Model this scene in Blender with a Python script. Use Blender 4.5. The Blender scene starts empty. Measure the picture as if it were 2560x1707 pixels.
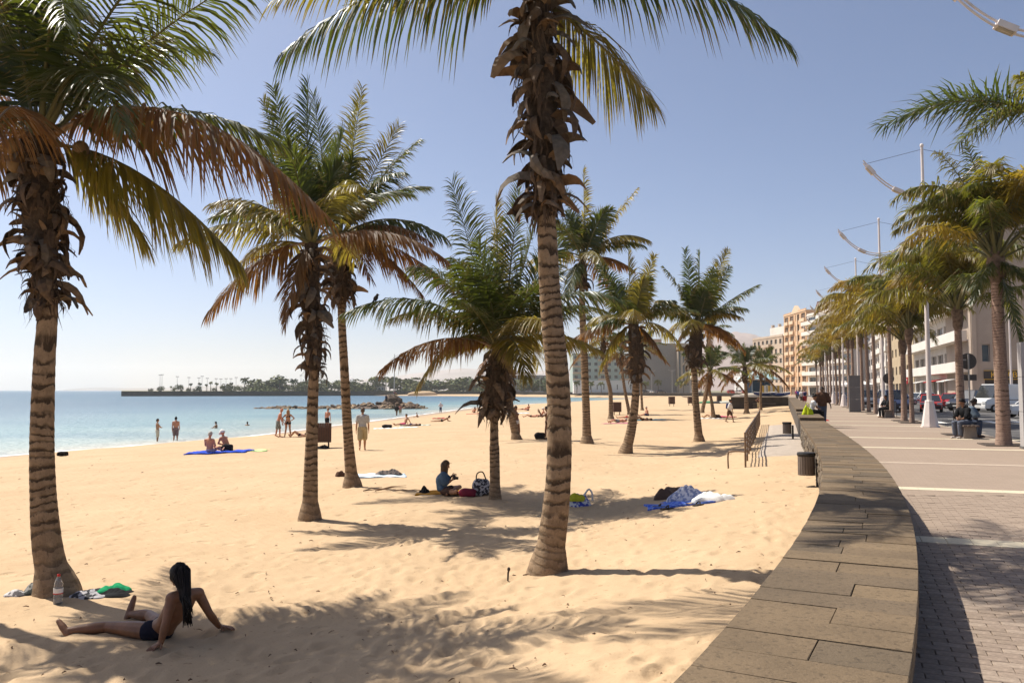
import bpy, bmesh, math, random
import numpy as np
from mathutils import Vector, Matrix, Euler

scene = bpy.context.scene
COL = scene.collection
R = math.radians

# ------------------------------------------------------------------ camera
CAM = np.array([0.0, 0.0, 1.65])
FOC = 2048.0                      # focal length in pixels of the 2560 px wide photograph
TH = math.atan(121.5 / FOC)       # camera tipped up a little
cam_d = bpy.data.cameras.new('camera')
cam_d.sensor_width = 36.0
cam_d.lens = 36.0 * FOC / 2560.0
cam_d.clip_start = 0.1
cam_d.clip_end = 20000.0
cam_d.dof.use_dof = False
cam = bpy.data.objects.new('camera', cam_d)
COL.objects.link(cam)
cam.location = CAM
cam.rotation_euler = (R(90) + TH, 0, 0)
scene.camera = cam

# ------------------------------------------------------------------ sky and sun
SUN_ELEV = R(57)
SUN_AZ = R(57)                    # from straight ahead towards the left
sun_vec = Vector((-math.sin(SUN_AZ) * math.cos(SUN_ELEV), math.cos(SUN_AZ) * math.cos(SUN_ELEV), math.sin(SUN_ELEV)))
world = bpy.data.worlds.new('World')
scene.world = world
world.use_nodes = True
wn = world.node_tree
bg = wn.nodes['Background']
sky = wn.nodes.new('ShaderNodeTexSky')
sky.sky_type = 'NISHITA'
sky.sun_disc = False
sky.sun_elevation = SUN_ELEV
sky.sun_rotation = -SUN_AZ
sky.altitude = 0.0
sky.air_density = 0.6
sky.dust_density = 1.7
sky.ozone_density = 3.2
bg.inputs['Strength'].default_value = 0.102
wn.links.new(sky.outputs['Color'], bg.inputs['Color'])

sun_d = bpy.data.lights.new('sun', 'SUN')
sun_d.energy = 5.0
sun_d.angle = R(0.53)
sun_d.color = (1.0, 0.95, 0.86)
sun = bpy.data.objects.new('sun', sun_d)
COL.objects.link(sun)
sun.rotation_euler = sun_vec.to_track_quat('Z', 'Y').to_euler()
sun.location = sun_vec * 60

vs = scene.view_settings
vs.view_transform = 'Standard'
vs.look = 'None'
vs.exposure = 0.55
vs.gamma = 1.0
vs.use_curve_mapping = False
cy = scene.cycles
cy.max_bounces = 6
cy.diffuse_bounces = 3
cy.glossy_bounces = 2
cy.transmission_bounces = 4
cy.transparent_max_bounces = 6
cy.volume_bounces = 1
cy.caustics_reflective = False
cy.caustics_refractive = False
try:
    cy.use_denoising = True
except Exception:
    pass

# ------------------------------------------------------------------ points from the photograph
def ray(px, py):
    a, b = (px - 1280.0) / FOC, (853.5 - py) / FOC
    c, s = math.cos(TH), math.sin(TH)
    return np.array([a, c - b * s, s + b * c])

def at_y(px, py, Y):              # the point seen at a pixel, Y metres ahead
    d = ray(px, py)
    return CAM + d * (Y / d[1])

def at_z(px, py, z):              # the point seen at a pixel, on a level plane
    d = ray(px, py)
    return CAM + d * ((z - CAM[2]) / d[2])

# ------------------------------------------------------------------ tagging
def tag(o, label=None, cat=None, group=None, kind=None):
    if label: o['label'] = label
    if cat: o['category'] = cat
    if group: o['group'] = group
    if kind: o['kind'] = kind
    return o

def thing(name, label, cat, loc=(0, 0, 0), rotz=0.0, group=None):
    o = bpy.data.objects.new(name, None)
    COL.objects.link(o)
    o.empty_display_size = 0.2
    o.location = [float(v) for v in loc]
    o.rotation_euler = (0, 0, rotz)
    return tag(o, label, cat, group)

def link(name, me, mat=None, parent=None, loc=None, rot=None, scale=None):
    o = bpy.data.objects.new(name, me)
    COL.objects.link(o)
    if mat is not None and len(me.materials) == 0:
        me.materials.append(mat)
    if parent is not None: o.parent = parent
    if loc is not None: o.location = [float(v) for v in loc]
    if rot is not None: o.rotation_euler = rot
    if scale is not None: o.scale = (scale,) * 3 if not hasattr(scale, '__len__') else scale
    return o

def kids(o):
    return [c for c in bpy.data.objects if c.parent is o]

def copy_tree(o, ch_map, parent=None):
    c = o.copy()
    COL.objects.link(c)
    if parent is not None: c.parent = parent
    for ch in ch_map.get(o.name, ()):
        copy_tree(ch, ch_map, c)
    return c

def child_map(root):
    m = {}
    todo = [root]
    while todo:
        x = todo.pop()
        ks = list(x.children)
        m[x.name] = ks
        todo += ks
    return m

# ------------------------------------------------------------------ mesh collecting
class MB:
    """collects simple shapes and links them as one mesh object"""
    def __init__(s):
        s.v, s.f, s.m, s.uv = [], [], [], None
    def add(s, verts, faces, mi=0):
        b = len(s.v)
        s.v.extend([tuple(map(float, p)) for p in verts])
        s.f.extend([tuple(b + i for i in f) for f in faces])
        s.m.extend([mi] * len(faces))
        return s
    def box(s, c, d, rz=0.0, mi=0, taper=1.0, rot=None):
        x, y, z = d[0] / 2, d[1] / 2, d[2] / 2
        p = []
        for sz, t in ((-1, 1.0), (1, taper)):
            for sx, sy in ((-1, -1), (1, -1), (1, 1), (-1, 1)):
                p.append(Vector((sx * x * t, sy * y * t, sz * z)))
        m = rot if rot is not None else Matrix.Rotation(rz, 3, 'Z')
        c = Vector(c)
        s.add([tuple(m @ q + c) for q in p], [(3, 2, 1, 0), (4, 5, 6, 7), (0, 1, 5, 4), (1, 2, 6, 5), (2, 3, 7, 6), (3, 0, 4, 7)], mi)
        return s
    def prism(s, poly, z0, z1, mi=0):
        n = len(poly)
        v = [(p[0], p[1], z0) for p in poly] + [(p[0], p[1], z1) for p in poly]
        f = [tuple(range(n - 1, -1, -1)), tuple(range(n, 2 * n))]
        f += [(i, (i + 1) % n, n + (i + 1) % n, n + i) for i in range(n)]
        return s.add(v, f, mi)
    def tube(s, pts, rad, n=8, mi=0, cap=True, squash=None):
        pts = [Vector(p) for p in pts]
        k = len(pts)
        if not hasattr(rad, '__len__'): rad = [rad] * k
        v, f = [], []
        ref = None
        for i, p in enumerate(pts):
            t = (pts[min(i + 1, k - 1)] - pts[max(i - 1, 0)])
            if t.length < 1e-9: t = Vector((0, 0, 1))
            t.normalize()
            if ref is None:
                ref = Vector((1, 0, 0)) if abs(t.x) < 0.8 else Vector((0, 1, 0))
            u = (ref - t * ref.dot(t)).normalized()
            w = t.cross(u)
            ref = u
            for j in range(n):
                a = 2 * math.pi * j / n
                v.append(p + (u * math.cos(a) + w * math.sin(a)) * rad[i])
        for i in range(k - 1):
            for j in range(n):
                a, b = i * n + j, i * n + (j + 1) % n
                f.append((a, b, b + n, a + n))
        if cap:
            f.append(tuple(range(n - 1, -1, -1)))
            f.append(tuple(range((k - 1) * n, k * n)))
        return s.add(v, f, mi)
    def ellipsoid(s, c, r, nu=12, nv=8, mi=0, rot=None, fn=None):
        v, f = [], []
        m = rot if rot is not None else Matrix.Identity(3)
        c = Vector(c)
        for i in range(nv + 1):
            th = math.pi * i / nv
            for j in range(nu):
                ph = 2 * math.pi * j / nu
                d = Vector((math.sin(th) * math.cos(ph), math.sin(th) * math.sin(ph), math.cos(th)))
                k = fn(d) if fn else 1.0
                v.append(c + m @ Vector((d.x * r[0] * k, d.y * r[1] * k, d.z * r[2] * k)))
        for i in range(nv):
            for j in range(nu):
                a, b = i * nu + j, i * nu + (j + 1) % nu
                f.append((a, a + nu, b + nu, b))
        return s.add(v, f, mi)
    def mesh(s, name, smooth=False):
        me = bpy.data.meshes.new(name)
        me.from_pydata(s.v, [], s.f)
        if any(s.m):
            me.polygons.foreach_set('material_index', s.m)
        if smooth:
            me.polygons.foreach_set('use_smooth', [True] * len(s.f))
        me.update()
        return me
    def build(s, name, mat=None, parent=None, loc=None, rot=None, smooth=False, mats=None):
        me = s.mesh(name, smooth)
        if mats:
            for m in mats: me.materials.append(m)
        return link(name, me, mat, parent, loc, rot)

def np_mesh(name, V, quads=None, tris=None, smooth=False, uv=None):
    me = bpy.data.meshes.new(name)
    V = np.asarray(V, dtype=np.float32)
    me.vertices.add(len(V))
    me.vertices.foreach_set('co', V.ravel())
    parts = []
    if quads is not None and len(quads): parts.append((np.asarray(quads, dtype=np.int32), 4))
    if tris is not None and len(tris): parts.append((np.asarray(tris, dtype=np.int32), 3))
    loops = np.concatenate([p.ravel() for p, _ in parts])
    tot = np.concatenate([np.full(len(p), k, dtype=np.int32) for p, k in parts])
    start = np.concatenate([[0], np.cumsum(tot)[:-1]]).astype(np.int32)
    me.loops.add(len(loops))
    me.loops.foreach_set('vertex_index', loops)
    me.polygons.add(len(tot))
    me.polygons.foreach_set('loop_start', start)
    me.polygons.foreach_set('loop_total', tot)
    if smooth: me.polygons.foreach_set('use_smooth', np.ones(len(tot), dtype=bool))
    if uv is not None:
        l = me.uv_layers.new(name='UVMap')
        l.data.foreach_set('uv', np.asarray(uv, dtype=np.float32)[loops].ravel())
    me.update(calc_edges=True)
    me.validate()
    return me

# ------------------------------------------------------------------ numpy noise
def _hash(ix, iy, seed):
    h = (ix.astype(np.int64) * 374761393 + iy.astype(np.int64) * 668265263 + seed * 974634777) & 0x7fffffff
    h = ((h ^ (h >> 13)) * 1274126177) & 0x7fffffff
    return ((h ^ (h >> 16)) & 0xffff) / 65535.0

def vnoise(x, y, seed=0):
    ix, iy = np.floor(x), np.floor(y)
    fx, fy = x - ix, y - iy
    fx, fy = fx * fx * (3 - 2 * fx), fy * fy * (3 - 2 * fy)
    a, b = _hash(ix, iy, seed), _hash(ix + 1, iy, seed)
    c, d = _hash(ix, iy + 1, seed), _hash(ix + 1, iy + 1, seed)
    return (a * (1 - fx) + b * fx) * (1 - fy) + (c * (1 - fx) + d * fx) * fy

def fbm(x, y, seed=0, octv=4, gain=0.5):
    t, a, n = 0.0, 1.0, 0.0
    for i in range(octv):
        t = t + a * (vnoise(x * 2 ** i, y * 2 ** i, seed + i * 17) - 0.5)
        n += a
        a *= gain
    return t / n

def catmull(P, n):
    P = np.asarray(P, dtype=float)
    if len(P) == 2:
        t = np.linspace(0, 1, n)[:, None]
        return P[0] * (1 - t) + P[1] * t
    Q = np.vstack([2 * P[0] - P[1], P, 2 * P[-1] - P[-2]])
    seg = len(P) - 1
    out = []
    for i in range(n):
        u = i / (n - 1) * seg
        k = min(int(u), seg - 1)
        t = u - k
        p0, p1, p2, p3 = Q[k], Q[k + 1], Q[k + 2], Q[k + 3]
        out.append(0.5 * ((2 * p1) + (-p0 + p2) * t + (2 * p0 - 5 * p1 + 4 * p2 - p3) * t * t + (-p0 + 3 * p1 - 3 * p2 + p3) * t ** 3))
    return np.array(out)

# ------------------------------------------------------------------ materials
MATS = {}
def newmat(name):
    m = bpy.data.materials.new(name)
    m.use_nodes = True
    MATS[name] = m
    return m, m.node_tree, m.node_tree.nodes['Principled BSDF']

def N(nt, t, **kw):
    n = nt.nodes.new(t)
    for k, v in kw.items(): setattr(n, k, v)
    return n

def mixcol(nt, fac, a, b, blend='MIX'):
    n = nt.nodes.new('ShaderNodeMix')
    n.data_type = 'RGBA'
    n.blend_type = blend
    for sock, v in ((n.inputs[0], fac), (n.inputs[6], a), (n.inputs[7], b)):
        if hasattr(v, 'links') or hasattr(v, 'is_output'):
            nt.links.new(v, sock)
        elif hasattr(v, '__len__'):
            sock.default_value = tuple(v) + ((1.0,) if len(v) == 3 else ())
        else:
            sock.default_value = v
    return n.outputs[2]

def mmath(nt, op, a, b=None, c=None, clamp=False):
    n = nt.nodes.new('ShaderNodeMath')
    n.operation = op
    n.use_clamp = clamp
    for i, v in enumerate((a, b, c)):
        if v is None: continue
        if hasattr(v, 'is_output'): nt.links.new(v, n.inputs[i])
        else: n.inputs[i].default_value = v
    return n.outputs[0]

def noise(nt, vec, scale, detail=3.0, rough=0.55, dist=0.0):
    n = nt.nodes.new('ShaderNodeTexNoise')
    n.inputs['Scale'].default_value = scale
    n.inputs['Detail'].default_value = detail
    n.inputs['Roughness'].default_value = rough
    n.inputs['Distortion'].default_value = dist
    if vec is not None: nt.links.new(vec, n.inputs['Vector'])
    return n.outputs[0]

def ramp(nt, fac, stops):
    n = nt.nodes.new('ShaderNodeValToRGB')
    nt.links.new(fac, n.inputs[0])
    el = n.color_ramp.elements
    while len(el) < len(stops): el.new(0.5)
    for e, (p, c) in zip(el, stops):
        e.position = p
        e.color = tuple(c) + (1.0,) if len(c) == 3 else c
    return n.outputs[0]

def coords(nt, kind='Object'):
    return nt.nodes.new('ShaderNodeTexCoord').outputs[kind]

def bump(nt, bsdf, height, strength=0.3, dist=0.02):
    b = nt.nodes.new('ShaderNodeBump')
    b.inputs['Strength'].default_value = strength
    b.inputs['Distance'].default_value = dist
    nt.links.new(height, b.inputs['Height'])
    nt.links.new(b.outputs[0], bsdf.inputs['Normal'])

def simple(name, col, rough=0.6, metal=0.0, var=0.12, scale=8.0, spec=0.4, bumpy=0.0, emit=None):
    """plain paint, cloth, stone or plastic with a little wear"""
    if name in MATS: return MATS[name]
    m, nt, b = newmat(name)
    c = coords(nt)
    n = noise(nt, c, scale, 4.0)
    lo = tuple(x * (1 - var) for x in col)
    hi = tuple(min(1.0, x * (1 + var)) for x in col)
    nt.links.new(ramp(nt, n, [(0.3, lo), (0.7, hi)]), b.inputs['Base Color'])
    b.inputs['Roughness'].default_value = rough
    b.inputs['Metallic'].default_value = metal
    b.inputs['Specular IOR Level'].default_value = spec
    if bumpy: bump(nt, b, noise(nt, c, scale * 3, 4.0), bumpy, 0.02)
    return m
# ================================================================== lie of the land
WATER_Z = -1.95
_ly = np.array([3.3, 4.31, 5.43, 6.36, 7.45, 8.7, 10.25, 11.63, 13.46, 17.0, 22.2, 29.0, 33.9])
_lx = np.array([.65, 1.16, 1.71, 2.14, 2.66, 3.21, 3.86, 4.39, 5.05, 6.27, 7.98, 10.2, 11.8])
_lp = np.polyfit(_ly, _lx, 4)
def XL(Y):                         # beach-side edge of the sea wall
    Y = np.asarray(Y, dtype=float)
    lo, hi = 3.3, 33.0
    c = np.clip(Y, lo, hi)
    dlo, dhi = np.polyval(np.polyder(_lp), lo), 0.33
    return np.polyval(_lp, c) + np.where(Y < lo, (Y - lo) * dlo, 0) + np.where(Y > hi, (Y - hi) * dhi, 0)
WALL_DX = 0.93
def XR(Y): return XL(Y) + WALL_DX
def wall_dir(Y):
    d = np.array([float(XL(Y + .2) - XL(Y - .2)) / .4, 1.0])
    return d / np.linalg.norm(d)
def ROW(Y): return 14.75 + .325 * (Y - 24.7)      # line of palms and lamps along the kerb
def KERB(Y): return ROW(Y) + 0.95

_sh = np.array([(-40., -34.), (0, -33.), (20, -31.5), (44.7, -27.9), (63, -20.6), (105, -15.4), (171, -7.9), (260, 20), (351, 57.)])
def XS(Y): return np.interp(Y, _sh[:, 0], _sh[:, 1])

def sand_z(X, Y, rough=True):
    X, Y = np.asarray(X, float), np.asarray(Y, float)
    xl, xs = XL(Y), XS(Y)
    d = (xl - X) * 0.93
    t = np.clip((xl - X) / (xl - xs), -0.2, 1.6)
    s = np.clip(d / 5.0, 0, 1)
    s = s * s * (3 - 2 * s)
    z = -0.36 - 0.40 * s - 1.19 * np.where(t > 0, np.abs(t) ** 3.2, 0)
    if rough:
        k = np.clip((1.02 - t) * 8, 0, 1)
        z = z + k * (0.16 * fbm(X * .16, Y * .16, 3, 3) + 0.05 * fbm(X * .7, Y * .7, 11, 3))
    return z

def at_sand(px, py):               # the point of the beach seen at a pixel
    d = ray(px, py)
    t0, t1 = 2.0, 600.0
    f = lambda t: (CAM + d * t)[2] - float(sand_z(*(CAM + d * t)[:2]))
    t = t0
    while t < t1 and f(t) > 0: t *= 1.02
    a, b = t / 1.02, t
    for _ in range(30):
        m = (a + b) / 2
        if f(m) > 0: a = m
        else: b = m
    return CAM + d * b

# ------------------------------------------------------------------ sand
m, nt, b = newmat('sand')
co = coords(nt)
n1 = noise(nt, co, 0.5, 5.0, 0.6)
n2 = noise(nt, co, 5.0, 6.0, 0.65)
n3 = noise(nt, co, 42.0, 4.0, 0.6)
base = ramp(nt, n1, [(0.3, (0.410, 0.283, 0.168)), (0.7, (0.484, 0.345, 0.212))])
base = mixcol(nt, mmath(nt, 'MULTIPLY', n2, 0.45), base, (0.53, 0.378, 0.222))
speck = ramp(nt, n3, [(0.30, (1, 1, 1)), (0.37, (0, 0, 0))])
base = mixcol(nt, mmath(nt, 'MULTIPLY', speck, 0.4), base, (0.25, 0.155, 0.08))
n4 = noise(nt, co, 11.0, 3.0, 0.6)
debris_shade = ramp(nt, n4, [(0.305, (1, 1, 1)), (0.35, (0, 0, 0))])  # larger dark flecks: debris, plus shade of prints painted into the sand colour
base = mixcol(nt, mmath(nt, 'MULTIPLY', debris_shade, 0.55), base, (0.24, 0.145, 0.07))
sep = N(nt, 'ShaderNodeSeparateXYZ'); nt.links.new(co, sep.inputs[0])
wet = N(nt, 'ShaderNodeMapRange'); wet.inputs[1].default_value = -1.50; wet.inputs[2].default_value = -1.80
nt.links.new(mmath(nt, 'ADD', sep.outputs[2], mmath(nt, 'MULTIPLY', n1, 0.06)), wet.inputs[0])
base = mixcol(nt, mmath(nt, 'MULTIPLY', wet.outputs[0], 0.75), base, (0.27, 0.19, 0.115))
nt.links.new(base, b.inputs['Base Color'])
r = N(nt, 'ShaderNodeMapRange'); r.inputs[3].default_value = 0.95; r.inputs[4].default_value = 0.35
nt.links.new(wet.outputs[0], r.inputs[0]); nt.links.new(r.outputs[0], b.inputs['Roughness'])
b.inputs['Specular IOR Level'].default_value = 0.15
# rake lines, footprints and grains as relief
wv = N(nt, 'ShaderNodeTexWave'); wv.inputs['Scale'].default_value = 1.9; wv.inputs['Distortion'].default_value = 1.6
wv.inputs['Detail'].default_value = 1.0; wv.inputs['Detail Scale'].default_value = 0.5
mp = N(nt, 'ShaderNodeMapping'); mp.inputs['Rotation'].default_value = (0, 0, R(-38)); nt.links.new(co, mp.inputs[0]); nt.links.new(mp.outputs[0], wv.inputs[0])
h = mmath(nt, 'ADD', mmath(nt, 'MULTIPLY', wv.outputs[1], 0.10), mmath(nt, 'MULTIPLY', n2, 0.85))
vo = N(nt, 'ShaderNodeTexVoronoi'); vo.inputs['Scale'].default_value = 2.6; vo.feature = 'SMOOTH_F1'
vo.inputs['Smoothness'].default_value = 0.5
nt.links.new(co, vo.inputs['Vector'])
h = mmath(nt, 'ADD', h, mmath(nt, 'MULTIPLY', vo.outputs[0], 0.5))
h = mmath(nt, 'ADD', h, mmath(nt, 'MULTIPLY', n3, 0.16))
vp = N(nt, 'ShaderNodeTexVoronoi'); vp.inputs['Scale'].default_value = 2.7; nt.links.new(co, vp.inputs['Vector'])
pit = N(nt, 'ShaderNodeMapRange'); pit.interpolation_type = 'SMOOTHSTEP'; pit.inputs[1].default_value = .34; pit.inputs[2].default_value = .12
nt.links.new(vp.outputs['Distance'], pit.inputs[0])
sc_ = N(nt, 'ShaderNodeSeparateColor'); nt.links.new(vp.outputs['Color'], sc_.inputs[0])
has = mmath(nt, 'GREATER_THAN', sc_.outputs[0], 0.52)
h = mmath(nt, 'SUBTRACT', h, mmath(nt, 'MULTIPLY', mmath(nt, 'MULTIPLY', pit.outputs[0], has), 1.15))
bump(nt, b, h, 0.48, 0.055)

def build_beach():
    ny, nx0, nx1 = 560, 46, 330
    ys = np.concatenate([np.linspace(-16, 2.9, 40), 3.0 * (360 / 3.0) ** (np.linspace(0, 1, ny - 40))])
    X, Y = [], []
    for y in ys:
        xl = float(XL(y)) + 0.45
        xs = float(XS(y)) - 7.0
        xm = max(xs + 1.0, min(-0.66 * abs(y) - 3.0, xl - 8))
        a = np.linspace(xs, xm, nx0, endpoint=False)
        c = np.linspace(xm, xl, nx1)
        x = np.concatenate([a, c])
        X.append(x); Y.append(np.full_like(x, y))
    X, Y = np.array(X), np.array(Y)
    Z = sand_z(X, Y)
    d = np.hypot(X, Y)
    # trodden sand: small hollows near the viewer
    k = np.clip((XL(Y) - X) / (XL(Y) - XS(Y)), 0, 1.2)
    k = np.clip((0.93 - k) * 10, 0, 1) * np.clip(60 / np.maximum(d, 1) - .3, 0, 1)
    q = fbm(X * 2.3, Y * 2.3, 29, 3)
    Z = Z + k * (0.050 * fbm(X * 1.2, Y * 1.2, 5, 3) + 0.020 * q - 0.022 * np.clip(np.abs(fbm(X * 3.1, Y * 3.1, 41, 2)) * -1 + .12, 0, 1))
    rng = np.random.default_rng(5)
    # footprints in wandering tracks
    for _ in range(130):
        y = 4.5 * (30 / 4.5) ** rng.random()
        x = rng.uniform(-0.68 * y - 1, float(XL(y)) - .5)
        an = rng.uniform(0, 6.28)
        for s in range(int(rng.integers(6, 22))):
            an += rng.normal(0, .12)
            x += math.cos(an) * .62; y += math.sin(an) * .62
            if y < 3.2 or y > 34: break
            side = .09 if s % 2 else -.09
            fx, fy = x - math.sin(an) * side, y + math.cos(an) * side
            i0, i1 = np.searchsorted(ys, fy - .3), np.searchsorted(ys, fy + .3)
            if i1 <= i0: continue
            dx, dy = X[i0:i1] - fx, Y[i0:i1] - fy
            u = dx * math.cos(an) + dy * math.sin(an)
            v = -dx * math.sin(an) + dy * math.cos(an)
            rr = (u / .15) ** 2 + (v / .07) ** 2
            Z[i0:i1] += -0.026 * np.exp(-rr * 1.2) + 0.012 * np.exp(-((np.sqrt(rr) - 1.5) ** 2) * 3)
    n, mcol = X.shape
    V = np.stack([X.ravel(), Y.ravel(), Z.ravel()], 1)
    i, j = np.meshgrid(np.arange(n - 1), np.arange(mcol - 1), indexing='ij')
    a = (i * mcol + j).ravel()
    Q = np.stack([a, a + 1, a + mcol + 1, a + mcol], 1)
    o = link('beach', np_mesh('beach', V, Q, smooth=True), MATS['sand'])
    o['kind'] = 'structure'
build_beach()

# ------------------------------------------------------------------ sea
m, nt, b = newmat('water')
geo = N(nt, 'ShaderNodeNewGeometry')
at = N(nt, 'ShaderNodeAttribute'); at.attribute_name = 'depth'
col = ramp(nt, at.outputs['Fac'], [(0.0, (0.40, 0.37, 0.29)), (0.06, (0.25, 0.305, 0.275)), (0.22, (0.155, 0.255, 0.262)), (0.55, (0.088, 0.160, 0.205)), (1.0, (0.050, 0.108, 0.158))])
pos = geo.outputs['Position']
mp = N(nt, 'ShaderNodeMapping'); mp.inputs['Scale'].default_value = (0.35, 1.0, 1.0); nt.links.new(pos, mp.inputs[0])
nbig = noise(nt, mp.outputs[0], 0.06, 4.0, 0.6)
col = mixcol(nt, ramp(nt, nbig, [(0.42, (0, 0, 0)), (0.62, (0.5, 0.5, 0.5))]), col, (0.05, 0.13, 0.18))
nt.links.new(col, b.inputs['Base Color'])
b.inputs['Roughness'].default_value = 0.34
b.inputs['IOR'].default_value = 1.33
b.inputs['Specular IOR Level'].default_value = 0.5
w1 = noise(nt, mp.outputs[0], 0.9, 4.0, 0.6)
w2 = noise(nt, mp.outputs[0], 3.6, 3.0, 0.6)
bump(nt, b, mmath(nt, 'ADD', w1, mmath(nt, 'MULTIPLY', w2, 0.4)), 0.8, 0.5)

def shore_depth(X, Y):
    d = (XS(Y) - X)                              # metres out from the near shore
    far = np.clip((Y - 380) / 200, 0, 1)
    return np.clip(np.where(d < 0, 0, d) / 95.0, 0, 1)

def build_sea():
    ys = np.concatenate([np.linspace(-200, 10, 8), np.geomspace(14, 640, 120), np.geomspace(700, 9000, 20)])
    X, Y = [], []
    for y in ys:
        xs = float(XS(min(y, 351)))
        a = xs - np.concatenate([np.geomspace(0.6, 240, 70)[::-1], [0]])
        a = np.concatenate([[-9000, -4000, -1500, -700], a[a > -690], [xs + 30, xs + 120, 9000]]) if True else a
        X.append(a); Y.append(np.full_like(a, y))
    k = min(len(a) for a in X)
    X = [np.concatenate([a[:k - 20][:], a[len(a) - 20:]]) if len(a) != k else a for a in X]
    X, Y = np.array(X), np.array(Y)
    dep = shore_depth(X, np.minimum(Y, 351))
    dep = np.maximum(dep, np.clip((Y - 600) / 300, 0, 1))
    V = np.stack([X.ravel(), Y.ravel(), np.full(X.size, WATER_Z)], 1)
    n, mcol = X.shape
    i, j = np.meshgrid(np.arange(n - 1), np.arange(mcol - 1), indexing='ij')
    a = (i * mcol + j).ravel()
    Q = np.stack([a, a + 1, a + mcol + 1, a + mcol], 1)
    me = np_mesh('sea', V, Q)
    at = me.attributes.new('depth', 'FLOAT', 'POINT')
    at.data.foreach_set('value', dep.ravel().astype(np.float32))
    o = link('sea', me, MATS['water'])
    o['kind'] = 'structure'
build_sea()

# small wash of foam along the shore
def build_foam():
    m, nt, b = newmat('foam')
    b.inputs['Base Color'].default_value = (0.78, 0.78, 0.74, 1)
    b.inputs['Roughness'].default_value = 0.7
    V, Q = [], []
    ys = np.geomspace(30, 230, 420)
    for i, y in enumerate(ys):
        x = None
        # waterline: where the sand passes the water level
        xs = np.linspace(XS(y) - 4, XS(y) + 5, 120)
        z = sand_z(xs, np.full_like(xs, y))
        k = np.argmax(z > WATER_Z + 0.012)
        x = xs[k]
        w = 0.14 + 0.9 * max(0.0, float(fbm(np.array(y * .35), np.array(3.1), 8, 3)) + .32)
        V += [(x - w, y, WATER_Z + .012), (x + .12, y, WATER_Z + .02)]
        if i: Q.append((2 * i - 2, 2 * i - 1, 2 * i + 1, 2 * i))
    o = link('foam', np_mesh('foam', V, Q), m)
    o['kind'] = 'stuff'
build_foam()

# ------------------------------------------------------------------ promenade paving
PA = R(22)
PU = np.array([math.sin(PA), math.cos(PA)])        # along the walk
PV = np.array([math.cos(PA), -math.sin(PA)])       # across the walk
def paving_mat(name, cols, mortar, bw=0.2, bh=0.1, strength=0.25):
    m, nt, b = newmat(name)
    geo = N(nt, 'ShaderNodeNewGeometry')
    mp = N(nt, 'ShaderNodeMapping'); mp.inputs['Rotation'].default_value = (0, 0, PA)
    nt.links.new(geo.outputs['Position'], mp.inputs[0])
    br = N(nt, 'ShaderNodeTexBrick')
    br.inputs['Scale'].default_value = 1.0
    br.inputs['Brick Width'].default_value = bw
    br.inputs['Row Height'].default_value = bh
    br.inputs['Mortar Size'].default_value = 0.004
    br.inputs['Mortar Smooth'].default_value = 0.3
    br.inputs['Color1'].default_value = cols[0] + (1,)
    br.inputs['Color2'].default_value = cols[1] + (1,)
    br.inputs['Mortar'].default_value = mortar + (1,)
    nt.links.new(mp.outputs[0], br.inputs[0])
    n1 = noise(nt, geo.outputs['Position'], 0.8, 5, .6)
    n2 = noise(nt, geo.outputs['Position'], 60, 3, .6)
    c = mixcol(nt, mmath(nt, 'MULTIPLY', n1, 0.45), br.outputs[0], tuple(x * .72 for x in cols[0]))
    c = mixcol(nt, mmath(nt, 'MULTIPLY', n2, 0.3), c, tuple(min(1, x * 1.35) for x in cols[1]))
    nt.links.new(c, b.inputs['Base Color'])
    b.inputs['Roughness'].default_value = 0.85
    b.inputs['Specular IOR Level'].default_value = 0.25
    bump(nt, b, mmath(nt, 'ADD', mmath(nt, 'MULTIPLY', br.outputs[1], -1.0), mmath(nt, 'MULTIPLY', n2, .3)), strength, 0.01)
    return m
paving_mat('paving', [(0.262, 0.196, 0.146), (0.300, 0.228, 0.172)], (0.19, 0.142, 0.105))
paving_mat('cream_paving', [(0.52, 0.44, 0.31), (0.56, 0.48, 0.35)], (0.33, 0.27, 0.19), 0.25, 0.4)

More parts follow.
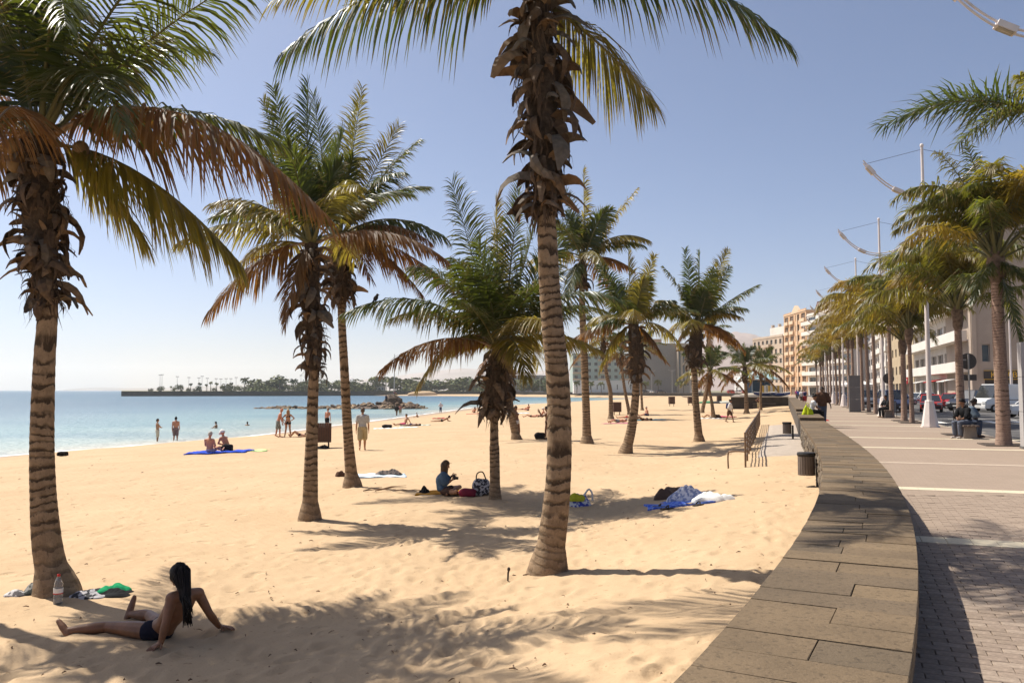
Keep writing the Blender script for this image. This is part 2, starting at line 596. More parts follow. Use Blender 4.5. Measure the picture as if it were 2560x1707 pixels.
PAVE_END = 13.0          # single pavers up to here
def build_promenade():
    def strip(name, ys, xa, xb, z, mat, parent=None, nx=2, kind=True):
        V, Q = [], []
        for i, y in enumerate(ys):
            a, c = xa(y), xb(y)
            for k in range(nx): V.append((a + (c - a) * k / (nx - 1), y, z(y) if callable(z) else z))
            if i:
                for k in range(nx - 1):
                    p = (i - 1) * nx + k
                    Q.append((p, p + 1, p + nx + 1, p + nx))
        o = link(name, np_mesh(name, V, Q), mat, parent)
        if kind and parent is None: o['kind'] = 'structure'
        return o
    ys_near = np.linspace(-14, PAVE_END + 0.0, 60)
    ys_far = np.concatenate([np.linspace(PAVE_END, 60, 60), np.linspace(62, 420, 40)])
    # bedding under the single pavers, then the sheet whose joints are relief
    strip('promenade_bedding', ys_near, lambda y: float(XR(y)) - .5, lambda y: float(KERB(y)) - .151, -0.012, simple('bedding_sand', (0.19, 0.142, 0.105), 0.95, scale=30))
    prom = strip('promenade', ys_far, lambda y: float(XR(y)) - .5, lambda y: float(KERB(y)) - .151, 0.0, MATS['paving'])
    # single pavers: rows across the walk, half-bond
    pm = []
    for k, c in enumerate([(0.225, 0.170, 0.128), (0.255, 0.194, 0.148), (0.28, 0.216, 0.166), (0.238, 0.180, 0.138)]):
        pm.append(simple('paver_%s' % 'abcd'[k], c, 0.88, var=.22, scale=28, spec=.25, bumpy=.15))
    meshes = []
    for k in range(4):
        q = MB()
        x, y, z = .0975, .0475, .03
        q.add([(-x, -y, -z), (x, -y, -z), (x, y, -z), (-x, y, -z), (-x, -y, -.004), (x, -y, -.004), (x, y, -.004), (-x, y, -.004),
               (-x + .004, -y + .004, 0), (x - .004, -y + .004, 0), (x - .004, y - .004, 0), (-x + .004, y - .004, 0)],
              [(0, 1, 5, 4), (1, 2, 6, 5), (2, 3, 7, 6), (3, 0, 4, 7), (4, 5, 9, 8), (5, 6, 10, 9), (6, 7, 11, 10), (7, 4, 8, 11), (8, 9, 10, 11)])
        me = q.mesh('paver'); me.materials.append(pm[k]); meshes.append(me)
    cr = simple('cream_paver', (0.54, 0.46, 0.33), 0.85, var=.1, scale=20, spec=.25, bumpy=.12)
    rng = random.Random(4)
    c0 = np.array([float(XR(9.1)), 9.1])
    def is_stripe(row): return (row - 0) % 54 in (0, 1, 2, 3)
    cand, rest = [], MB()
    origin_u = float(c0 @ PU)
    for row in range(-130, 60):
        u = origin_u + (row + .5) * .1
        for cl in range(-30, 60):
            if is_stripe(row): continue
            v = cl * .2 + (.1 if row % 2 else 0)
            p = PU * u + PV * v
            if p[1] > PAVE_END - .02 + 0 or p[1] < -6: continue
            if p[0] < float(XR(p[1])) - .12 or p[0] > float(KERB(p[1])) - .27: continue
            d = p - CAM[:2]
            # seen by the photograph?
            vis = p[1] > 4.4 and p[0] / p[1] < .64
            cand.append((0 if vis else 1, float(np.hypot(*d)), p))
    cand.sort(key=lambda t: (t[0], t[1]))
    for k, (a, d, p) in enumerate(cand):
        z = rng.gauss(0, .0012)
        if k < 300:
            o = link('paver', meshes[rng.randrange(4)], None, prom, (p[0], p[1], z), (rng.gauss(0, .006), rng.gauss(0, .006), -PA + rng.gauss(0, .008)))
        elif d < 22:
            x, y = .0975, .0475
            ax, ay = PV * x, PU * y
            b4 = [p - ax - ay, p + ax - ay, p + ax + ay, p - ax + ay]
            rest.add([(q[0], q[1], z - .03) for q in b4] + [(q[0], q[1], z) for q in b4], [(4, 5, 6, 7), (0, 1, 5, 4), (1, 2, 6, 5), (2, 3, 7, 6), (3, 0, 4, 7)])
    o = rest.build('paving_field', None, prom, mats=None)
    o.data.materials.append(MATS['paving']); o['kind'] = 'stuff'
    # cream bands across the walk
    for s in range(-3, 26):
        uy = 9.1 + 5.4 * s * .927
        if uy > 140: break
        y0 = uy
        w = wall_dir(y0) if y0 > 13 else PU
        pv = np.array([w[1], -w[0]])
        a = np.array([float(XR(y0)) - .05, y0])
        if y0 < 13:
            row0 = 54 * s
            u = origin_u + (row0 + 2) * .1
            for cl in range(0, 60):
                v = a @ PV + .1 + cl * .25
                p = PU * u + PV * v
                if p[0] > float(KERB(p[1])) - .28 or p[1] < -6: continue
                q = MB().box((0, 0, -.016), (.244, .392, .032 + rng.uniform(0, .003)))
                link('cream_paver', q.mesh('cream_paver'), cr, prom, (p[0], p[1], .002), (0, 0, -PA))
        else:
            far = y0 > 60
            e = a + pv * ((float(KERB(y0)) - a[0]) / pv[0] - .25)
            hw = w * (.2 if s % 3 != 2 else .17)
            link('cream_band', np_mesh('cream_band', [(*(a - hw), .004), (*(e - hw), .004), (*(e + hw), .004), (*(a + hw), .004)], [(0, 1, 2, 3)]),
                 MATS['cream_paving'] if s % 3 != 2 else simple('pink_band', (0.40, 0.31, 0.235), .85), prom)
    # kerb: single stones near, then a run
    ks = simple('kerb_stone', (0.34, 0.28, 0.225), 0.8, scale=12, bumpy=.15)
    kerb_run = MB()
    y = 16.0
    while y < 400:
        step = 1.0 if y < 90 else 12.0
        a, c = np.array([float(KERB(y)), y]), np.array([float(KERB(y + step)), y + step])
        d = (c - a) / np.linalg.norm(c - a); nrm = np.array([d[1], -d[0]])
        L = np.linalg.norm(c - a) - .008
        ctr = (a + c) / 2
        ang = math.atan2(d[1], d[0])
        if y < 90: MB().box((0, 0, 0), (L, .15, .26)).build('kerb_stone', ks, prom, (ctr[0] - nrm[0] * .075, ctr[1] - nrm[1] * .075, -.13 + .004), (0, 0, ang))
        else: kerb_run.box((ctr[0] - nrm[0] * .075, ctr[1] - nrm[1] * .075, -.126), (L, .15, .26), ang)
        y += step
    kerb_run.build('kerb_run', ks, prom)
    # road, far pavement and the town ground behind it
    m, nt, b = newmat('asphalt')
    g = coords(nt)
    n1, n2 = noise(nt, g, .35, 5, .6), noise(nt, g, 30, 3)
    c = ramp(nt, n1, [(0.3, (0.052, 0.048, 0.046)), (0.7, (0.085, 0.078, 0.073))])
    nt.links.new(mixcol(nt, mmath(nt, 'MULTIPLY', n2, .4), c, (0.12, 0.11, 0.10)), b.inputs['Base Color'])
    b.inputs['Roughness'].default_value = .9
    bump(nt, b, n2, .2, .01)
    ysr = np.concatenate([np.linspace(-20, 60, 30), np.linspace(65, 420, 30)])
    strip('road', ysr, lambda y: float(KERB(y)) - .02, lambda y: float(KERB(y)) + 14.2, -.12, m)
    strip('pavement', ysr, lambda y: float(KERB(y)) + 14.2, lambda y: float(KERB(y)) + 19.5, 0.0, simple('far_paving', (0.36, 0.30, 0.25), .85, scale=2))
    strip('town_ground', ysr, lambda y: float(KERB(y)) + 19.4, lambda y: float(KERB(y)) + 700, -.02, simple('town_ground', (0.30, 0.25, 0.2), .95, scale=.2))
    # painted road marks
    wp = simple('road_paint', (0.74, 0.72, 0.66), .7, scale=14, var=.1)
    def mark(p, q, w):
        p, q = np.array(p, float), np.array(q, float)
        d = (q - p) / np.linalg.norm(q - p); nn = np.array([d[1], -d[0]]) * w / 2
        o = link('road_marking', np_mesh('road_marking', [(*(p - nn), -.116), (*(q - nn), -.116), (*(q + nn), -.116), (*(p + nn), -.116)], [(0, 3, 2, 1)]), wp)
        o['kind'] = 'structure'
    for k in range(7):
        y = 41.5 + k * .0
        a = np.array([float(KERB(45.0)) + .8 + k * 1.5, 44.0 + 0 * k])
        w = wall_dir(45)
        mark(a, a + w * 3.2, .5)
    for k in range(12):
        y = 30 + k * 9.0
        w = wall_dir(y)
        mark((float(KERB(y)) + 6.2, y), (float(KERB(y)) + 6.2 + w[0] * 3, y + w[1] * 3), .12)
    for k in range(6):
        y = 50 + k * 8.0
        w = wall_dir(y)
        pv = np.array([w[1], -w[0]])
        a = np.array([float(KERB(y)) + 2.6, y])
        mark(a, a + pv * 2.2 + w * .8, .12)
    # level ground behind the viewer, so that the walk goes on
build_promenade()

# ------------------------------------------------------------------ the sea wall with its stone cap
def build_wall():
    rng = random.Random(9)
    wall = thing('sea_wall', 'low curving stone sea wall with broad flat cap between sand and promenade', 'wall', (float(XL(8.0)), 8.0, 0))
    bx, by = float(XL(8.0)), 8.0
    loc = lambda p: (p[0] - bx, p[1] - by, p[2])
    mats = []
    for k, c in enumerate([(0.142, 0.098, 0.056), (0.125, 0.088, 0.053), (0.162, 0.112, 0.063), (0.134, 0.090, 0.049), (0.110, 0.079, 0.048)]):
        m, nt, b = newmat('cap_stone_' + 'abcde'[k])
        g = N(nt, 'ShaderNodeNewGeometry').outputs['Position']
        n1, n2, n3 = noise(nt, g, 2.2, 5, .6), noise(nt, g, 26, 4, .7), noise(nt, g, 70, 2)
        cc = ramp(nt, n1, [(.25, tuple(x * .78 for x in c)), (.75, tuple(x * 1.22 for x in c))])
        cc = mixcol(nt, ramp(nt, n2, [(.36, (1, 1, 1)), (.47, (0, 0, 0))]), cc, tuple(x * .62 for x in c))
        cc = mixcol(nt, ramp(nt, n3, [(.60, (0, 0, 0)), (.72, (.4, .4, .4))]), cc, tuple(x * 1.6 for x in c))
        nt.links.new(cc, b.inputs['Base Color'])
        b.inputs['Roughness'].default_value = .82
        b.inputs['Specular IOR Level'].default_value = .3
        bump(nt, b, mmath(nt, 'ADD', n2, mmath(nt, 'MULTIPLY', n3, .4)), .55, .012)
        mats.append(m)
    T = 0.10
    def top(y): return .5 if y < 31.0 else (.62 if y < 39.5 else .74)
    # body
    body = MB()
    ys = list(np.linspace(-12, 31.0, 90)) + [31.001] + list(np.linspace(32, 39.5, 8)) + [39.501] + list(np.linspace(42, 104, 16))
    for i in range(len(ys) - 1):
        a, c = ys[i], ys[i + 1]
        if c - a < .01: continue
        zt = top((a + c) / 2) - T - .002
        p = [(float(XL(a)) + .07, a), (float(XR(a)) - .05, a), (float(XR(c)) - .05, c), (float(XL(c)) + .07, c)]
        body.prism([(x - bx, y - by) for x, y in p], -1.3, zt)
    body.build('body', simple('wall_rubble', (0.085, 0.068, 0.052), .95, var=.5, scale=9, bumpy=.6), wall)
    # cap slabs: one course is a single long slab, the next two slabs
    y, k = -10.0, 0
    far = MB()
    while y < 103.5:
        st = (.265 if k % 2 == 0 else .29) * (1 if y < 31 else 2.2)
        if y < 31 < y + st: st = 31 - y
        if y < 39.5 < y + st: st = 39.5 - y
        g = .0022
        a, c = y + g, y + st - g
        zt = top(y + st / 2)
        cuts = [0.0, 1.0]
        if k % 2 == 1 and y < 60:
            cuts = [0.0, rng.uniform(.40, .60), 1.0]
        if k % 2 == 0 and y < 31 and rng.random() < .25: cuts = [0.0, rng.uniform(.25, .75), 1.0]
        for q in range(len(cuts) - 1):
            t0, t1 = cuts[q], cuts[q + 1]
            gx = .0022 / WALL_DX
            l0, l1 = t0 + (gx if q else 0), t1 - (gx if q < len(cuts) - 2 else 0)
            # courses are laid square to the wall
            w = wall_dir(y); sk = w[0] / w[1]
            def P(t, yy):
                y2 = yy - sk * (t - .5) * WALL_DX * .80
                return (float(XL(y2)) + WALL_DX * t, y2)
            dz = rng.uniform(-.003, .004)
            pts = [P(l0, a), P(l1, a), P(l1, c), P(l0, c)]
            pts = [(p[0] - bx, p[1] - by) for p in pts]
            cx, cyy = sum(p[0] for p in pts) / 4, sum(p[1] for p in pts) / 4
            if y < 45:
                m = MB()
                n = 4
                e = .006
                e = .004
                sg = lambda v: 1 if v > 0 else -1
                ins = [(p[0] + sg(cx - p[0]) * .003, p[1] + sg(cyy - p[1]) * .003) for p in pts]
                v = [(p[0] - cx, p[1] - cyy, zt - T) for p in pts] + [(p[0] - cx, p[1] - cyy, zt - e + dz) for p in pts] + [(p[0] - cx, p[1] - cyy, zt + dz) for p in ins]
                f = [(3, 2, 1, 0)] + [(i, (i + 1) % 4, 4 + (i + 1) % 4, 4 + i) for i in range(4)] + [(4 + i, 4 + (i + 1) % 4, 8 + (i + 1) % 4, 8 + i) for i in range(4)] + [(8, 9, 10, 11)]
                m.add(v, f)
                m.build('cap_slab', mats[rng.randrange(5)], wall, (cx, cyy, 0))
            else:
                far.prism(pts, zt - T, zt)
        y += st; k += 1
    far.build('cap_run', mats[1], wall)
    # rubble stones on the beach face
    sm = [simple('rubble_' + 'abc'[i], c, .95, var=.35, scale=14, bumpy=.7) for i, c in enumerate([(0.16, .125, .09), (.105, .083, .062), (.21, .165, .115)])]
    vs_ = []
    for i in range(6):
        r2 = random.Random(50 + i)
        q = MB().ellipsoid((0, 0, 0), (.5, .5, .5), 7, 4, fn=lambda d: 1 + r2.uniform(-.18, .18))
        vs_.append(q.mesh('rubble_stone'))
    cnt = 0
    y = 11.2
    while y < 31 and cnt < 295:
        size = .15 + .006 * y
        z = -.50
        w = wall_dir(y)
        while z < top(y) - T - .06:
            hgt = min(size * rng.uniform(.7, 1.15), (top(y) - T - .015 - z) / .93)
            if hgt < .05: break
            yy = y + rng.uniform(-.05, .05)
            me = vs_[rng.randrange(6)]
            if cnt % 18 == 0 or not me.materials:
                me = me.copy(); me.materials.clear(); me.materials.append(sm[rng.randrange(3)]); vs_.append(me)
                if len(vs_) > 24: vs_.pop(6)
            me = rng.choice([q for q in vs_ if q.materials])
            link('rubble_stone', me, None, wall, (float(XL(yy)) + .075 - bx, yy - by, z + hgt / 2), (rng.uniform(-.2, .2), rng.uniform(-.2, .2), -math.atan2(w[0], w[1])),
                 (.16, size * rng.uniform(.95, 1.2), hgt))
            z += hgt * .93
            cnt += 1
        y += size * 1.0
build_wall()

# ------------------------------------------------------------------ paved path below the wall
def build_path():
    V, Q = [], []
    ys = np.linspace(25.0, 47, 40)
    nx = 8
    for i, y in enumerate(ys):
        xl = float(XL(y)) + .06
        xs = np.linspace(xl - 1.68, xl, nx)
        zs = sand_z(xs, np.full(nx, y))
        for k in range(nx): V.append((xs[k], y, zs[k] + (.05 if k and 0 < i else -.12)))
        if i:
            for k in range(nx - 1):
                a = nx * (i - 1) + k
                Q.append((a, a + 1, a + nx + 1, a + nx))
    o = link('path', np_mesh('path', V, Q), simple('path_concrete', (0.36, 0.295, 0.235), .88, scale=5, bumpy=.15))
    o['kind'] = 'structure'
build_path()

# ------------------------------------------------------------------ far shore, quay wall and hills
QUAY = np.array([(-228., 479.), (-150, 505), (-75, 546), (-20, 520), (39, 400), (70, 340), (91, 300), (100, 262)])
QTOP = np.array([1.0, 1.0, .95, .8, .6, .6, .6, .6])
def build_far_shore():
    V, Q = [], []
    n = len(QUAY)
    q = MB()
    for i in range(n - 1):
        a, c = QUAY[i], QUAY[i + 1]
        d = (c - a) / np.linalg.norm(c - a)
        nn = np.array([-d[1], d[0]]) * 1.2
        za, zc = QTOP[i], QTOP[i + 1]
        q.add([(*a, -3), (*c, -3), (*(c + nn), -3), (*(a + nn), -3), (*a, za), (*c, zc), (*(c + nn), zc), (*(a + nn), za)],
              [(0, 1, 5, 4), (1, 2, 6, 5), (2, 3, 7, 6), (3, 0, 4, 7), (4, 5, 6, 7)])
        # coping
        q.add([(*(a - nn * .2), za - .45), (*(c - nn * .2), zc - .45), (*c, zc - .45), (*a, za - .45), (*(a - nn * .2), za - .05), (*(c - nn * .2), zc - .05), (*c, zc - .05), (*a, za - .05)],
              [(0, 1, 5, 4), (1, 2, 6, 5), (3, 0, 4, 7), (4, 5, 6, 7), (3, 2, 1, 0)])
    o = q.build('quay_wall', simple('basalt_wall', (0.040, 0.036, 0.034), .9, var=.35, scale=.6, bumpy=.3))
    tag(o, 'long dark stone quay wall along the far side of the bay', 'quay wall')
    # land behind it
    V, Q = [], []
    for i, p in enumerate(list(QUAY) + [np.array([150., 255.]), np.array([420., 255.])]):
        V += [(p[0], p[1] + 1, .35), (p[0] * 9, p[1] * 9, .35)]
        if i: Q.append((2 * i - 2, 2 * i, 2 * i + 1, 2 * i - 1))
    me = np_mesh('far_shore', V, Q)
    o = link('far_shore', me, simple('far_ground', (0.17, 0.15, 0.085), .95, var=.4, scale=.05)); o['kind'] = 'structure'
    # sand along the foot of the quay
    inner = [np.array([(p - 1280) / FOC * y, y]) for p, y in ((905, 536), (1040, 497), (1200, 452), (1330, 422), (1480, 383), (1600, 343))] + [np.array([62., 318.]), np.array([90., 255.])]
    outer = [np.array((-88., 542.)), np.array((-64., 541.)), np.array((-20., 518.)), np.array((8., 464.)), np.array((39., 399.)), np.array((60., 358.)), np.array((91., 299.)), np.array((100., 261.))]
    V, Q = [], []
    for i, (a, c) in enumerate(zip(inner, outer)):
        zo = [-1.7, -1.1, -.9, -.8, -.8, -.8, -.7, -.6][i]
        for t in np.linspace(0, 1, 6): V.append((*(a * (1 - t) + c * t), -2.3 + (zo + 2.3) * t ** .6))
        if i:
            for k in range(5):
                p = (i - 1) * 6 + k
                Q.append((p, p + 6, p + 7, p + 1))
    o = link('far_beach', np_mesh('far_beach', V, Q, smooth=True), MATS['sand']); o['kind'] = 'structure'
    c = at_y(1054, 984, 505)
    q = MB().ellipsoid((0, 0, 0), (9.5, 4, 2.2), 18, 8, fn=lambda d: 1 + .06 * math.sin(5 * d.x))
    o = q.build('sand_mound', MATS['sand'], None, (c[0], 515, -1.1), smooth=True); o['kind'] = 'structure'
build_far_shore()

def build_hills():
    def ridge(name, px0, px1, Y, prof, depth, col, seed):
        n, k = 140, 26
        V, Q = [], []
        xs = np.linspace(px0, px1, n)
        top = np.interp(xs, [p[0] for p in prof], [p[1] for p in prof])
        for i, px in enumerate(xs):
            h = (975 - top[i]) / FOC * Y
            X = (px - 1280) / FOC * Y
            for j in range(k):
                t = j / (k - 1)
                s = math.sin(t * math.pi / 2)
                yy = Y - depth * (1 - t)
                nz = float(fbm(np.array(X / (Y * .035)), np.array(yy / (Y * .035)), seed, 5))
                V.append((X * (yy / Y), yy, (h + 1.6) * s * (1 + .5 * nz * (1 - t * .6)) - 3.0 * (1 - s)))
            if i:
                for j in range(k - 1):
                    p = (i - 1) * k + j
                    Q.append((p, p + k, p + k + 1, p + 1))
        # back slope
        o = link(name, np_mesh(name, V, Q, smooth=True), simple('hill_' + 'abcd'[seed % 4], col, .95, var=.3, scale=.004))
        o['kind'] = 'structure'
    ridge('hill', 1500, 2080, 3600, [(1500, 975), (1560, 930), (1650, 893), (1740, 862), (1800, 842), (1840, 837), (1880, 839), (1905, 850), (1940, 878), (2000, 905), (2080, 940)], 1400, (0.24, 0.175, 0.155), 1)
    ridge('hill', 780, 1700, 5000, [(780, 975), (850, 955), (930, 948), (1000, 940), (1080, 930), (1150, 922), (1230, 926), (1320, 932), (1420, 926), (1500, 930), (1700, 940)], 1200, (0.26, 0.215, 0.20), 2)
    ridge('hill', 150, 900, 5600, [(150, 975.4), (205, 970), (250, 968), (330, 970), (420, 969), (600, 962), (760, 957), (900, 960)], 700, (0.2, 0.17, 0.15), 3)
build_hills()

# ------------------------------------------------------------------ haze in the air
def build_haze():
    m = bpy.data.materials.new('haze')
    m.use_nodes = True
    nt = m.node_tree
    nt.nodes.remove(nt.nodes['Principled BSDF'])
    pv = nt.nodes.new('ShaderNodeVolumePrincipled')
    pv.inputs['Color'].default_value = (1.0, 0.985, 0.95, 1)
    pv.inputs['Density'].default_value = 0.00014
    pv.inputs['Anisotropy'].default_value = 0.3
    nt.links.new(pv.outputs[0], nt.nodes['Material Output'].inputs['Volume'])
    q = MB().box((0, 4250, 128.0), (18400, 9800, 264))
    o = q.build('haze', m)
    o['kind'] = 'stuff'
build_haze()
# ================================================================== palms
DK = 2560.0 / 2352.0
def dat_y(x, y, Y): return at_y(x * DK, y * DK, Y)
def dat_sand(x, y): return at_sand(x * DK, y * DK)

def leaf_mat(name, cols, trans, tfac=.4, rough=.42, spec=.5, tipcol=None):
    m, nt, b = newmat(name)
    info = N(nt, 'ShaderNodeObjectInfo')
    uv = N(nt, 'ShaderNodeUVMap')
    sep = N(nt, 'ShaderNodeSeparateXYZ'); nt.links.new(uv.outputs[0], sep.inputs[0])
    rnd = info.outputs['Random']
    g = N(nt, 'ShaderNodeNewGeometry').outputs['Position']
    n1 = noise(nt, g, 3.0, 3)
    f = mmath(nt, 'ADD', mmath(nt, 'MULTIPLY', rnd, .6), mmath(nt, 'MULTIPLY', n1, .4))
    c = ramp(nt, f, [(0.15, cols[0]), (0.5, cols[1]), (0.85, cols[2])])
    # dry tips on the leaflets
    tip = ramp(nt, mmath(nt, 'ADD', sep.outputs[0], mmath(nt, 'MULTIPLY', n1, .5)), [(0.98, (0, 0, 0)), (1.3, (1, 1, 1))])
    c = mixcol(nt, tip, c, tipcol or (0.20, 0.13, 0.05))
    nt.links.new(c, b.inputs['Base Color'])
    b.inputs['Roughness'].default_value = rough
    b.inputs['Specular IOR Level'].default_value = spec
    tr = N(nt, 'ShaderNodeBsdfTranslucent')
    tc = mixcol(nt, mmath(nt, 'MULTIPLY', f, .8), trans[0], trans[1])
    nt.links.new(tc, tr.inputs[0])
    mx = N(nt, 'ShaderNodeMixShader'); mx.inputs[0].default_value = tfac
    nt.links.new(b.outputs[0], mx.inputs[1]); nt.links.new(tr.outputs[0], mx.inputs[2])
    nt.links.new(mx.outputs[0], nt.nodes['Material Output'].inputs['Surface'])
    return m
LEAF = {
    'g': leaf_mat('frond_green', [(0.020, 0.036, 0.010), (0.036, 0.056, 0.013), (0.068, 0.082, 0.020)], [(0.10, 0.145, 0.014), (0.25, 0.25, 0.025)], .30),
    'y': leaf_mat('frond_yellowing', [(0.062, 0.070, 0.016), (0.10, 0.094, 0.022), (0.15, 0.125, 0.034)], [(0.30, 0.26, 0.025), (0.48, 0.34, 0.04)], .42),
    'o': leaf_mat('frond_dry', [(0.085, 0.050, 0.020), (0.115, 0.066, 0.027), (0.15, 0.092, 0.042)], [(0.30, 0.115, 0.014), (0.40, 0.18, 0.025)], .34, .6, .3),
    'q': leaf_mat('frond_queen', [(0.045, 0.064, 0.014), (0.080, 0.088, 0.020), (0.15, 0.112, 0.026)], [(0.20, 0.24, 0.02), (0.42, 0.32, 0.025)], .40),
    'k': leaf_mat('frond_ochre', [(0.13, 0.11, 0.018), (0.18, 0.135, 0.022), (0.23, 0.15, 0.025)], [(0.44, 0.34, 0.02), (0.56, 0.34, 0.02)], .42),
}
RACH = {'g': simple('midrib_green', (0.12, 0.11, 0.035), .5, scale=5), 'o': simple('midrib_dry', (0.24, 0.15, 0.08), .6, scale=5)}
RACH['y'] = RACH['g']; RACH['q'] = RACH['g']; RACH['k'] = RACH['o']

def bark_mat(name, pale, mid, dark, band=(.20, .42), rough=.92):
    m, nt, b = newmat(name)
    uv = N(nt, 'ShaderNodeUVMap')
    sep = N(nt, 'ShaderNodeSeparateXYZ'); nt.links.new(uv.outputs[0], sep.inputs[0])
    g = N(nt, 'ShaderNodeNewGeometry').outputs['Position']
    cmb = N(nt, 'ShaderNodeMapping'); cmb.inputs['Scale'].default_value = (3.4, .55, 1); nt.links.new(uv.outputs[0], cmb.inputs[0])
    nw = noise(nt, cmb.outputs[0], 1.6, 4, .6)
    v = mmath(nt, 'ADD', sep.outputs[1], mmath(nt, 'MULTIPLY', nw, 1.5))
    fr = mmath(nt, 'FRACT', v)
    n2, n3 = noise(nt, g, 9, 5, .65), noise(nt, g, 45, 4, .65)
    ringf = ramp(nt, fr, [(0.0, (1, 1, 1)), (band[0], (1, 1, 1)), (band[1], (0, 0, 0)), (.95, (0, 0, 0)), (1.0, (1, 1, 1))])
    ringf = mmath(nt, 'MULTIPLY', ringf, ramp(nt, nw, [(.34, (.10, .10, .10)), (.50, (1, 1, 1))]))
    oz = N(nt, 'ShaderNodeSeparateXYZ'); nt.links.new(coords(nt), oz.inputs[0])
    up = N(nt, 'ShaderNodeMapRange'); up.inputs[1].default_value = .1; up.inputs[2].default_value = 1.5; up.inputs[3].default_value = .12
    nt.links.new(mmath(nt, 'ADD', oz.outputs[2], mmath(nt, 'MULTIPLY', nw, .8)), up.inputs[0])
    ringf = mmath(nt, 'MULTIPLY', ringf, up.outputs[0])
    c = ramp(nt, n2, [(.3, mid), (.7, pale)])
    # thin vertical cracks
    cr = N(nt, 'ShaderNodeMapping'); cr.inputs['Scale'].default_value = (26, .7, 1); nt.links.new(uv.outputs[0], cr.inputs[0])
    nc = noise(nt, cr.outputs[0], 1.0, 3, .6)
    c = mixcol(nt, ramp(nt, nc, [(.30, (.6, .6, .6)), (.40, (0, 0, 0))]), c, dark)
    c = mixcol(nt, mmath(nt, 'MULTIPLY', ringf, .88), c, dark)
    c = mixcol(nt, ramp(nt, n3, [(.30, (.7, .7, .7)), (.40, (0, 0, 0))]), c, dark)
    nt.links.new(c, b.inputs['Base Color'])
    b.inputs['Roughness'].default_value = rough
    b.inputs['Specular IOR Level'].default_value = .2
    hgt = mmath(nt, 'SUBTRACT', mmath(nt, 'MULTIPLY', n3, .5), ringf)
    bump(nt, b, mmath(nt, 'ADD', hgt, mmath(nt, 'MULTIPLY', nc, .4)), .7, .02)
    return m
BARK = bark_mat('palm_bark', (0.350, 0.245, 0.150), (0.205, 0.140, 0.086), (0.036, 0.023, 0.014))
BARKQ = bark_mat('queen_bark', (0.40, 0.27, 0.20), (0.29, 0.19, 0.14), (0.10, 0.066, 0.048), (.06, .22))
FIBRE = simple('palm_fibre', (0.060, 0.040, 0.025), .95, var=.5, scale=14, bumpy=.8)
BOOTS = [simple('leaf_base_grey', (0.125, 0.098, 0.072), .85, var=.3, scale=12), simple('leaf_base_brown', (0.090, 0.056, 0.032), .85, var=.35, scale=12),
         simple('leaf_base_tan', (0.19, 0.12, 0.066), .8, var=.3, scale=12), simple('leaf_base_dark', (0.045, 0.032, 0.022), .9, var=.4, scale=12)]

def unit(a): return a / np.maximum(np.linalg.norm(a, axis=-1, keepdims=True), 1e-9)

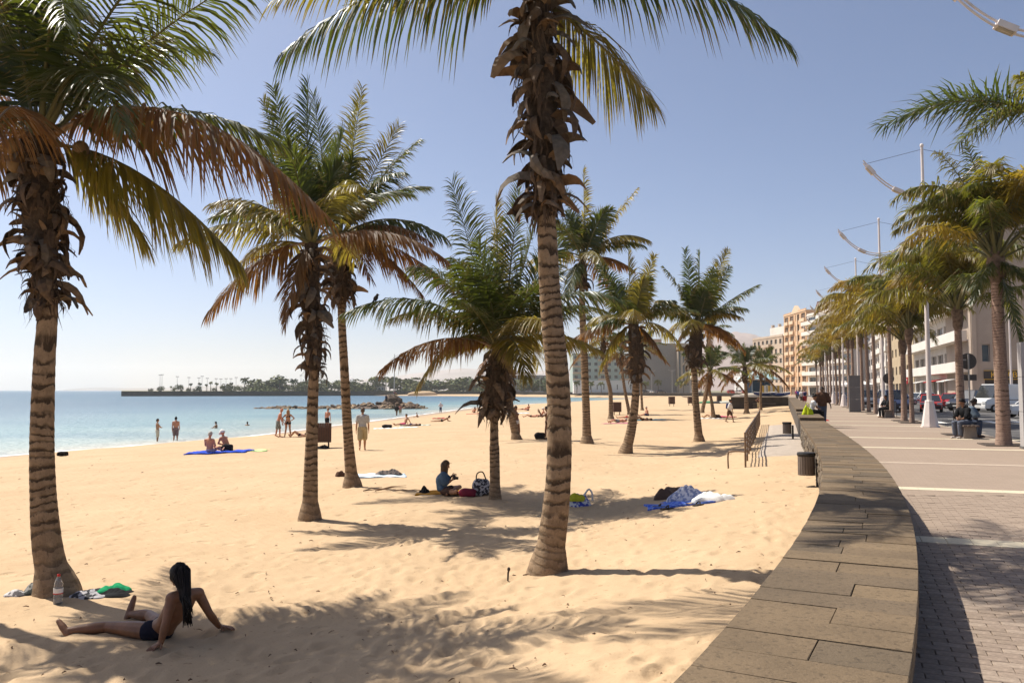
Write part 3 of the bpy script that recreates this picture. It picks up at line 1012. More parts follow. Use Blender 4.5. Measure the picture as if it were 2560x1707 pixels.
def frond_data(P0, P1, P2, L=.6, n=70, g=1.0, w=.03, lift=.25, rng=None, segs=4, stalk=.16, plume=0.0, ragged=.06, r0=.024, twist=0.0):
    """midrib along a curve, two rows of leaflets that bend under their own weight"""
    rng = rng or np.random.default_rng(1)
    P0, P1, P2 = np.array(P0, float), np.array(P1, float), np.array(P2, float)
    def B(t):
        t = np.asarray(t)[:, None]
        return (1 - t) ** 2 * P0 + 2 * t * (1 - t) * P1 + t * t * P2
    def dB(t):
        t = np.asarray(t)[:, None]
        return unit(2 * (1 - t) * (P1 - P0) + 2 * t * (P2 - P1))
    verts, quads, tris, uvs = [], [], [], []
    # midrib: flat at the base, thin at the tip
    k = 12
    tt = np.linspace(0, 1, k)
    c, T = B(tt), dB(tt)
    Z = np.array([0, 0, 1.0])
    S = np.cross(T, Z)
    S = unit(np.where(np.linalg.norm(S, axis=1, keepdims=True) < .05, np.array([[1.0, .2, 0]]), S))
    # keep side vectors from flipping
    for i in range(1, k):
        if S[i] @ S[i - 1] < 0: S[i] = -S[i]
    Nn = np.cross(S, T)
    rad = r0 * (1 - .86 * tt) + r0 * 1.3 * np.exp(-tt * 14)
    for i in range(k):
        for a in range(4):
            an = math.pi / 4 + a * math.pi / 2
            verts.append(c[i] + S[i] * math.cos(an) * rad[i] * 1.25 + Nn[i] * math.sin(an) * rad[i] * .8)
            uvs.append((0, tt[i]))
    for i in range(k - 1):
        for a in range(4):
            quads.append((i * 4 + a, i * 4 + (a + 1) % 4, i * 4 + 4 + (a + 1) % 4, i * 4 + 4 + a))
    nr = len(quads)
    base = len(verts)
    verts = [np.array(verts)]
    uvs = [np.array(uvs)]
    t = stalk + (1 - stalk) * (np.arange(n) + .5) / n
    allv, alluv = [], []
    cnt = 0
    for side in (-1, 1):
        ts = np.clip(t + rng.normal(0, .003, n), 0, .998)
        keep = rng.random(n) > ragged
        ts = ts[keep]
        m = len(ts)
        if m == 0: continue
        p, T = B(ts), dB(ts)
        S = np.cross(T, Z)
        S = unit(np.where(np.linalg.norm(S, axis=1, keepdims=True) < .05, np.array([[1.0, .2, 0]]), S))
        ref = S[0]
        flip = np.sign(np.einsum('ij,j->i', S, ref)); flip[flip == 0] = 1
        S = S * flip[:, None]
        Nn = np.cross(S, T)
        if twist:
            S, Nn = S * math.cos(twist) + Nn * math.sin(twist), Nn * math.cos(twist) - S * math.sin(twist)
        u = (ts - stalk) / (1 - stalk)
        al = np.radians((46 + 20 * min(g, 1.3)) - (28 + 14 * min(g, 1.3)) * u ** 1.4) + rng.normal(0, .07, m)
        lf = lift + rng.normal(0, .10, m) + (rng.normal(0, plume, m) if plume else 0)
        d0 = T * np.cos(al)[:, None] + S * (side * np.sin(al))[:, None] + Nn * lf[:, None]
        d0 = unit(d0)
        ln = L * (np.clip(u * 5 + .45, 0, 1)) * (1 - .62 * np.clip((u - .45) / .55, 0, 1) ** 1.3) * rng.uniform(.84, 1.12, m) * (1 + .18 * np.sin(u * 23 + rng.uniform(0, 6)) * (g > 1.2))
        gg = g * rng.uniform(.75, 1.25, m)
        pts = [p]
        for s in range(1, segs):
            f = s / (segs - 1)
            d = unit(d0 - Z * (gg * f ** 1.2)[:, None])
            pts.append(pts[-1] + d * (ln / (segs - 1))[:, None])
        prof = {4: [.55, 1.0, .72, 0], 3: [.7, 1.0, 0]}[segs]
        dmid = unit(pts[-1] - pts[0])
        W = unit(T - dmid * np.einsum('ij,ij->i', T, dmid)[:, None])
        roll = rng.normal(0, .35, m)
        Wn = np.cross(dmid, W)
        W = W * np.cos(roll)[:, None] + Wn * np.sin(roll)[:, None]
        ww = w * rng.uniform(.8, 1.15, m) * (1 - .4 * u)
        nv = 2 * (segs - 1) + 1
        V = np.zeros((m, nv, 3)); U = np.zeros((m, nv, 2))
        for s in range(segs - 1):
            V[:, 2 * s] = pts[s] - W * (ww * prof[s] / 2)[:, None]
            V[:, 2 * s + 1] = pts[s] + W * (ww * prof[s] / 2)[:, None]
            U[:, 2 * s, 0] = U[:, 2 * s + 1, 0] = s / (segs - 1)
        V[:, -1] = pts[-1]; U[:, -1, 0] = 1
        U[:, :, 1] = u[:, None]
        off = base + cnt
        idx = off + np.arange(m) * nv
        for s in range(segs - 2):
            quads += np.stack([idx + 2 * s, idx + 2 * s + 1, idx + 2 * s + 3, idx + 2 * s + 2], 1).tolist()
        e = 2 * (segs - 2)
        tris += np.stack([idx + e, idx + e + 1, idx + e + 2], 1).tolist()
        verts.append(V.reshape(-1, 3)); uvs.append(U.reshape(-1, 2))
        cnt += m * nv
    return np.vstack(verts), quads, tris, np.vstack(uvs), nr

def frond_mesh(kind, **kw):
    V, q, t, uv, nr = frond_data(**kw)
    me = np_mesh('frond', V, q, t, uv=uv)
    me.materials.append(LEAF[kind]); me.materials.append(RACH[kind])
    mi = np.zeros(len(me.polygons), dtype=np.int32); mi[:nr] = 1
    me.polygons.foreach_set('material_index', mi)
    return me

def trunk_mesh(pts, rad, pitch=.135, rng=None, nside=18, amp=.035):
    """ringed stem along a curve of points; v of the UV counts the rings"""
    rng = rng or np.random.default_rng(2)
    P = catmull(pts, 60)
    seg = np.concatenate([[0], np.cumsum(np.linalg.norm(np.diff(P, axis=0), axis=1))])
    tot = seg[-1]
    nr = max(24, int(tot / pitch * 4))
    s = np.linspace(0, tot, nr)
    C = np.stack([np.interp(s, seg, P[:, k]) for k in range(3)], 1)
    T = unit(np.gradient(C, axis=0))
    rk = np.interp(s / tot, [r[0] for r in rad], [r[1] for r in rad])
    # ring count with uneven spacing
    ph = np.cumsum(np.full(nr, 1) * (s[1] - s[0]) / pitch * (1 + .35 * np.sin(s * 2.1 + rng.uniform(0, 6)) + .25 * np.sin(s * 7.7 + rng.uniform(0, 6)) + rng.normal(0, .12, nr)))
    V, U = [], []
    X = np.array([1.0, 0, 0])
    for i in range(nr):
        u = unit(X - T[i] * (X @ T[i])); w = np.cross(T[i], u)
        for j in range(nside + 1):
            a = 2 * math.pi * j / nside
            wob = .12 * math.sin(a + s[i] * 3) + .08 * math.sin(2 * a - s[i] * 5)
            fr = (ph[i] + wob) % 1.0
            am = amp * min(1, .15 + s[i] / 2.4)
            led = 1 + am * (1 - fr) * 1.2 - am * .5
            led *= 1 + .02 * math.sin(3 * a + s[i] * 1.7)
            V.append(C[i] + (u * math.cos(a) + w * math.sin(a)) * rk[i] * led)
            U.append((j / nside, ph[i] + wob))
    m = nside + 1
    i, j = np.meshgrid(np.arange(nr - 1), np.arange(nside), indexing='ij')
    a = (i * m + j).ravel()
    Q = np.stack([a, a + 1, a + m + 1, a + m], 1)
    return np_mesh('trunk', V, Q, smooth=True, uv=U), C, T, rk, s

# torn leaf bases, a few shapes shared by all: broad flaps that bend over and hang, and short stubs
BOOT_MESHES = []
for k in range(16):
    rr = random.Random(100 + k)
    n = 6
    stub = k % 4 == 3
    L = rr.uniform(.16, .26) if stub else rr.uniform(.40, .74)
    w0 = rr.uniform(.09, .13) if stub else rr.uniform(.15, .25)
    end = rr.uniform(.2, .9) if stub else -rr.uniform(.9, 1.5)
    V, F = [], []
    p = Vector((0, 0, 0)); an = rr.uniform(-.3, .75) if not stub else rr.uniform(.7, 1.3)
    a0 = an
    tw0, tw1 = rr.uniform(-.25, .25), rr.uniform(-.7, .7)
    for i in range(n):
        f = i / (n - 1)
        wd = w0 * (.8 + .35 * math.sin(math.pi * min(1, f * 1.3))) * (1 - .35 * f) * rr.uniform(.88, 1.1)
        if i == n - 1: wd *= rr.uniform(.15, .6)
        th = .014 * (1 - f) + .004
        an = a0 + (end - a0) * min(1, f * 1.5) ** .8
        tw = tw0 + (tw1 - tw0) * f
        nrm = Vector((-math.sin(an), 0, math.cos(an)))
        ax = Vector((0, 1, 0)) * math.cos(tw) + nrm * math.sin(tw)
        cup = .22 * (1 - .5 * f)
        V += [p - ax * wd / 2, p + nrm * (wd * cup + th), p + ax * wd / 2, p + nrm * (wd * cup - th)]
        p = p + Vector((math.cos(an), 0, math.sin(an))) * (L / (n - 1))
    for i in range(n - 1):
        for a in range(4):
            F.append((i * 4 + a, i * 4 + (a + 1) % 4, i * 4 + 4 + (a + 1) % 4, i * 4 + 4 + a))
    F.append((0, 3, 2, 1)); F.append(((n - 1) * 4, (n - 1) * 4 + 1, (n - 1) * 4 + 2, (n - 1) * 4 + 3))
    me = MB().add(V, F).mesh('leaf_base'); me.materials.append(BOOTS[2 if stub and k % 8 == 3 else (k % 4 if not stub else 1)])
    BOOT_MESHES.append(me)

def coconut_palm(label, base, Y, trunk, boots, crown, fronds, r_base=.24, r_mid=.14, fill=8, L=.62, n=62, flen=2.6, nboots=40, boot_r=(.17, .24), boot_scale=1.0, seed=1,
                 segs=4, w=.032, nuts=(), lean=0.0, group='coconut palms on the beach', name='coconut_palm', dens=1.5, wid=1.25, fill_elev=(75, -15), bark=None):
    """trunk: display points from just above the base up to the boots; boots: display points of the shaggy part; crown: display point where fronds start"""
    rng = np.random.default_rng(seed); rr = random.Random(seed)
    b = dat_sand(*base) if not hasattr(base, 'shape') else base
    Yb = b[1] if Y is None else Y
    t = thing(name, label, 'palm tree', b, 0, group)
    loc = lambda p: np.array(p) - b
    cr = dat_y(*crown, Yb + lean)
    H = cr[2] - b[2]
    def on(p):
        q = dat_y(*p, Yb); f = np.clip((q[2] - b[2]) / H, 0, 1)
        return dat_y(*p, Yb + lean * f)
    tp = [np.array([0, 0, -.25]), np.array([0, 0, 0.0])] + [loc(on(p)) for p in trunk] + [loc(on(boots[0])) + np.array([0, 0, .2])]
    tl = sum(np.linalg.norm(tp[i + 1] - tp[i]) for i in range(len(tp) - 1))
    fl = .75 / tl
    me, C, T, rk, s = trunk_mesh(tp, [(0, r_base * 1.34), (.14 / tl, r_base * 1.2), (.36 / tl, r_base), (fl * .8, (r_base + r_mid * 2) / 3), (fl * 1.9, r_mid * 1.08), (.55, r_mid), (1, r_mid * .80)], rng=rng)
    link('trunk', me, bark or BARK, t)
    # fibre sleeve under the leaf bases
    bp = [loc(on(p)) for p in boots] + [loc(cr)]
    q = catmull(bp, 18)
    rb = np.interp(np.linspace(0, 1, 18), [0, .2, .6, 1], [boot_r[0] * .75, boot_r[0], boot_r[1] * .85, boot_r[1] * .55])
    V, F = [], []
    for i in range(18):
        for j in range(12):
            a = 2 * math.pi * j / 12
            k = rb[i] * .92 * rr.uniform(.80, 1.16)
            V.append(q[i] + np.array([math.cos(a) * k, math.sin(a) * k, rr.uniform(-.02, .02)]))
    for i in range(17):
        for j in range(12): F.append((i * 12 + j, i * 12 + (j + 1) % 12, i * 12 + 12 + (j + 1) % 12, i * 12 + 12 + j))
    link('fibre_sleeve', np_mesh('fibre_sleeve', V, F), FIBRE, t)
    for i in range(nboots):
        f = (i + rr.random() * .8) / nboots
        c = q[min(17, int(f * 17))]
        a = i * 2.39996 + rr.uniform(-.3, .3)
        rad = np.interp(f, [0, .2, .6, 1], [boot_r[0] * .7, boot_r[0], boot_r[1] * .9, boot_r[1] * .55]) * .8
        sc = boot_scale * rr.uniform(.42, .98) * (1.0 if f > .12 else .8)
        rot = Euler((rr.uniform(-.8, .8), rr.uniform(-.55, .75), a + rr.uniform(-.5, .5)), 'XYZ')
        link('leaf_base', BOOT_MESHES[rr.randrange(16)], None, t, c + np.array([math.cos(a) * rad, math.sin(a) * rad, 0]), rot, sc)
    c0 = loc(cr)
    # matted fibre and torn strips hanging out between the leaf bases
    if nboots > 30:
        SV, SF = [], []
        for i in range(int(nboots * 2.6)):
            f = rr.random(); c = q[min(17, int(f * 17))]; a = rr.uniform(0, 6.283)
            rad = np.interp(f, [0, .2, .6, 1], [boot_r[0] * .75, boot_r[0], boot_r[1] * .9, boot_r[1] * .55]) * rr.uniform(.85, 1.25)
            o_ = np.array([math.cos(a), math.sin(a), 0]); tn = np.array([-o_[1], o_[0], 0]) * rr.uniform(.004, .016) * boot_scale
            p0 = c + o_ * rad; L_ = rr.uniform(.10, .42) * boot_scale
            p1 = p0 + o_ * rr.uniform(-.02, .10) + np.array([rr.uniform(-.05, .05), rr.uniform(-.05, .05), -L_ * .5])
            p2 = p1 + o_ * rr.uniform(-.06, .05) + np.array([rr.uniform(-.06, .06), rr.uniform(-.06, .06), -L_ * .5])
            b0 = len(SV); SV += [p0 - tn, p0 + tn, p1 + tn, p1 - tn, p2]; SF += [(b0, b0 + 1, b0 + 2, b0 + 3), (b0 + 3, b0 + 2, b0 + 4)]
        fo = link('torn_fibre', MB().add(SV, SF).mesh('torn_fibre'), BOOTS[1], t); fo['kind'] = 'stuff'
    def put(P0, P1, P2, kind, Lf, g, lift, nn=n, ww=w, plume=0.0, ragged=.06):
        nn, ww = int(nn * dens), ww * wid
        org = P0
        me = frond_mesh(kind, P0=P0 - org, P1=P1 - org, P2=P2 - org, L=Lf, n=nn, g=g, lift=lift, w=ww, rng=rng, segs=segs, plume=plume, ragged=ragged, r0=.026 * (flen / 2.6), twist=(rr.choice((-1, 1)) * rr.uniform(.75, 1.35) if g < .95 else rr.uniform(-.3, .3)))
        link('frond', me, None, t, org)
    for fr in fronds:
        (tx, ty, dY, arch, g, kind), opt = fr[:6], (fr[6] if len(fr) > 6 else {})
        tip = loc(dat_y(tx, ty, Yb + lean + dY))
        d = tip - c0
        hd = np.array([d[0], d[1], 0]); hd = hd / max(np.linalg.norm(hd), .01)
        P0 = c0 + hd * .06 + np.array([0, 0, rr.uniform(-.12, .10)])
        ln = np.linalg.norm(d)
        P1 = P0 + d * .45 + np.array([0, 0, arch * ln * 2 * .75]) + (np.array([opt['bx'], 0, 0]) if 'bx' in opt else 0)
        put(P0, P1, tip, kind, opt.get('L', L), g, opt.get('lift', .22), opt.get('n', n), opt.get('w', w), ragged=opt.get('ragged', .06))
    for i in range(fill):
        a = i * 2.39996 + seed
        f = (i + .5) / fill
        el = R(fill_elev[0] + (fill_elev[1] - fill_elev[0]) * f + rr.uniform(-8, 8))
        ln = flen * rr.uniform(.85, 1.1) * (1 - .25 * (el > 1.0))
        hd = np.array([math.cos(a), math.sin(a), 0])
        P0 = c0 + hd * .05
        P1 = P0 + (hd * math.cos(el + .25) + np.array([0, 0, math.sin(el + .25)])) * ln * .55
        P2 = P0 + hd * ln * (math.cos(el) * .9 + .06) + np.array([0, 0, ln * (math.sin(el) * .95 - .30 * math.cos(el))])
        kind = 'g' if f < .6 else ('y' if f < .85 else 'o')
        put(P0, P1, P2, kind, L * rr.uniform(.9, 1.1), .35 + 1.6 * f, .3 - .25 * f)
    # spear of unopened leaves
    if fill:
        MB().tube([c0, c0 + np.array([.05, .03, flen * .33])], [.05, .012], 6).build('spear_leaf', LEAF['g'], t)
    for (nx, ny, dy) in nuts:
        c = loc(dat_y(nx, ny, Yb + lean + dy))
        o = MB().ellipsoid((0, 0, 0), (.10, .10, .125), 12, 8).build('coconut', simple('coconut_husk', (0.17, 0.105, 0.042), .6, scale=6), t, c, smooth=True)
    return t

# ---- the tall palm in the middle
coconut_palm('tallest beach palm, thick pale ringed trunk at centre, crown cut off by picture top', (1258, 1313), None,
    [(1282, 1100), (1283, 900), (1265, 700), (1257, 560)], [(1252, 480), (1250, 400), (1243, 220), (1235, 100)], (1232, -5),
    [(652, 118, -.2, .20, 2.6, 'g', dict(L=1.2, n=84, ragged=.12)), (630, 0, -1.2, .20, 2.2, 'y', dict(L=.9, n=76)), (1500, 238, .6, .10, 2.2, 'y', dict(L=1.1, n=78)),
     (1806, 95, -.4, .24, 1.9, 'g', dict(L=1.1, n=88)), (1120, -420, -.6, .1, .8, 'g'), (1390, -450, .6, .1, .8, 'g'), (1700, -210, 1.2, .2, 1.2, 'g'),
     (790, -230, 1.0, .2, 1.2, 'g'), (1330, -80, 3.0, .25, 1.4, 'y'), (1150, -60, 3.0, .25, 1.4, 'g'), (1190, -330, -3.2, .2, 1.2, 'g'), (1480, -190, -2.6, .2, 1.3, 'g'), (960, -170, -2.4, .22, 1.5, 'y')],
    r_base=.245, r_mid=.15, fill=3, dens=1.15, wid=1.0, L=.75, n=72, flen=3.2, nboots=190, boot_r=(.18, .31), boot_scale=1.12, seed=11, w=.034, fill_elev=(80, 30))

# ---- left foreground palm
coconut_palm('leftmost beach palm with orange dry fronds and coconuts, water bottle at its foot', (130, 1362), None,
    [(107, 1240), (97, 1050), (101, 850), (108, 740)], [(110, 690), (98, 600), (95, 500), (90, 420)], (92, 318),
    [(620, -75, .2, .12, 1.1, 'g', dict(L=.95, n=90)), (285, 300, -1.6, .42, 1.0, 'g', dict(L=.8, n=80)), (655, 335, .7, .20, 2.0, 'g', dict(L=.85, n=84)),
     (748, 492, -1.0, .25, 2.6, 'o', dict(L=1.15, n=100, w=.042)), (548, 600, .2, .17, 2.5, 'y', dict(L=1.25, n=92)), (335, 556, .6, .12, 1.9, 'y', dict(L=.95, n=70)),
     (-130, 270, -.8, .33, 1.6, 'g', dict(L=.8, n=80)), (-170, -40, .3, .14, 1.0, 'g'), (110, -160, .2, .0, .4, 'g'), (240, -190, -.4, .06, .7, 'g', dict(L=.8)),
     (-60, 440, .6, .18, 1.6, 'o'), (10, -150, -.5, .05, .6, 'g'), (480, 120, 2.4, .22, 1.3, 'g'), (150, 60, -2.6, .4, 1.2, 'g'), (430, -160, -1.4, .16, 1.0, 'g', dict(L=.9)),
     (-90, 90, 1.8, .2, 1.2, 'g'), (420, 300, 2.0, .2, 1.8, 'o', dict(L=.8))],
    r_base=.25, r_mid=.135, fill=4, dens=1.2, wid=1.12, L=.75, n=70, flen=2.7, nboots=140, boot_r=(.17, .30), boot_scale=.95, seed=23, w=.034, nuts=[(186, 346, -.1), (32, 338, -.2), (36, 376, -.2)], fill_elev=(80, -5))

# ---- a palm just outside the picture on the left, whose fronds and shadow reach in
_b = np.array([-7.3, 9.9, 0.0]); _b[2] = float(sand_z(_b[0], _b[1]))
coconut_palm('beach palm standing just out of view at far left, frond tips reaching in', _b, None,
    [(-215, 900), (-212, 500)], [(-205, 250), (-196, 120)], (-190, 20),
    [(40, 130, .3, .28, 1.6, 'g', dict(L=.8, n=74)), (60, -60, -.3, .16, 1.1, 'g', dict(L=.8, n=74)), (-30, 300, -.6, .30, 1.8, 'o', dict(L=.7)), (120, -260, .2, .12, .9, 'g'), (-20, 60, -1.6, .3, 1.5, 'g')],
    r_base=.23, r_mid=.135, fill=11, L=.85, n=64, flen=3.2, nboots=24, boot_r=(.16, .26), seed=97, w=.034, dens=1.1, wid=1.0, fill_elev=(70, -10))

# ---- the pair of palms left of the centre
coconut_palm('straight beach palm in front of the slatted bin, tall shaggy collar under its crown', (711, 1193), None,
    [(716, 1010), (719, 910)], [(722, 850), (720, 760), (712, 660)], (716, 560),
    [(478, 720, -.2, .17, 2.2, 'o', dict(L=.85)), (488, 468, .3, .2, 1.7, 'y'), (604, 235, .2, .03, .6, 'y'), (628, 203, -.4, .0, .5, 'g'), (706, 188, .0, .0, .45, 'g'), (660, 330, -1.6, .1, .8, 'g'),
     (560, 600, .8, .2, 1.6, 'y'), (655, 745, -.5, .3, 1.3, 'o'), (790, 300, 1.0, .05, .7, 'g')],
    r_base=.21, r_mid=.115, fill=9, L=.66, n=64, flen=2.6, nboots=110, boot_r=(.17, .27), boot_scale=.9, seed=31, lean=.2, fill_elev=(75, 0))
coconut_palm('slender beach palm leaning left behind the straight one, its fronds bowed over to the right', (809, 1118), None,
    [(800, 1010), (791, 850), (785, 740)], [(783, 690), (784, 640)], (776, 552),
    [(832, 202, .0, .03, .6, 'y'), (822, 240, 1.0, .02, .5, 'g', dict(L=.8)), (916, 290, .3, .05, .8, 'y'), (958, 326, -.4, .12, 1.0, 'g', dict(L=.8)), (925, 396, -1.2, .26, 1.3, 'g', dict(L=.8)),
     (1022, 545, -.2, .22, 1.9, 'g', dict(L=1.05)), (1036, 660, .3, .15, 2.2, 'o', dict(L=1.0)), (966, 672, -.6, .16, 2.0, 'o', dict(L=.95)), (720, 220, .3, .0, .4, 'g'), (850, 640, -1.2, .3, 1.5, 'o'), (770, 330, -1.0, .06, .6, 'g')],
    r_base=.235, r_mid=.115, fill=9, L=.74, n=62, flen=3.1, nboots=90, boot_r=(.22, .34), boot_scale=1.15, seed=37, fill_elev=(75, 10))

# ---- the low palm beside the seated woman
coconut_palm('short beach palm by the seated woman, a small bird perched on its long left frond', (1137, 1148), None,
    [(1136, 1060), (1135, 990)], [(1136, 945), (1140, 900)], (1147, 800),
    [(1038, 421, .0, .04, .75, 'g', dict(L=.95)), (1140, 460, .4, .02, .5, 'y', dict(L=.7)), (1191, 434, .2, .02, .5, 'g'), (788, 720, -.2, .25, 2.1, 'g', dict(L=.95)), (960, 886, .0, .42, 1.9, 'y', dict(L=.85)),
     (950, 615, -.5, .26, 1.2, 'g', dict(L=.85)), (1424, 690, -.4, .27, 1.6, 'g', dict(L=.85)), (1378, 805, .2, .16, 1.5, 'y'), (1210, 868, -1.3, .38, 1.2, 'y'), (1230, 515, 1.0, .04, .6, 'g'),
     (1046, 782, .9, .22, 1.6, 'o'), (1040, 690, -1.8, .2, 1.0, 'g'), (1250, 640, -1.4, .16, 1.0, 'g', dict(L=.8)), (1100, 560, -1.4, .06, .7, 'g', dict(L=.85)), (1290, 560, .6, .08, .8, 'g')],
    r_base=.135, r_mid=.10, fill=9, L=.75, n=64, flen=3.0, nboots=80, boot_r=(.26, .36), boot_scale=1.15, seed=41, fill_elev=(72, 5))

coconut_palm('thin bent palm that the bather leans on, mostly behind the short palm', (1186, 1009), None,
    [(1176, 960), (1171, 915)], [(1168, 880), (1166, 860)], (1166, 800), [], r_base=.26, r_mid=.16, fill=11, L=.6, n=34, flen=3.0, nboots=20, boot_r=(.25, .34), seed=43, segs=3, w=.05)

coconut_palm('tall slim palm seen just right of the central trunk', (1348, 1018), None,
    [(1346, 930), (1341, 800), (1337, 690)], [(1337, 660), (1338, 640)], (1339, 595),
    [(1340, 390, .0, .02, .6, 'y'), (1462, 436, .2, .06, 1.1, 'y'), (1491, 552, -.3, .26, 1.7, 'y'), (1455, 620, .3, .2, 2.0, 'o'), (1300, 440, .6, .02, .6, 'g'), (1270, 500, -.6, .1, 1.0, 'g'), (1215, 600, .3, .2, 1.6, 'y'), (1390, 480, -1.6, .1, .9, 'g'), (1300, 690, -1.2, .2, 1.4, 'g')],
    r_base=.30, r_mid=.165, fill=8, L=.85, n=44, flen=3.6, nboots=26, boot_r=(.24, .3), boot_scale=1.1, seed=47, w=.055, segs=3)
coconut_palm('curved palm right of centre with long shaggy brown collar', (1437, 1040), None,
    [(1450, 985), (1459, 920)], [(1461, 880), (1462, 820)], (1455, 745),
    [(1377, 608, .0, .05, .8, 'g'), (1443, 580, .2, .0, .5, 'y'), (1504, 586, .1, .04, .7, 'y'), (1525, 824, .3, .2, 1.8, 'o'), (1545, 690, -.3, .24, 1.3, 'g'), (1352, 760, .2, .2, 1.6, 'g'), (1480, 640, -1.5, .1, .8, 'y'), (1410, 690, -1.6, .2, 1.1, 'g'), (1378, 850, .5, .22, 1.6, 'y')],
    r_base=.27, r_mid=.165, fill=9, L=.75, n=44, flen=3.0, nboots=44, boot_r=(.30, .38), boot_scale=1.1, seed=53, w=.05, segs=3)
coconut_palm('beach palm with big dark shaggy collar nearest the railing, fronds clear against the sky', (1606, 1014), None,
    [(1600, 950), (1596, 890)], [(1594, 845), (1595, 810)], (1602, 745),
    [(1573, 574, .0, .03, .6, 'g'), (1607, 578, .2, .0, .5, 'g'), (1672, 574, .1, .04, .7, 'y'), (1676, 613, .2, .06, .9, 'g'), (1739, 655, -.1, .08, 1.2, 'g'), (1702, 728, -.4, .22, 1.2, 'y'), (1478, 728, .0, .27, 1.8, 'g'), (1510, 690, -.8, .22, 1.4, 'y'), (1526, 615, .3, .14, 1.1, 'g'), (1556, 786, .3, .2, 1.5, 'o'), (1640, 620, -1.4, .06, .8, 'g'), (1690, 790, .9, .2, 1.7, 'o')],
    r_base=.26, r_mid=.155, fill=8, L=.78, n=46, flen=3.1, nboots=44, boot_r=(.32, .46), boot_scale=1.2, seed=59, w=.05, segs=3)

# ---- palms farther along the beach
FAR = [
    ('thin upright far palm rising behind the reclining sunbathers', (1403, 962), [(1402, 900), (1393, 860)], [(1390, 830), (1387, 810)], (1385, 778), 61, .34),
    ('far palm leaning left, its foot behind the curved palm', (1446, 952), [(1436, 900), (1430, 860)], [(1428, 840), (1427, 832)], (1428, 812), 67, .30),
    ('straight far palm behind the curved palm, dry fronds spreading right', (1475, 942), [(1473, 900), (1472, 870)], [(1472, 850), (1473, 835)], (1476, 800), 71, .28),
    ('far palm with drooping brown fronds right behind the dark collared palm', (1612, 948), [(1622, 900), (1627, 860)], [(1628, 830), (1628, 810)], (1628, 765), 73, .36),
    ('young yellow-green palm with open crown near the dark collared palm', (1640, 960), [(1634, 920), (1630, 900)], [(1630, 885), (1631, 878)], (1632, 852), 79, .26),
    ('bushy far palm left of the blue kiosk', (1715, 950), [(1714, 915), (1713, 890)], [(1712, 880), (1711, 868)], (1710, 842), 83, .36),
    ('far palm standing in front of the blue kiosk', (1747, 942), [(1747, 910), (1748, 890)], [(1748, 875), (1748, 862)], (1748, 842), 89, .26),
]
for lab, base, tr, bo, cr, sd, rb in FAR:
    coconut_palm(lab, base, None, tr, bo, cr, [], r_base=rb * .85, r_mid=rb * .5, fill=17, L=.75, n=34, flen=3.0 + (sd % 3) * .3, nboots=18, boot_r=(rb * .8, rb * 1.1), boot_scale=1.3, seed=sd, segs=3, w=.07, fill_elev=(82, -32))

# ================================================================== promenade palms
def queen_meshes():
    out = []
    rng = np.random.default_rng(77)
    for k, (el, kind) in enumerate([(84, 'q'), (76, 'q'), (68, 'q'), (58, 'q'), (46, 'q'), (26, 'q')] * 2):
        e = R(el + (6 if k > 5 else 0))
        ln = 3.3 + .3 * (k % 2)
        hd = np.array([1.0, 0, 0])
        P1 = (hd * math.cos(e + .15) + np.array([0, 0, math.sin(e + .15)])) * ln * .72
        P2 = hd * ln * (math.cos(e) * .62 + .34) + np.array([0, .1 * (k % 3 - 1), ln * (math.sin(e) * .80 - .34)])
        out.append(frond_mesh(kind, P0=np.zeros(3), P1=P1, P2=P2, L=.66, n=110, g=1.3 + .05 * k, w=.044, lift=.35, rng=rng, segs=3, stalk=.2, plume=.55, ragged=.03, r0=.03))
    return out
QF = queen_meshes()
QFK = {}
def recol(me, kind):
    if (me.name, kind) not in QFK:
        c = me.copy(); c.materials[0] = LEAF[kind]; QFK[(me.name, kind)] = c
    return QFK[(me.name, kind)]

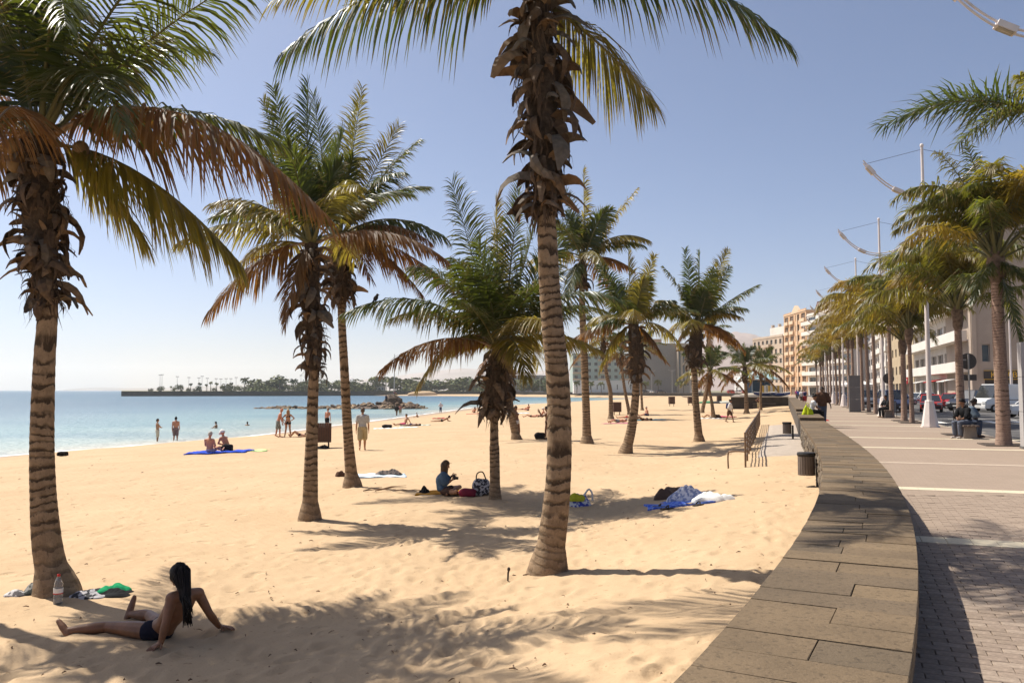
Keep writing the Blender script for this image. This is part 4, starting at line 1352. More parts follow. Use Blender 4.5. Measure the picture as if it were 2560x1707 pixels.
def queen_palm(label, x, y, h, seed, nf=17, scale=1.0, r=.2, tint=None, specials=(), group='palms along the promenade kerb'):
    rr = random.Random(seed); rng = np.random.default_rng(seed)
    t = thing('promenade_palm', label, 'palm tree', (x, y, 0), 0, group)
    lx, ly = rr.uniform(-.12, .06), rr.uniform(-.1, .1)
    pts = [np.array([0, 0, -.1]), np.array([0, 0, 0.]), np.array([lx * .3, ly * .3, h * .35]), np.array([lx, ly, h])]
    me, C, T, rk, s = trunk_mesh(pts, [(0, r * 1.25), (.05, r * 1.15), (.12, r), (.7, r * .86), (1, r * .8)], pitch=.085, rng=rng, nside=14, amp=.02)
    link('trunk', me, BARKQ, t)
    # swollen collar of old leaf bases
    V, F = [], []
    prof = [(-.05, .72), (.12, 1.05), (.35, 1.35), (.65, 1.30), (.95, .9), (1.25, .5)]
    for (dz, k) in prof:
        for j in range(12):
            a = 2 * math.pi * j / 12
            q = max(r, .15) * k * rr.uniform(.86, 1.14)
            V.append((lx + math.cos(a) * q, ly + math.sin(a) * q, h + dz * scale * .8))
    for i in range(len(prof) - 1):
        for j in range(12): F.append((i * 12 + j, i * 12 + (j + 1) % 12, i * 12 + 12 + (j + 1) % 12, i * 12 + 12 + j))
    link('fibre_collar', np_mesh('fibre_collar', V, F), simple('queen_collar', (0.16, 0.105, 0.072), .95, var=.45, scale=9, bumpy=.7), t)
    for i in range(nf):
        f = (i + .5) / nf
        k = min(5, int(f * 6)) + (6 if rr.random() < .5 else 0)
        a = i * 2.39996 + seed * 1.7
        me = QF[k]
        if tint and rr.random() < tint[1]: me = recol(me, tint[0])
        link('frond', me, None, t, (lx + math.cos(a) * r * .4, ly + math.sin(a) * r * .4, h + .55 * scale + .25 * (1 - f)), (rr.uniform(-.08, .08), rr.uniform(-.1, .1), a), scale * rr.uniform(.85, 1.1))
    for (tx, ty, dY, arch, g, kind, Lf) in specials:
        tip = dat_y(tx, ty, y + dY) - np.array([x, y, 0])
        P0 = np.array([lx, ly, h + .7])
        d = tip - P0; ln = np.linalg.norm(d)
        link('frond', frond_mesh(kind, P0=np.zeros(3), P1=d * .45 + np.array([0, 0, arch * ln * 1.5]), P2=d, L=Lf, n=100, g=g, w=.042, lift=.42, rng=rng, segs=3, plume=.6, stalk=.2, ragged=.03, r0=.035), None, t, P0)
    # square of soil edged with steel in the paving
    q = MB()
    for sx, sy, dx, dy in ((0, -.55, 1.2, .08), (0, .55, 1.2, .08), (-.56, 0, .08, 1.02), (.56, 0, .08, 1.02)): q.box((sx, sy, .015), (dx, dy, .03))
    q.box((0, 0, .008), (1.02, 1.02, .008))
    q.build('tree_grate', simple('grate', (0.075, 0.055, 0.042), .8, scale=20), t, rot=(0, 0, -R(18)))
    return t

W18 = [
    (19.0, 7.2, 'nearest promenade palm, trunk out of view, long frond reaching in from the right edge'),
    (24.7, 4.9, 'promenade palm with pale stout trunk beside the bench'),
    (30.4, 3.9, 'promenade palm with dark ringed trunk left of the round sign'),
    (41.6, 3.5, 'promenade palm with reddish trunk right of the second white lamp post'),
    (44.2, 3.1, 'promenade palm close left of the reddish trunk, darker vase-shaped collar'),
    (57.2, 4.2, 'promenade palm just left of the grey-based lamp, crown hiding the peach block'),
    (49.0, 3.7, 'promenade palm just before the second lamp post, trunk half behind it'),
    (61.5, 3.9, 'slim promenade palm behind the grey pillar'),
    (66.0, 3.3, 'promenade palm close before the third lamp post, low crown'),
    (74.0, 3.6, 'promenade palm between the third and fourth lamp posts, nearer of two'),
    (79.0, 3.9, 'promenade palm between the third and fourth lamp posts, farther of two'),
    (90.0, 3.7, 'ochre promenade palm between the fourth and fifth lamp posts, nearer of two'),
    (95.0, 3.4, 'ochre promenade palm between the fourth and fifth lamp posts, farther of two'),
    (106., 3.6, 'small yellow promenade palm past the fifth lamp post'),
    (111., 3.8, 'small ochre promenade palm past the fifth lamp post, second one'),
    (122., 3.4, 'distant promenade palm past the sixth lamp post'),
    (131., 3.6, 'distant promenade palm beyond the walkers, second from the end of the row'),
    (143., 3.6, 'last distant promenade palm at the end of the row'),
]
for k, (y, h, lab) in enumerate(W18):
    sp = []
    if k == 0: sp = [(2025, 290, .3, .20, .75, 'g', 1.15), (2110, 250, .9, .20, .9, 'g', 1.0), (2200, 330, -.8, .24, 1.0, 'q', .9), (2335, 175, -1.5, .2, 1.3, 'q', .6), (2560, 60, 1.0, .2, 1.2, 'q', .6), (2700, 260, -1.0, .2, 1.2, 'q', .6), (2480, 500, 1.5, .2, 1.5, 'q', .6), (2640, 420, 2.5, .2, 1.5, 'q', .6)]
    if k == 1: sp = [(2150, 350, .4, .22, 1.3, 'q', .6), (2220, 330, -.6, .14, .9, 'g', .6), (2090, 480, .8, .3, 1.4, 'q', .6), (2352, 640, -.8, .1, 1.5, 'g', .5), (2230, 700, -1.0, .14, 1.6, 'g', .5), (2352, 830, -.6, .12, 1.4, 'g', .5)]
    if k == 2: sp = [(2075, 560, .3, .26, 1.2, 'q', .6), (2160, 440, .0, .12, .9, 'q', .6), (2250, 560, -.3, .2, 1.1, 'g', .6)]
    queen_palm(lab, float(ROW(y)), y, h + (1.8 if k > 4 else .5 if k > 2 else 0), 200 + k * 7, nf=0 if k == 0 else 28 if k < 3 else 24 if k < 9 else 18, scale=1.25, r={1: .20, 2: .15, 3: .115, 4: .16}.get(k, .135), tint=('k', .88 if 4 < k < 15 else .30), specials=sp)
# ================================================================== people
SKIN = {
    'tan': simple('skin_tan', (0.42, 0.215, 0.115), .55, var=.17, scale=11, spec=.35),
    'pale': simple('skin_pale', (0.56, 0.33, 0.21), .55, var=.17, scale=11, spec=.35),
    'red': simple('skin_sunburnt', (0.50, 0.22, 0.13), .55, var=.18, scale=11, spec=.35),
    'brown': simple('skin_brown', (0.215, 0.097, 0.047), .5, var=.18, scale=11, spec=.45),
    'dark': simple('skin_dark', (0.085, 0.045, 0.028), .5, var=.18, scale=11, spec=.45),
}
HAIR = {
    'black': simple('hair_black', (0.012, 0.009, 0.008), .55, var=.5, scale=60, spec=.12),
    'brown': simple('hair_brown', (0.085, 0.047, 0.023), .55, var=.35, scale=40, spec=.3),
    'fair': simple('hair_fair', (0.40, 0.27, 0.13), .6, var=.3, scale=40),
    'grey': simple('hair_grey', (0.42, 0.39, 0.35), .7, var=.25, scale=40),
    'white': simple('cap_white', (0.74, 0.70, 0.64), .8, var=.06, scale=12),
}
EYE = simple('eye_dark', (0.02, 0.015, 0.012), .3)
LIP = simple('lip', (0.30, 0.10, 0.075), .5)
def cloth(name, c, pat=None):
    return simple('cloth_' + name, c, .9, var=.14, scale=9, spec=.15, bumpy=.12) if pat is None else pattern('cloth_' + name, c, pat)
def pattern(name, a, b2):
    if name in MATS: return MATS[name]
    m, nt, b = newmat(name)
    c = coords(nt)
    n = noise(nt, c, 16, 1.5, .5)
    nt.links.new(ramp(nt, n, [(.46, a), (.52, b2)]), b.inputs['Base Color'])
    b.inputs['Roughness'].default_value = .9
    return m

V3 = Vector
def remesh(mb, voxel, smooth_it=4, fac=.5):
    me = mb.mesh('tmp')
    o = bpy.data.objects.new('tmp', me)
    COL.objects.link(o)
    r = o.modifiers.new('r', 'REMESH'); r.mode = 'VOXEL'; r.voxel_size = voxel; r.use_smooth_shade = True
    if smooth_it:
        s = o.modifiers.new('s', 'SMOOTH'); s.iterations = smooth_it; s.factor = fac
    bpy.context.view_layer.update()
    ev = o.evaluated_get(bpy.context.evaluated_depsgraph_get())
    out = bpy.data.meshes.new_from_object(ev)
    bpy.data.objects.remove(o)
    bpy.data.meshes.remove(me)
    return out

def loft(mb, rings, n=14):
    """rings: (centre, side axis, front axis, half width, half depth)"""
    v, f = [], []
    for c, sx, fx, a, b in rings:
        for j in range(n):
            t = 2 * math.pi * j / n
            v.append(c + sx * (a * math.cos(t)) + fx * (b * math.sin(t)))
    k = len(rings)
    for i in range(k - 1):
        for j in range(n):
            p, q = i * n + j, i * n + (j + 1) % n
            f.append((p, q, q + n, p + n))
    f.append(tuple(range(n - 1, -1, -1))); f.append(tuple(range((k - 1) * n, k * n)))
    mb.add(v, f)

def limb(mb, pts, rad):
    """a tapering limb through joints, rounded at every joint"""
    P, Rr = [], []
    for i in range(len(pts) - 1):
        for s in range(4):
            t = s / 4
            P.append(pts[i].lerp(pts[i + 1], t)); Rr.append(rad[i] * (1 - t) + rad[i + 1] * t)
    P.append(pts[-1]); Rr.append(rad[-1])
    mb.tube(P, Rr, 10)
    for p, r in zip(pts, rad): mb.ellipsoid(p, (r, r, r), 10, 6)

def body_parts(J, H, sex, grow=0.0, what=('torso', 'neck', 'head', 'arms', 'legs', 'feet', 'hands'), cut=None):
    """closed shapes that are fused into one skin; grow makes the clothing that lies over them"""
    mb = MB()
    k = H / 1.75
    g = grow
    pel, che, nk, hd = J['pelvis'], J['chest'], J['neck'], J['head']
    sx1 = (J['shR'] - J['shL']).normalized(); sx0 = (J['hipR'] - J['hipL']).normalized()
    up = (che - pel).normalized()
    wsc = .93 if sex == 'f' else 1.0
    if 'torso' in what or 'pelvis' in what:
        prof = [(-.13, .105, .085), (-.04, .165 if sex == 'f' else .155, .115), (.10, .165 if sex == 'f' else .152, .112), (.30, .128 if sex == 'f' else .142, .092), (.50, .140 if sex == 'f' else .155, .10),
                (.74, .155 * wsc + .008, .112), (.92, .150 * wsc, .098), (1.02, .10 * wsc, .075), (1.08, .06, .055)]
        if 'pelvis' in what: prof = [p for p in prof if p[0] <= (cut or .2)]
        rings = []
        bend = J.get('spine', V3((0, 0, 0)))
        for t, a, b in prof:
            c = pel.lerp(che, t) + bend * math.sin(max(0, min(1, t)) * math.pi)
            s = sx0.lerp(sx1, max(0, min(1, t))).normalized()
            f = s.cross(up).normalized() * -1
            rings.append((c, s, f, a * k + g, b * k + g))
        loft(mb, rings)
        if 'torso' in what:
            for s in ('shL', 'shR'):
                limb(mb, [che.lerp(J[s], .35), J[s]], [.062 * k * wsc + g, .058 * k * wsc + g])
            if sex == 'f':
                f = sx1.cross(up).normalized() * -1
                f = -f if f.dot(J['face']) < 0 else f
                for s in (-1, 1):
                    mb.ellipsoid(pel.lerp(che, .72) + sx1 * (.068 * k * s) + f * (.082 * k), (.062 * k + g, .062 * k + g, .066 * k + g), 10, 7)
    if 'neck' in what: limb(mb, [che.lerp(nk, .3), nk.lerp(hd, .35)], [.060 * k, .052 * k])
    if 'arms' in what or 'sleeves' in what:
        for s in 'LR':
            a, e, w = J['sh' + s], J['el' + s], J['wr' + s]
            if 'arms' in what:
                limb(mb, [a, a.lerp(e, .45), e, e.lerp(w, .3), w], [.053 * k * wsc + g, .047 * k * wsc + g, .038 * k * wsc + g, .041 * k * wsc + g, .027 * k * wsc + g])
            else:
                limb(mb, [a, a.lerp(e, J.get('sleeve', .6))], [.060 * k + g, .058 * k + g])
    if 'legs' in what or 'thighs' in what:
        for s in 'LR':
            h, n_, a = J['hip' + s], J['kn' + s], J['an' + s]
            if 'legs' in what:
                limb(mb, [h, h.lerp(n_, .4), n_, n_.lerp(a, .32), a], [.088 * k + g, .080 * k + g, .054 * k + g, .058 * k + g, .036 * k + g])
            else:
                t = J.get('leglen', .7)
                if t <= 1: limb(mb, [h, h.lerp(n_, t)], [.092 * k + g, (.092 - .028 * t) * k + g * 1.6])
                else: limb(mb, [h, n_, n_.lerp(a, t - 1)], [.092 * k + g, .062 * k + g, .048 * k + g])
    if 'feet' in what:
        for s in 'LR':
            a, t = J['an' + s], J['toe' + s]
            d = (t - a).normalized()
            dn = (a - J['kn' + s]).normalized()
            heel = a + dn * .035 * k - d * .045 * k
            limb(mb, [heel, a.lerp(t, .45) + dn * .022 * k, t + dn * .018 * k], [.034 * k, .036 * k, .026 * k])
    if 'head' in what:
        rot = head_rot(J)
        def hf(d):
            jaw = 1 - .22 * max(0, -d.z) * (1 if d.y > -.3 else .5)
            return jaw * (1 + .03 * max(0, d.y))
        mb.ellipsoid(hd, (.076 * k, .098 * k, .118 * k), 16, 12, rot=rot, fn=hf)
        R_ = lambda x, y, z: hd + rot @ V3((x * k, y * k, z * k))
        mb.tube([R_(0, .088, .022), R_(0, .108, -.018), R_(0, .09, -.026)], [.008 * k, .017 * k, .010 * k], 6)
        mb.ellipsoid(R_(0, .066, -.092), (.026 * k, .02 * k, .018 * k), 8, 5, rot=rot)
        for s in (-1, 1): mb.ellipsoid(R_(.078 * s, -.006, -.005), (.012 * k, .022 * k, .034 * k), 8, 5, rot=rot)
    if 'hands' in what:
        for s in 'LR':
            w = J['wr' + s]; d = J['hd' + s].normalized(); nrm = J['hn' + s].normalized()
            side = d.cross(nrm).normalized()
            loft(mb, [(w - d * .01 * k, side, nrm, .024 * k, .019 * k), (w + d * .035 * k, side, nrm, .036 * k, .017 * k), (w + d * .085 * k, side, nrm, .041 * k, .014 * k), (w + d * .095 * k, side, nrm, .036 * k, .010 * k)], 10)
    return mb

def head_rot(J):
    f = J['face'].normalized()
    u = J.get('headup', V3((0, 0, 1)))
    u = (u - f * u.dot(f)).normalized()
    r = f.cross(u)
    return Matrix((r, f, u)).transposed()

def fingers(J, H, curl):
    """five unequal fingers on each hand, bent at the knuckles"""
    mb = MB(); k = H / 1.75
    for s in 'LR':
        w = J['wr' + s]; d = J['hd' + s].normalized(); n = J['hn' + s].normalized(); side = d.cross(n).normalized()
        sg = J.get('thumb' + s, 1)
        c = J.get('curl' + s, curl)
        for i, (off, ln) in enumerate(((-.030, .066), (-.010, .080), (.011, .075), (.031, .058))):
            p = w + d * .082 * k - side * (off * sg * k)
            P = [p]
            a = .15
            for q, f in ((0, .45), (1, .32), (2, .23)):
                dd = (d * math.cos(a) + n * math.sin(a) - side * (off * sg * 2.6)).normalized()
                p = p + dd * ln * f * k; P.append(p); a += c
            mb.tube(P, [.0088 * k, .0082 * k, .0074 * k, .006 * k], 6)
        p = w + d * .028 * k + side * (.030 * sg * k)
        P = [p, p + (d * .5 + side * sg * .8 + n * .2).normalized() * .034 * k]
        P.append(P[-1] + (d * .85 + side * sg * .35 + n * .35).normalized() * .030 * k)
        mb.tube(P, [.0115 * k, .0098 * k, .0075 * k], 6)
    return mb

def join_mesh(me, extra, mats):
    """adds the small shapes of extra (a list of (MB, material index)) to a fused body"""
    bm = bmesh.new(); bm.from_mesh(me)
    for mb, mi in extra:
        vs = [bm.verts.new(v) for v in mb.v]
        for f in mb.f:
            try:
                fc = bm.faces.new([vs[i] for i in f]); fc.material_index = mi; fc.smooth = True
            except ValueError: pass
    bm.to_mesh(me); bm.free()
    me.materials.clear()
    for m in mats: me.materials.append(m)
    for p in me.polygons: p.use_smooth = True
    return me

def person(label, J, loc, rotz=0.0, H=1.75, sex='m', skin='tan', hair='brown', hairstyle='short', wear=(), voxel=.017, curl=.35, group=None, fing=True):
    t = thing('person', label, 'person', loc, rotz, group)
    J.setdefault('face', V3((0, 1, 0)))
    for s in 'LR':
        J.setdefault('hd' + s, (J['wr' + s] - J['el' + s]).normalized())
        J.setdefault('hn' + s, V3((1 if s == 'L' else -1, .2, -.1)))
        hd = J['hd' + s].normalized(); n = J['hn' + s]; J['hn' + s] = (n - hd * n.dot(hd)).normalized()
    me = remesh(body_parts(J, H, sex), voxel, 4 if voxel < .012 else 2)
    rot = head_rot(J); hd = J['head']; k = H / 1.75
    R_ = lambda x, y, z: hd + rot @ V3((x * k, y * k, z * k))
    ex = []
    if fing: ex.append((fingers(J, H, curl), 0))
    eyes = MB()
    for s in (-1, 1): eyes.ellipsoid(R_(.031 * s, .084, .014), (.013 * k, .008 * k, .007 * k), 8, 5, rot=rot)
    ex.append((eyes, 1))
    lips = MB().ellipsoid(R_(0, .088, -.055), (.024 * k, .010 * k, .007 * k), 8, 5, rot=rot)
    ex.append((lips, 2))
    link('body', join_mesh(me, ex, [SKIN[skin], EYE, LIP]), None, t)
    hm = MB()
    if hairstyle != 'bald':
        def cap(d):
            return 1.0
        # scalp: the head's upper back, a little larger
        v, f = [], []
        nu, nv = 18, 9
        for i in range(nv + 1):
            for j in range(nu):
                ph = 2 * math.pi * j / nu
                back = (1 - math.sin(ph)) / 2                  # 1 at the back of the head
                thm = R(62 + 62 * back)
                th = thm * i / nv
                d = V3((math.sin(th) * math.cos(ph), math.sin(th) * math.sin(ph), math.cos(th)))
                q = 1.10 + .05 * math.sin(7 * ph + 3 * th)
                v.append(R_(d.x * .080 * q, d.y * .101 * q - .004, d.z * .124 * q))
        for i in range(nv):
            for j in range(nu):
                a, b = i * nu + j, i * nu + (j + 1) % nu
                f.append((a, a + nu, b + nu, b))
        hm.add(v, f)
        if hairstyle in ('long', 'bob'):
            L = .30 if hairstyle == 'bob' else .46
            rr = random.Random(len(label))
            for q in range(16):
                a = R(-205 + 230 * q / 15)
                x, y = .082 * math.cos(a), .09 * math.sin(a)
                P = [R_(x * .8, y * .8, .06), R_(x, y, .0)]
                p = P[-1]
                for s in range(4):
                    p = p + V3((rr.uniform(-.008, .008), rr.uniform(-.008, .008), -L * k / 4))
                    P.append(p)
                hm.tube(P, [.022 * k, .024 * k, .024 * k, .022 * k, .018 * k, .006 * k], 6)
        if hairstyle == 'pony':
            P = [R_(0, -.10, .03), R_(0, -.17, .02), R_(0, -.19, -.06), R_(0, -.17, -.14)]
            hm.tube(P, [.025 * k, .035 * k, .028 * k, .008 * k], 8)
        if hairstyle == 'bun': hm.ellipsoid(R_(0, -.09, .09), (.05 * k, .05 * k, .045 * k), 10, 6)
        if hairstyle == 'afro': hm.ellipsoid(R_(0, -.03, .05), (.15 * k, .15 * k, .13 * k), 12, 8, fn=lambda d: 1 + .05 * math.sin(9 * d.x + 7 * d.y))
        if hairstyle == 'cap':
            hm.tube([R_(0, .07, .045), R_(0, .165, .03)], [.07 * k, .05 * k], 10)
        if hairstyle == 'hat':
            loft(hm, [(R_(0, 0, .05), rot @ V3((1, 0, 0)), rot @ V3((0, 1, 0)), .17 * k, .19 * k), (R_(0, 0, .06), rot @ V3((1, 0, 0)), rot @ V3((0, 1, 0)), .17 * k, .19 * k)], 14)
        hm.build('cap' if hairstyle == 'cap' else 'hat' if hairstyle == 'hat' else 'hair', HAIR[hair], t, smooth=True)
    for w in wear:
        nm, mat = w[0], w[1]
        opt = w[2] if len(w) > 2 else {}
        JJ = dict(J); JJ.update({a: b for a, b in opt.items() if a in ('sleeve', 'leglen')})
        g = opt.get('g', .013)
        vx = max(.012, voxel * .9)
        if nm in ('shirt', 'jacket', 'dress'): mb = body_parts(JJ, H, sex, g, ('torso', 'sleeves') + (('thighs',) if nm == 'dress' else ()))
        elif nm in ('shorts', 'trousers', 'jeans', 'swim_shorts'): mb = body_parts(JJ, H, sex, g, ('pelvis', 'thighs'), .22)
        elif nm in ('briefs', 'bikini_bottom'):
            JJ['leglen'] = .07
            mb = body_parts(JJ, H, sex, .008, ('pelvis', 'thighs'), .12)
        elif nm == 'bikini_top':
            mb = MB()
            up = (J['chest'] - J['pelvis']).normalized(); s1 = (J['shR'] - J['shL']).normalized(); f1 = J['face'] - up * J['face'].dot(up)
            f1 = f1.normalized()
            c = J['pelvis'].lerp(J['chest'], .70)
            loft(mb, [(c - up * .02, s1, f1, .152 * k, .108 * k), (c + up * .02, s1, f1, .155 * k, .11 * k)])
            for s in (-1, 1): mb.ellipsoid(J['pelvis'].lerp(J['chest'], .72) + s1 * (.068 * k * s) + f1 * (.085 * k), (.066 * k, .068 * k, .062 * k), 10, 7)
        elif nm == 'backpack':
            up = (J['chest'] - J['pelvis']).normalized(); s1 = (J['shR'] - J['shL']).normalized()
            f1 = s1.cross(up) * -1
            f1 = -f1 if f1.dot(J['face']) < 0 else f1
            c = J['pelvis'].lerp(J['chest'], .58) - f1 * .19 * k
            mb = MB(); mb.ellipsoid(c, (.15, .10, .21), 14, 10, rot=Matrix((s1, f1, up)).transposed(), fn=lambda d: 1 / max(.72, max(abs(d.x), abs(d.y), abs(d.z)) ** .6))
            for s in (-1, 1): mb.tube([c + up * .16 + s1 * .08 * s, J['chest'] + s1 * .1 * s + up * .03, J['chest'] + s1 * .1 * s + f1 * .12 - up * .08, c - up * .15 + s1 * .12 * s], .018, 6)
        elif nm == 'shoes':
            mb = body_parts(JJ, H, sex, 0, ('feet',))
            for i in range(len(mb.v)): pass
        else: continue
        link(nm, remesh(mb, vx if nm != 'bikini_top' else .012, 2), mat, t)
    return t

# ------------------------------------------------------------------ poses: facing +Y, right hand at +X
def stand(H=1.75, stride=0.0, arms=((.10, 0), (.10, 0)), lean=0.0, bend=(.06, .06), spread=0.0, female=False):
    k = H
    hw, sw = .052 * k, (.098 if female else .108) * k
    J = {}
    J['pelvis'] = V3((0, 0, .535 * k)); J['chest'] = V3((0, lean * .30 * k, .815 * k)); J['neck'] = V3((0, lean * .33 * k + .005, .855 * k)); J['head'] = V3((0, lean * .36 * k + .02, .932 * k))
    for s, sg, st in (('L', -1, stride), ('R', 1, -stride)):
        J['hip' + s] = V3((sg * hw, 0, .51 * k))
        kn = V3((sg * (hw + .3 * spread), st * .55 * .25 * k + (.03 if st > 0 else .0) * k, .285 * k))
        an = V3((sg * (hw + spread) * .95, st * .30 * k, .050 * k + (.035 * k if st < 0 else 0)))
        J['kn' + s], J['an' + s] = kn, an
        J['toe' + s] = an + V3((sg * .02, .125 * k * .85, -.022 * k - (.03 * k if st < 0 else 0)))
        sh = V3((sg * sw, lean * .29 * k, .795 * k)); J['sh' + s] = sh
        out, fw = arms[0 if s == 'L' else 1]
        b = bend[0 if s == 'L' else 1]
        el = sh + V3((sg * math.sin(out), math.sin(fw), -math.cos(out) * math.cos(fw))).normalized() * .178 * k
        J['el' + s] = el
        J['wr' + s] = el + V3((sg * math.sin(out) * .4, math.sin(fw + b), -math.cos(fw + b))).normalized() * .150 * k
    return J

def akimbo(J, H):
    for s, sg in (('L', -1), ('R', 1)):
        J['el' + s] = J['sh' + s] + V3((sg * .12 * H, -.03 * H, -.125 * H))
        J['wr' + s] = V3((sg * .085 * H, .03 * H, .575 * H))
        J['hd' + s] = V3((-sg * .4, .5, -.5))
    return J

def sit(H=1.75, lean=-.15, knees=.42, spread=.10, arms='knees', reach=.36, turn=0.0):
    """sitting on the ground, knees drawn up"""
    k = H / 1.75
    J = {}
    J['pelvis'] = V3((0, 0, .13)) * k; J['chest'] = V3((0, lean, .58)) * k; J['neck'] = V3((0, lean + .02, .66)) * k; J['head'] = V3((0, lean + .05, .80)) * k
    for s, sg in (('L', -1), ('R', 1)):
        J['hip' + s] = V3((sg * .09, .02, .11)) * k
        J['kn' + s] = V3((sg * spread, .06 + reach, knees)) * k
        rem = math.sqrt(max(.02, .42 ** 2 - (knees - .07) ** 2))
        J['an' + s] = V3((sg * spread, .06 + reach + rem * (1 if knees < .35 else .55), .06)) * k
        J['toe' + s] = J['an' + s] + V3((0, .17, .02 if knees > .3 else .12)) * k
        J['sh' + s] = V3((sg * .185, lean - .01, .555)) * k
        if arms == 'knees':
            J['el' + s] = V3((sg * .23, lean + .20, .36)) * k; J['wr' + s] = V3((sg * .12, .06 + reach - .06, knees + .02)) * k
        elif arms == 'back':
            J['el' + s] = V3((sg * .24, lean - .14, .32)) * k; J['wr' + s] = V3((sg * .26, lean - .26, .06)) * k
            J['hd' + s] = V3((sg * .4, -.9, -.1)); J['hn' + s] = V3((0, 0, -1))
        elif arms == 'lap':
            J['el' + s] = V3((sg * .23, lean + .08, .32)) * k; J['wr' + s] = V3((sg * .06, .24, .27)) * k
            J['hd' + s] = V3((-sg * .5, .7, 0))
    return J

def lie(H=1.75, prone=False, prop=0.0, knee=0.0):
    """lying along +Y, head at -Y end when supine; prop raises the upper body"""
    k = H / 1.75
    J = {}
    cz = .12
    J['pelvis'] = V3((0, 0, cz)) * k
    c = V3((0, -.46 * math.cos(prop), cz + .46 * math.sin(prop))) * k
    J['chest'] = c; d = (c - J['pelvis']).normalized()
    J['neck'] = c + d * .08 * k; J['head'] = c + d * .22 * k
    up = V3((0, 0, 1))
    for s, sg in (('L', -1), ('R', 1)):
        J['hip' + s] = V3((sg * .09, .03, cz - .01)) * k
        J['kn' + s] = V3((sg * .11, .44 - .12 * knee, .09 + .36 * knee)) * k
        J['an' + s] = V3((sg * .12, .86 - .34 * knee, .06)) * k
        J['toe' + s] = J['an' + s] + (V3((0, .10, .13)) if not prone else V3((0, .16, -.02))) * k
        J['sh' + s] = c + V3((sg * .185, .02, 0)) * k
        if prop > .1:
            J['el' + s] = V3((sg * .24, c.y / k - .10, .10)) * k; J['wr' + s] = V3((sg * .16, c.y / k + (.14 if not prone else -.3), .06)) * k
        else:
            J['el' + s] = V3((sg * .30, -.24, .09)) * k; J['wr' + s] = V3((sg * .30, .02, .06)) * k
        J['hn' + s] = V3((0, 0, -1))
    J['face'] = (up if not prone else V3((0, -1, -.3))) if prop < .1 else (V3((0, .9, .3)) if not prone else V3((0, -1, -.1)))
    J['headup'] = d if (prop < .1) else V3((0, 0, 1))
    return J

def face_to(dx, dy): return math.atan2(-dx, dy)        # rotz that turns +Y towards (dx, dy)
def height_at(bx, by, ty, sit_=False):
    b = at_sand(bx, by); return b, (by - ty) / FOC * b[1]

# ------------------------------------------------------------------ the reclining man in front
def build_reclining_man():
    b = dat_sand(385, 1468)
    Y0 = b[1]
    o = V3(b)
    D = lambda x, y, dy: V3(dat_y(x, y, Y0 + dy)) - o
    G = lambda x, y, dz: V3(dat_sand(x, y)) + V3((0, 0, dz)) - o
    J = {}
    J['pelvis'] = D(368, 1446, .08); J['chest'] = D(424, 1366, -.06); J['neck'] = D(420, 1350, -.05); J['head'] = D(411, 1323, -.03)
    J['shL'] = D(394, 1373, -.19); J['shR'] = D(456, 1362, .10)
    J['elL'] = D(380, 1432, -.27); J['wrL'] = G(369, 1488, .05)
    J['elR'] = D(481, 1408, .12); J['wrR'] = G(503, 1448, .045)
    J['hipL'] = D(352, 1449, .00); J['hipR'] = D(372, 1440, .18)
    J['knL'] = D(246, 1439, .16); J['anL'] = G(158, 1461, .055); J['toeL'] = J['anL'] + V3((-.10, .03, .085))
    J['knR'] = D(343, 1412, .58); J['anR'] = G(300, 1423, .06); J['toeR'] = J['anR'] + V3((.02, .06, .16))
    J['face'] = V3((-.72, .66, .12)); J['spine'] = V3((.02, -.03, -.015))
    J['hdL'] = V3((-.35, -.75, -.18)); J['hnL'] = V3((0, 0, -1)); J['hdR'] = V3((.92, .05, -.10)); J['hnR'] = V3((0, 0, -1))
    J['thumbL'] = 1; J['thumbR'] = -1; J['curlL'] = .16; J['curlR'] = .12
    t = person('tanned man with long dark braids propped on his arms in the sand, dark swim briefs', J, b, H=1.78, skin='brown', hair='black', hairstyle='short',
               wear=[('briefs', cloth('ink', (0.012, 0.012, 0.022)))], voxel=.0085, curl=.2)
    # long braids down the back
    rot = head_rot(J); hd = J['head']; rr = random.Random(3)
    R_ = lambda x, y, z: hd + rot @ V3((x, y, z))
    q = MB()
    up = V3((0, 0, 1))
    for i in range(52):
        a = rr.uniform(-1.25, 1.1)
        h0 = rr.uniform(-.02, .09)
        p0 = R_(.092 * math.sin(a), -.112 * math.cos(a), h0)
        P = [R_(.06 * math.sin(a), -.07 * math.cos(a), h0 + .035), p0]
        tgt = D(432 + rr.uniform(-10, 11), rr.uniform(1392, 1442), -.30 + rr.uniform(-.06, .04))
        mid = D(426 + 13 * math.sin(a) + rr.uniform(-2, 2), 1362, -.235 + .05 * abs(math.sin(a)))
        for s in (.35, .7, 1.0): P.append(p0.lerp(mid, s))
        for s in (.35, .7, 1.0): P.append(mid.lerp(tgt, s) + V3((rr.uniform(-.008, .008), rr.uniform(-.008, .008), 0)))
        q.tube(P, [.010, .011, .010, .010, .0095, .009, .008, .003], 6)
    q.build('braids', HAIR['black'], t, smooth=True)
build_reclining_man()

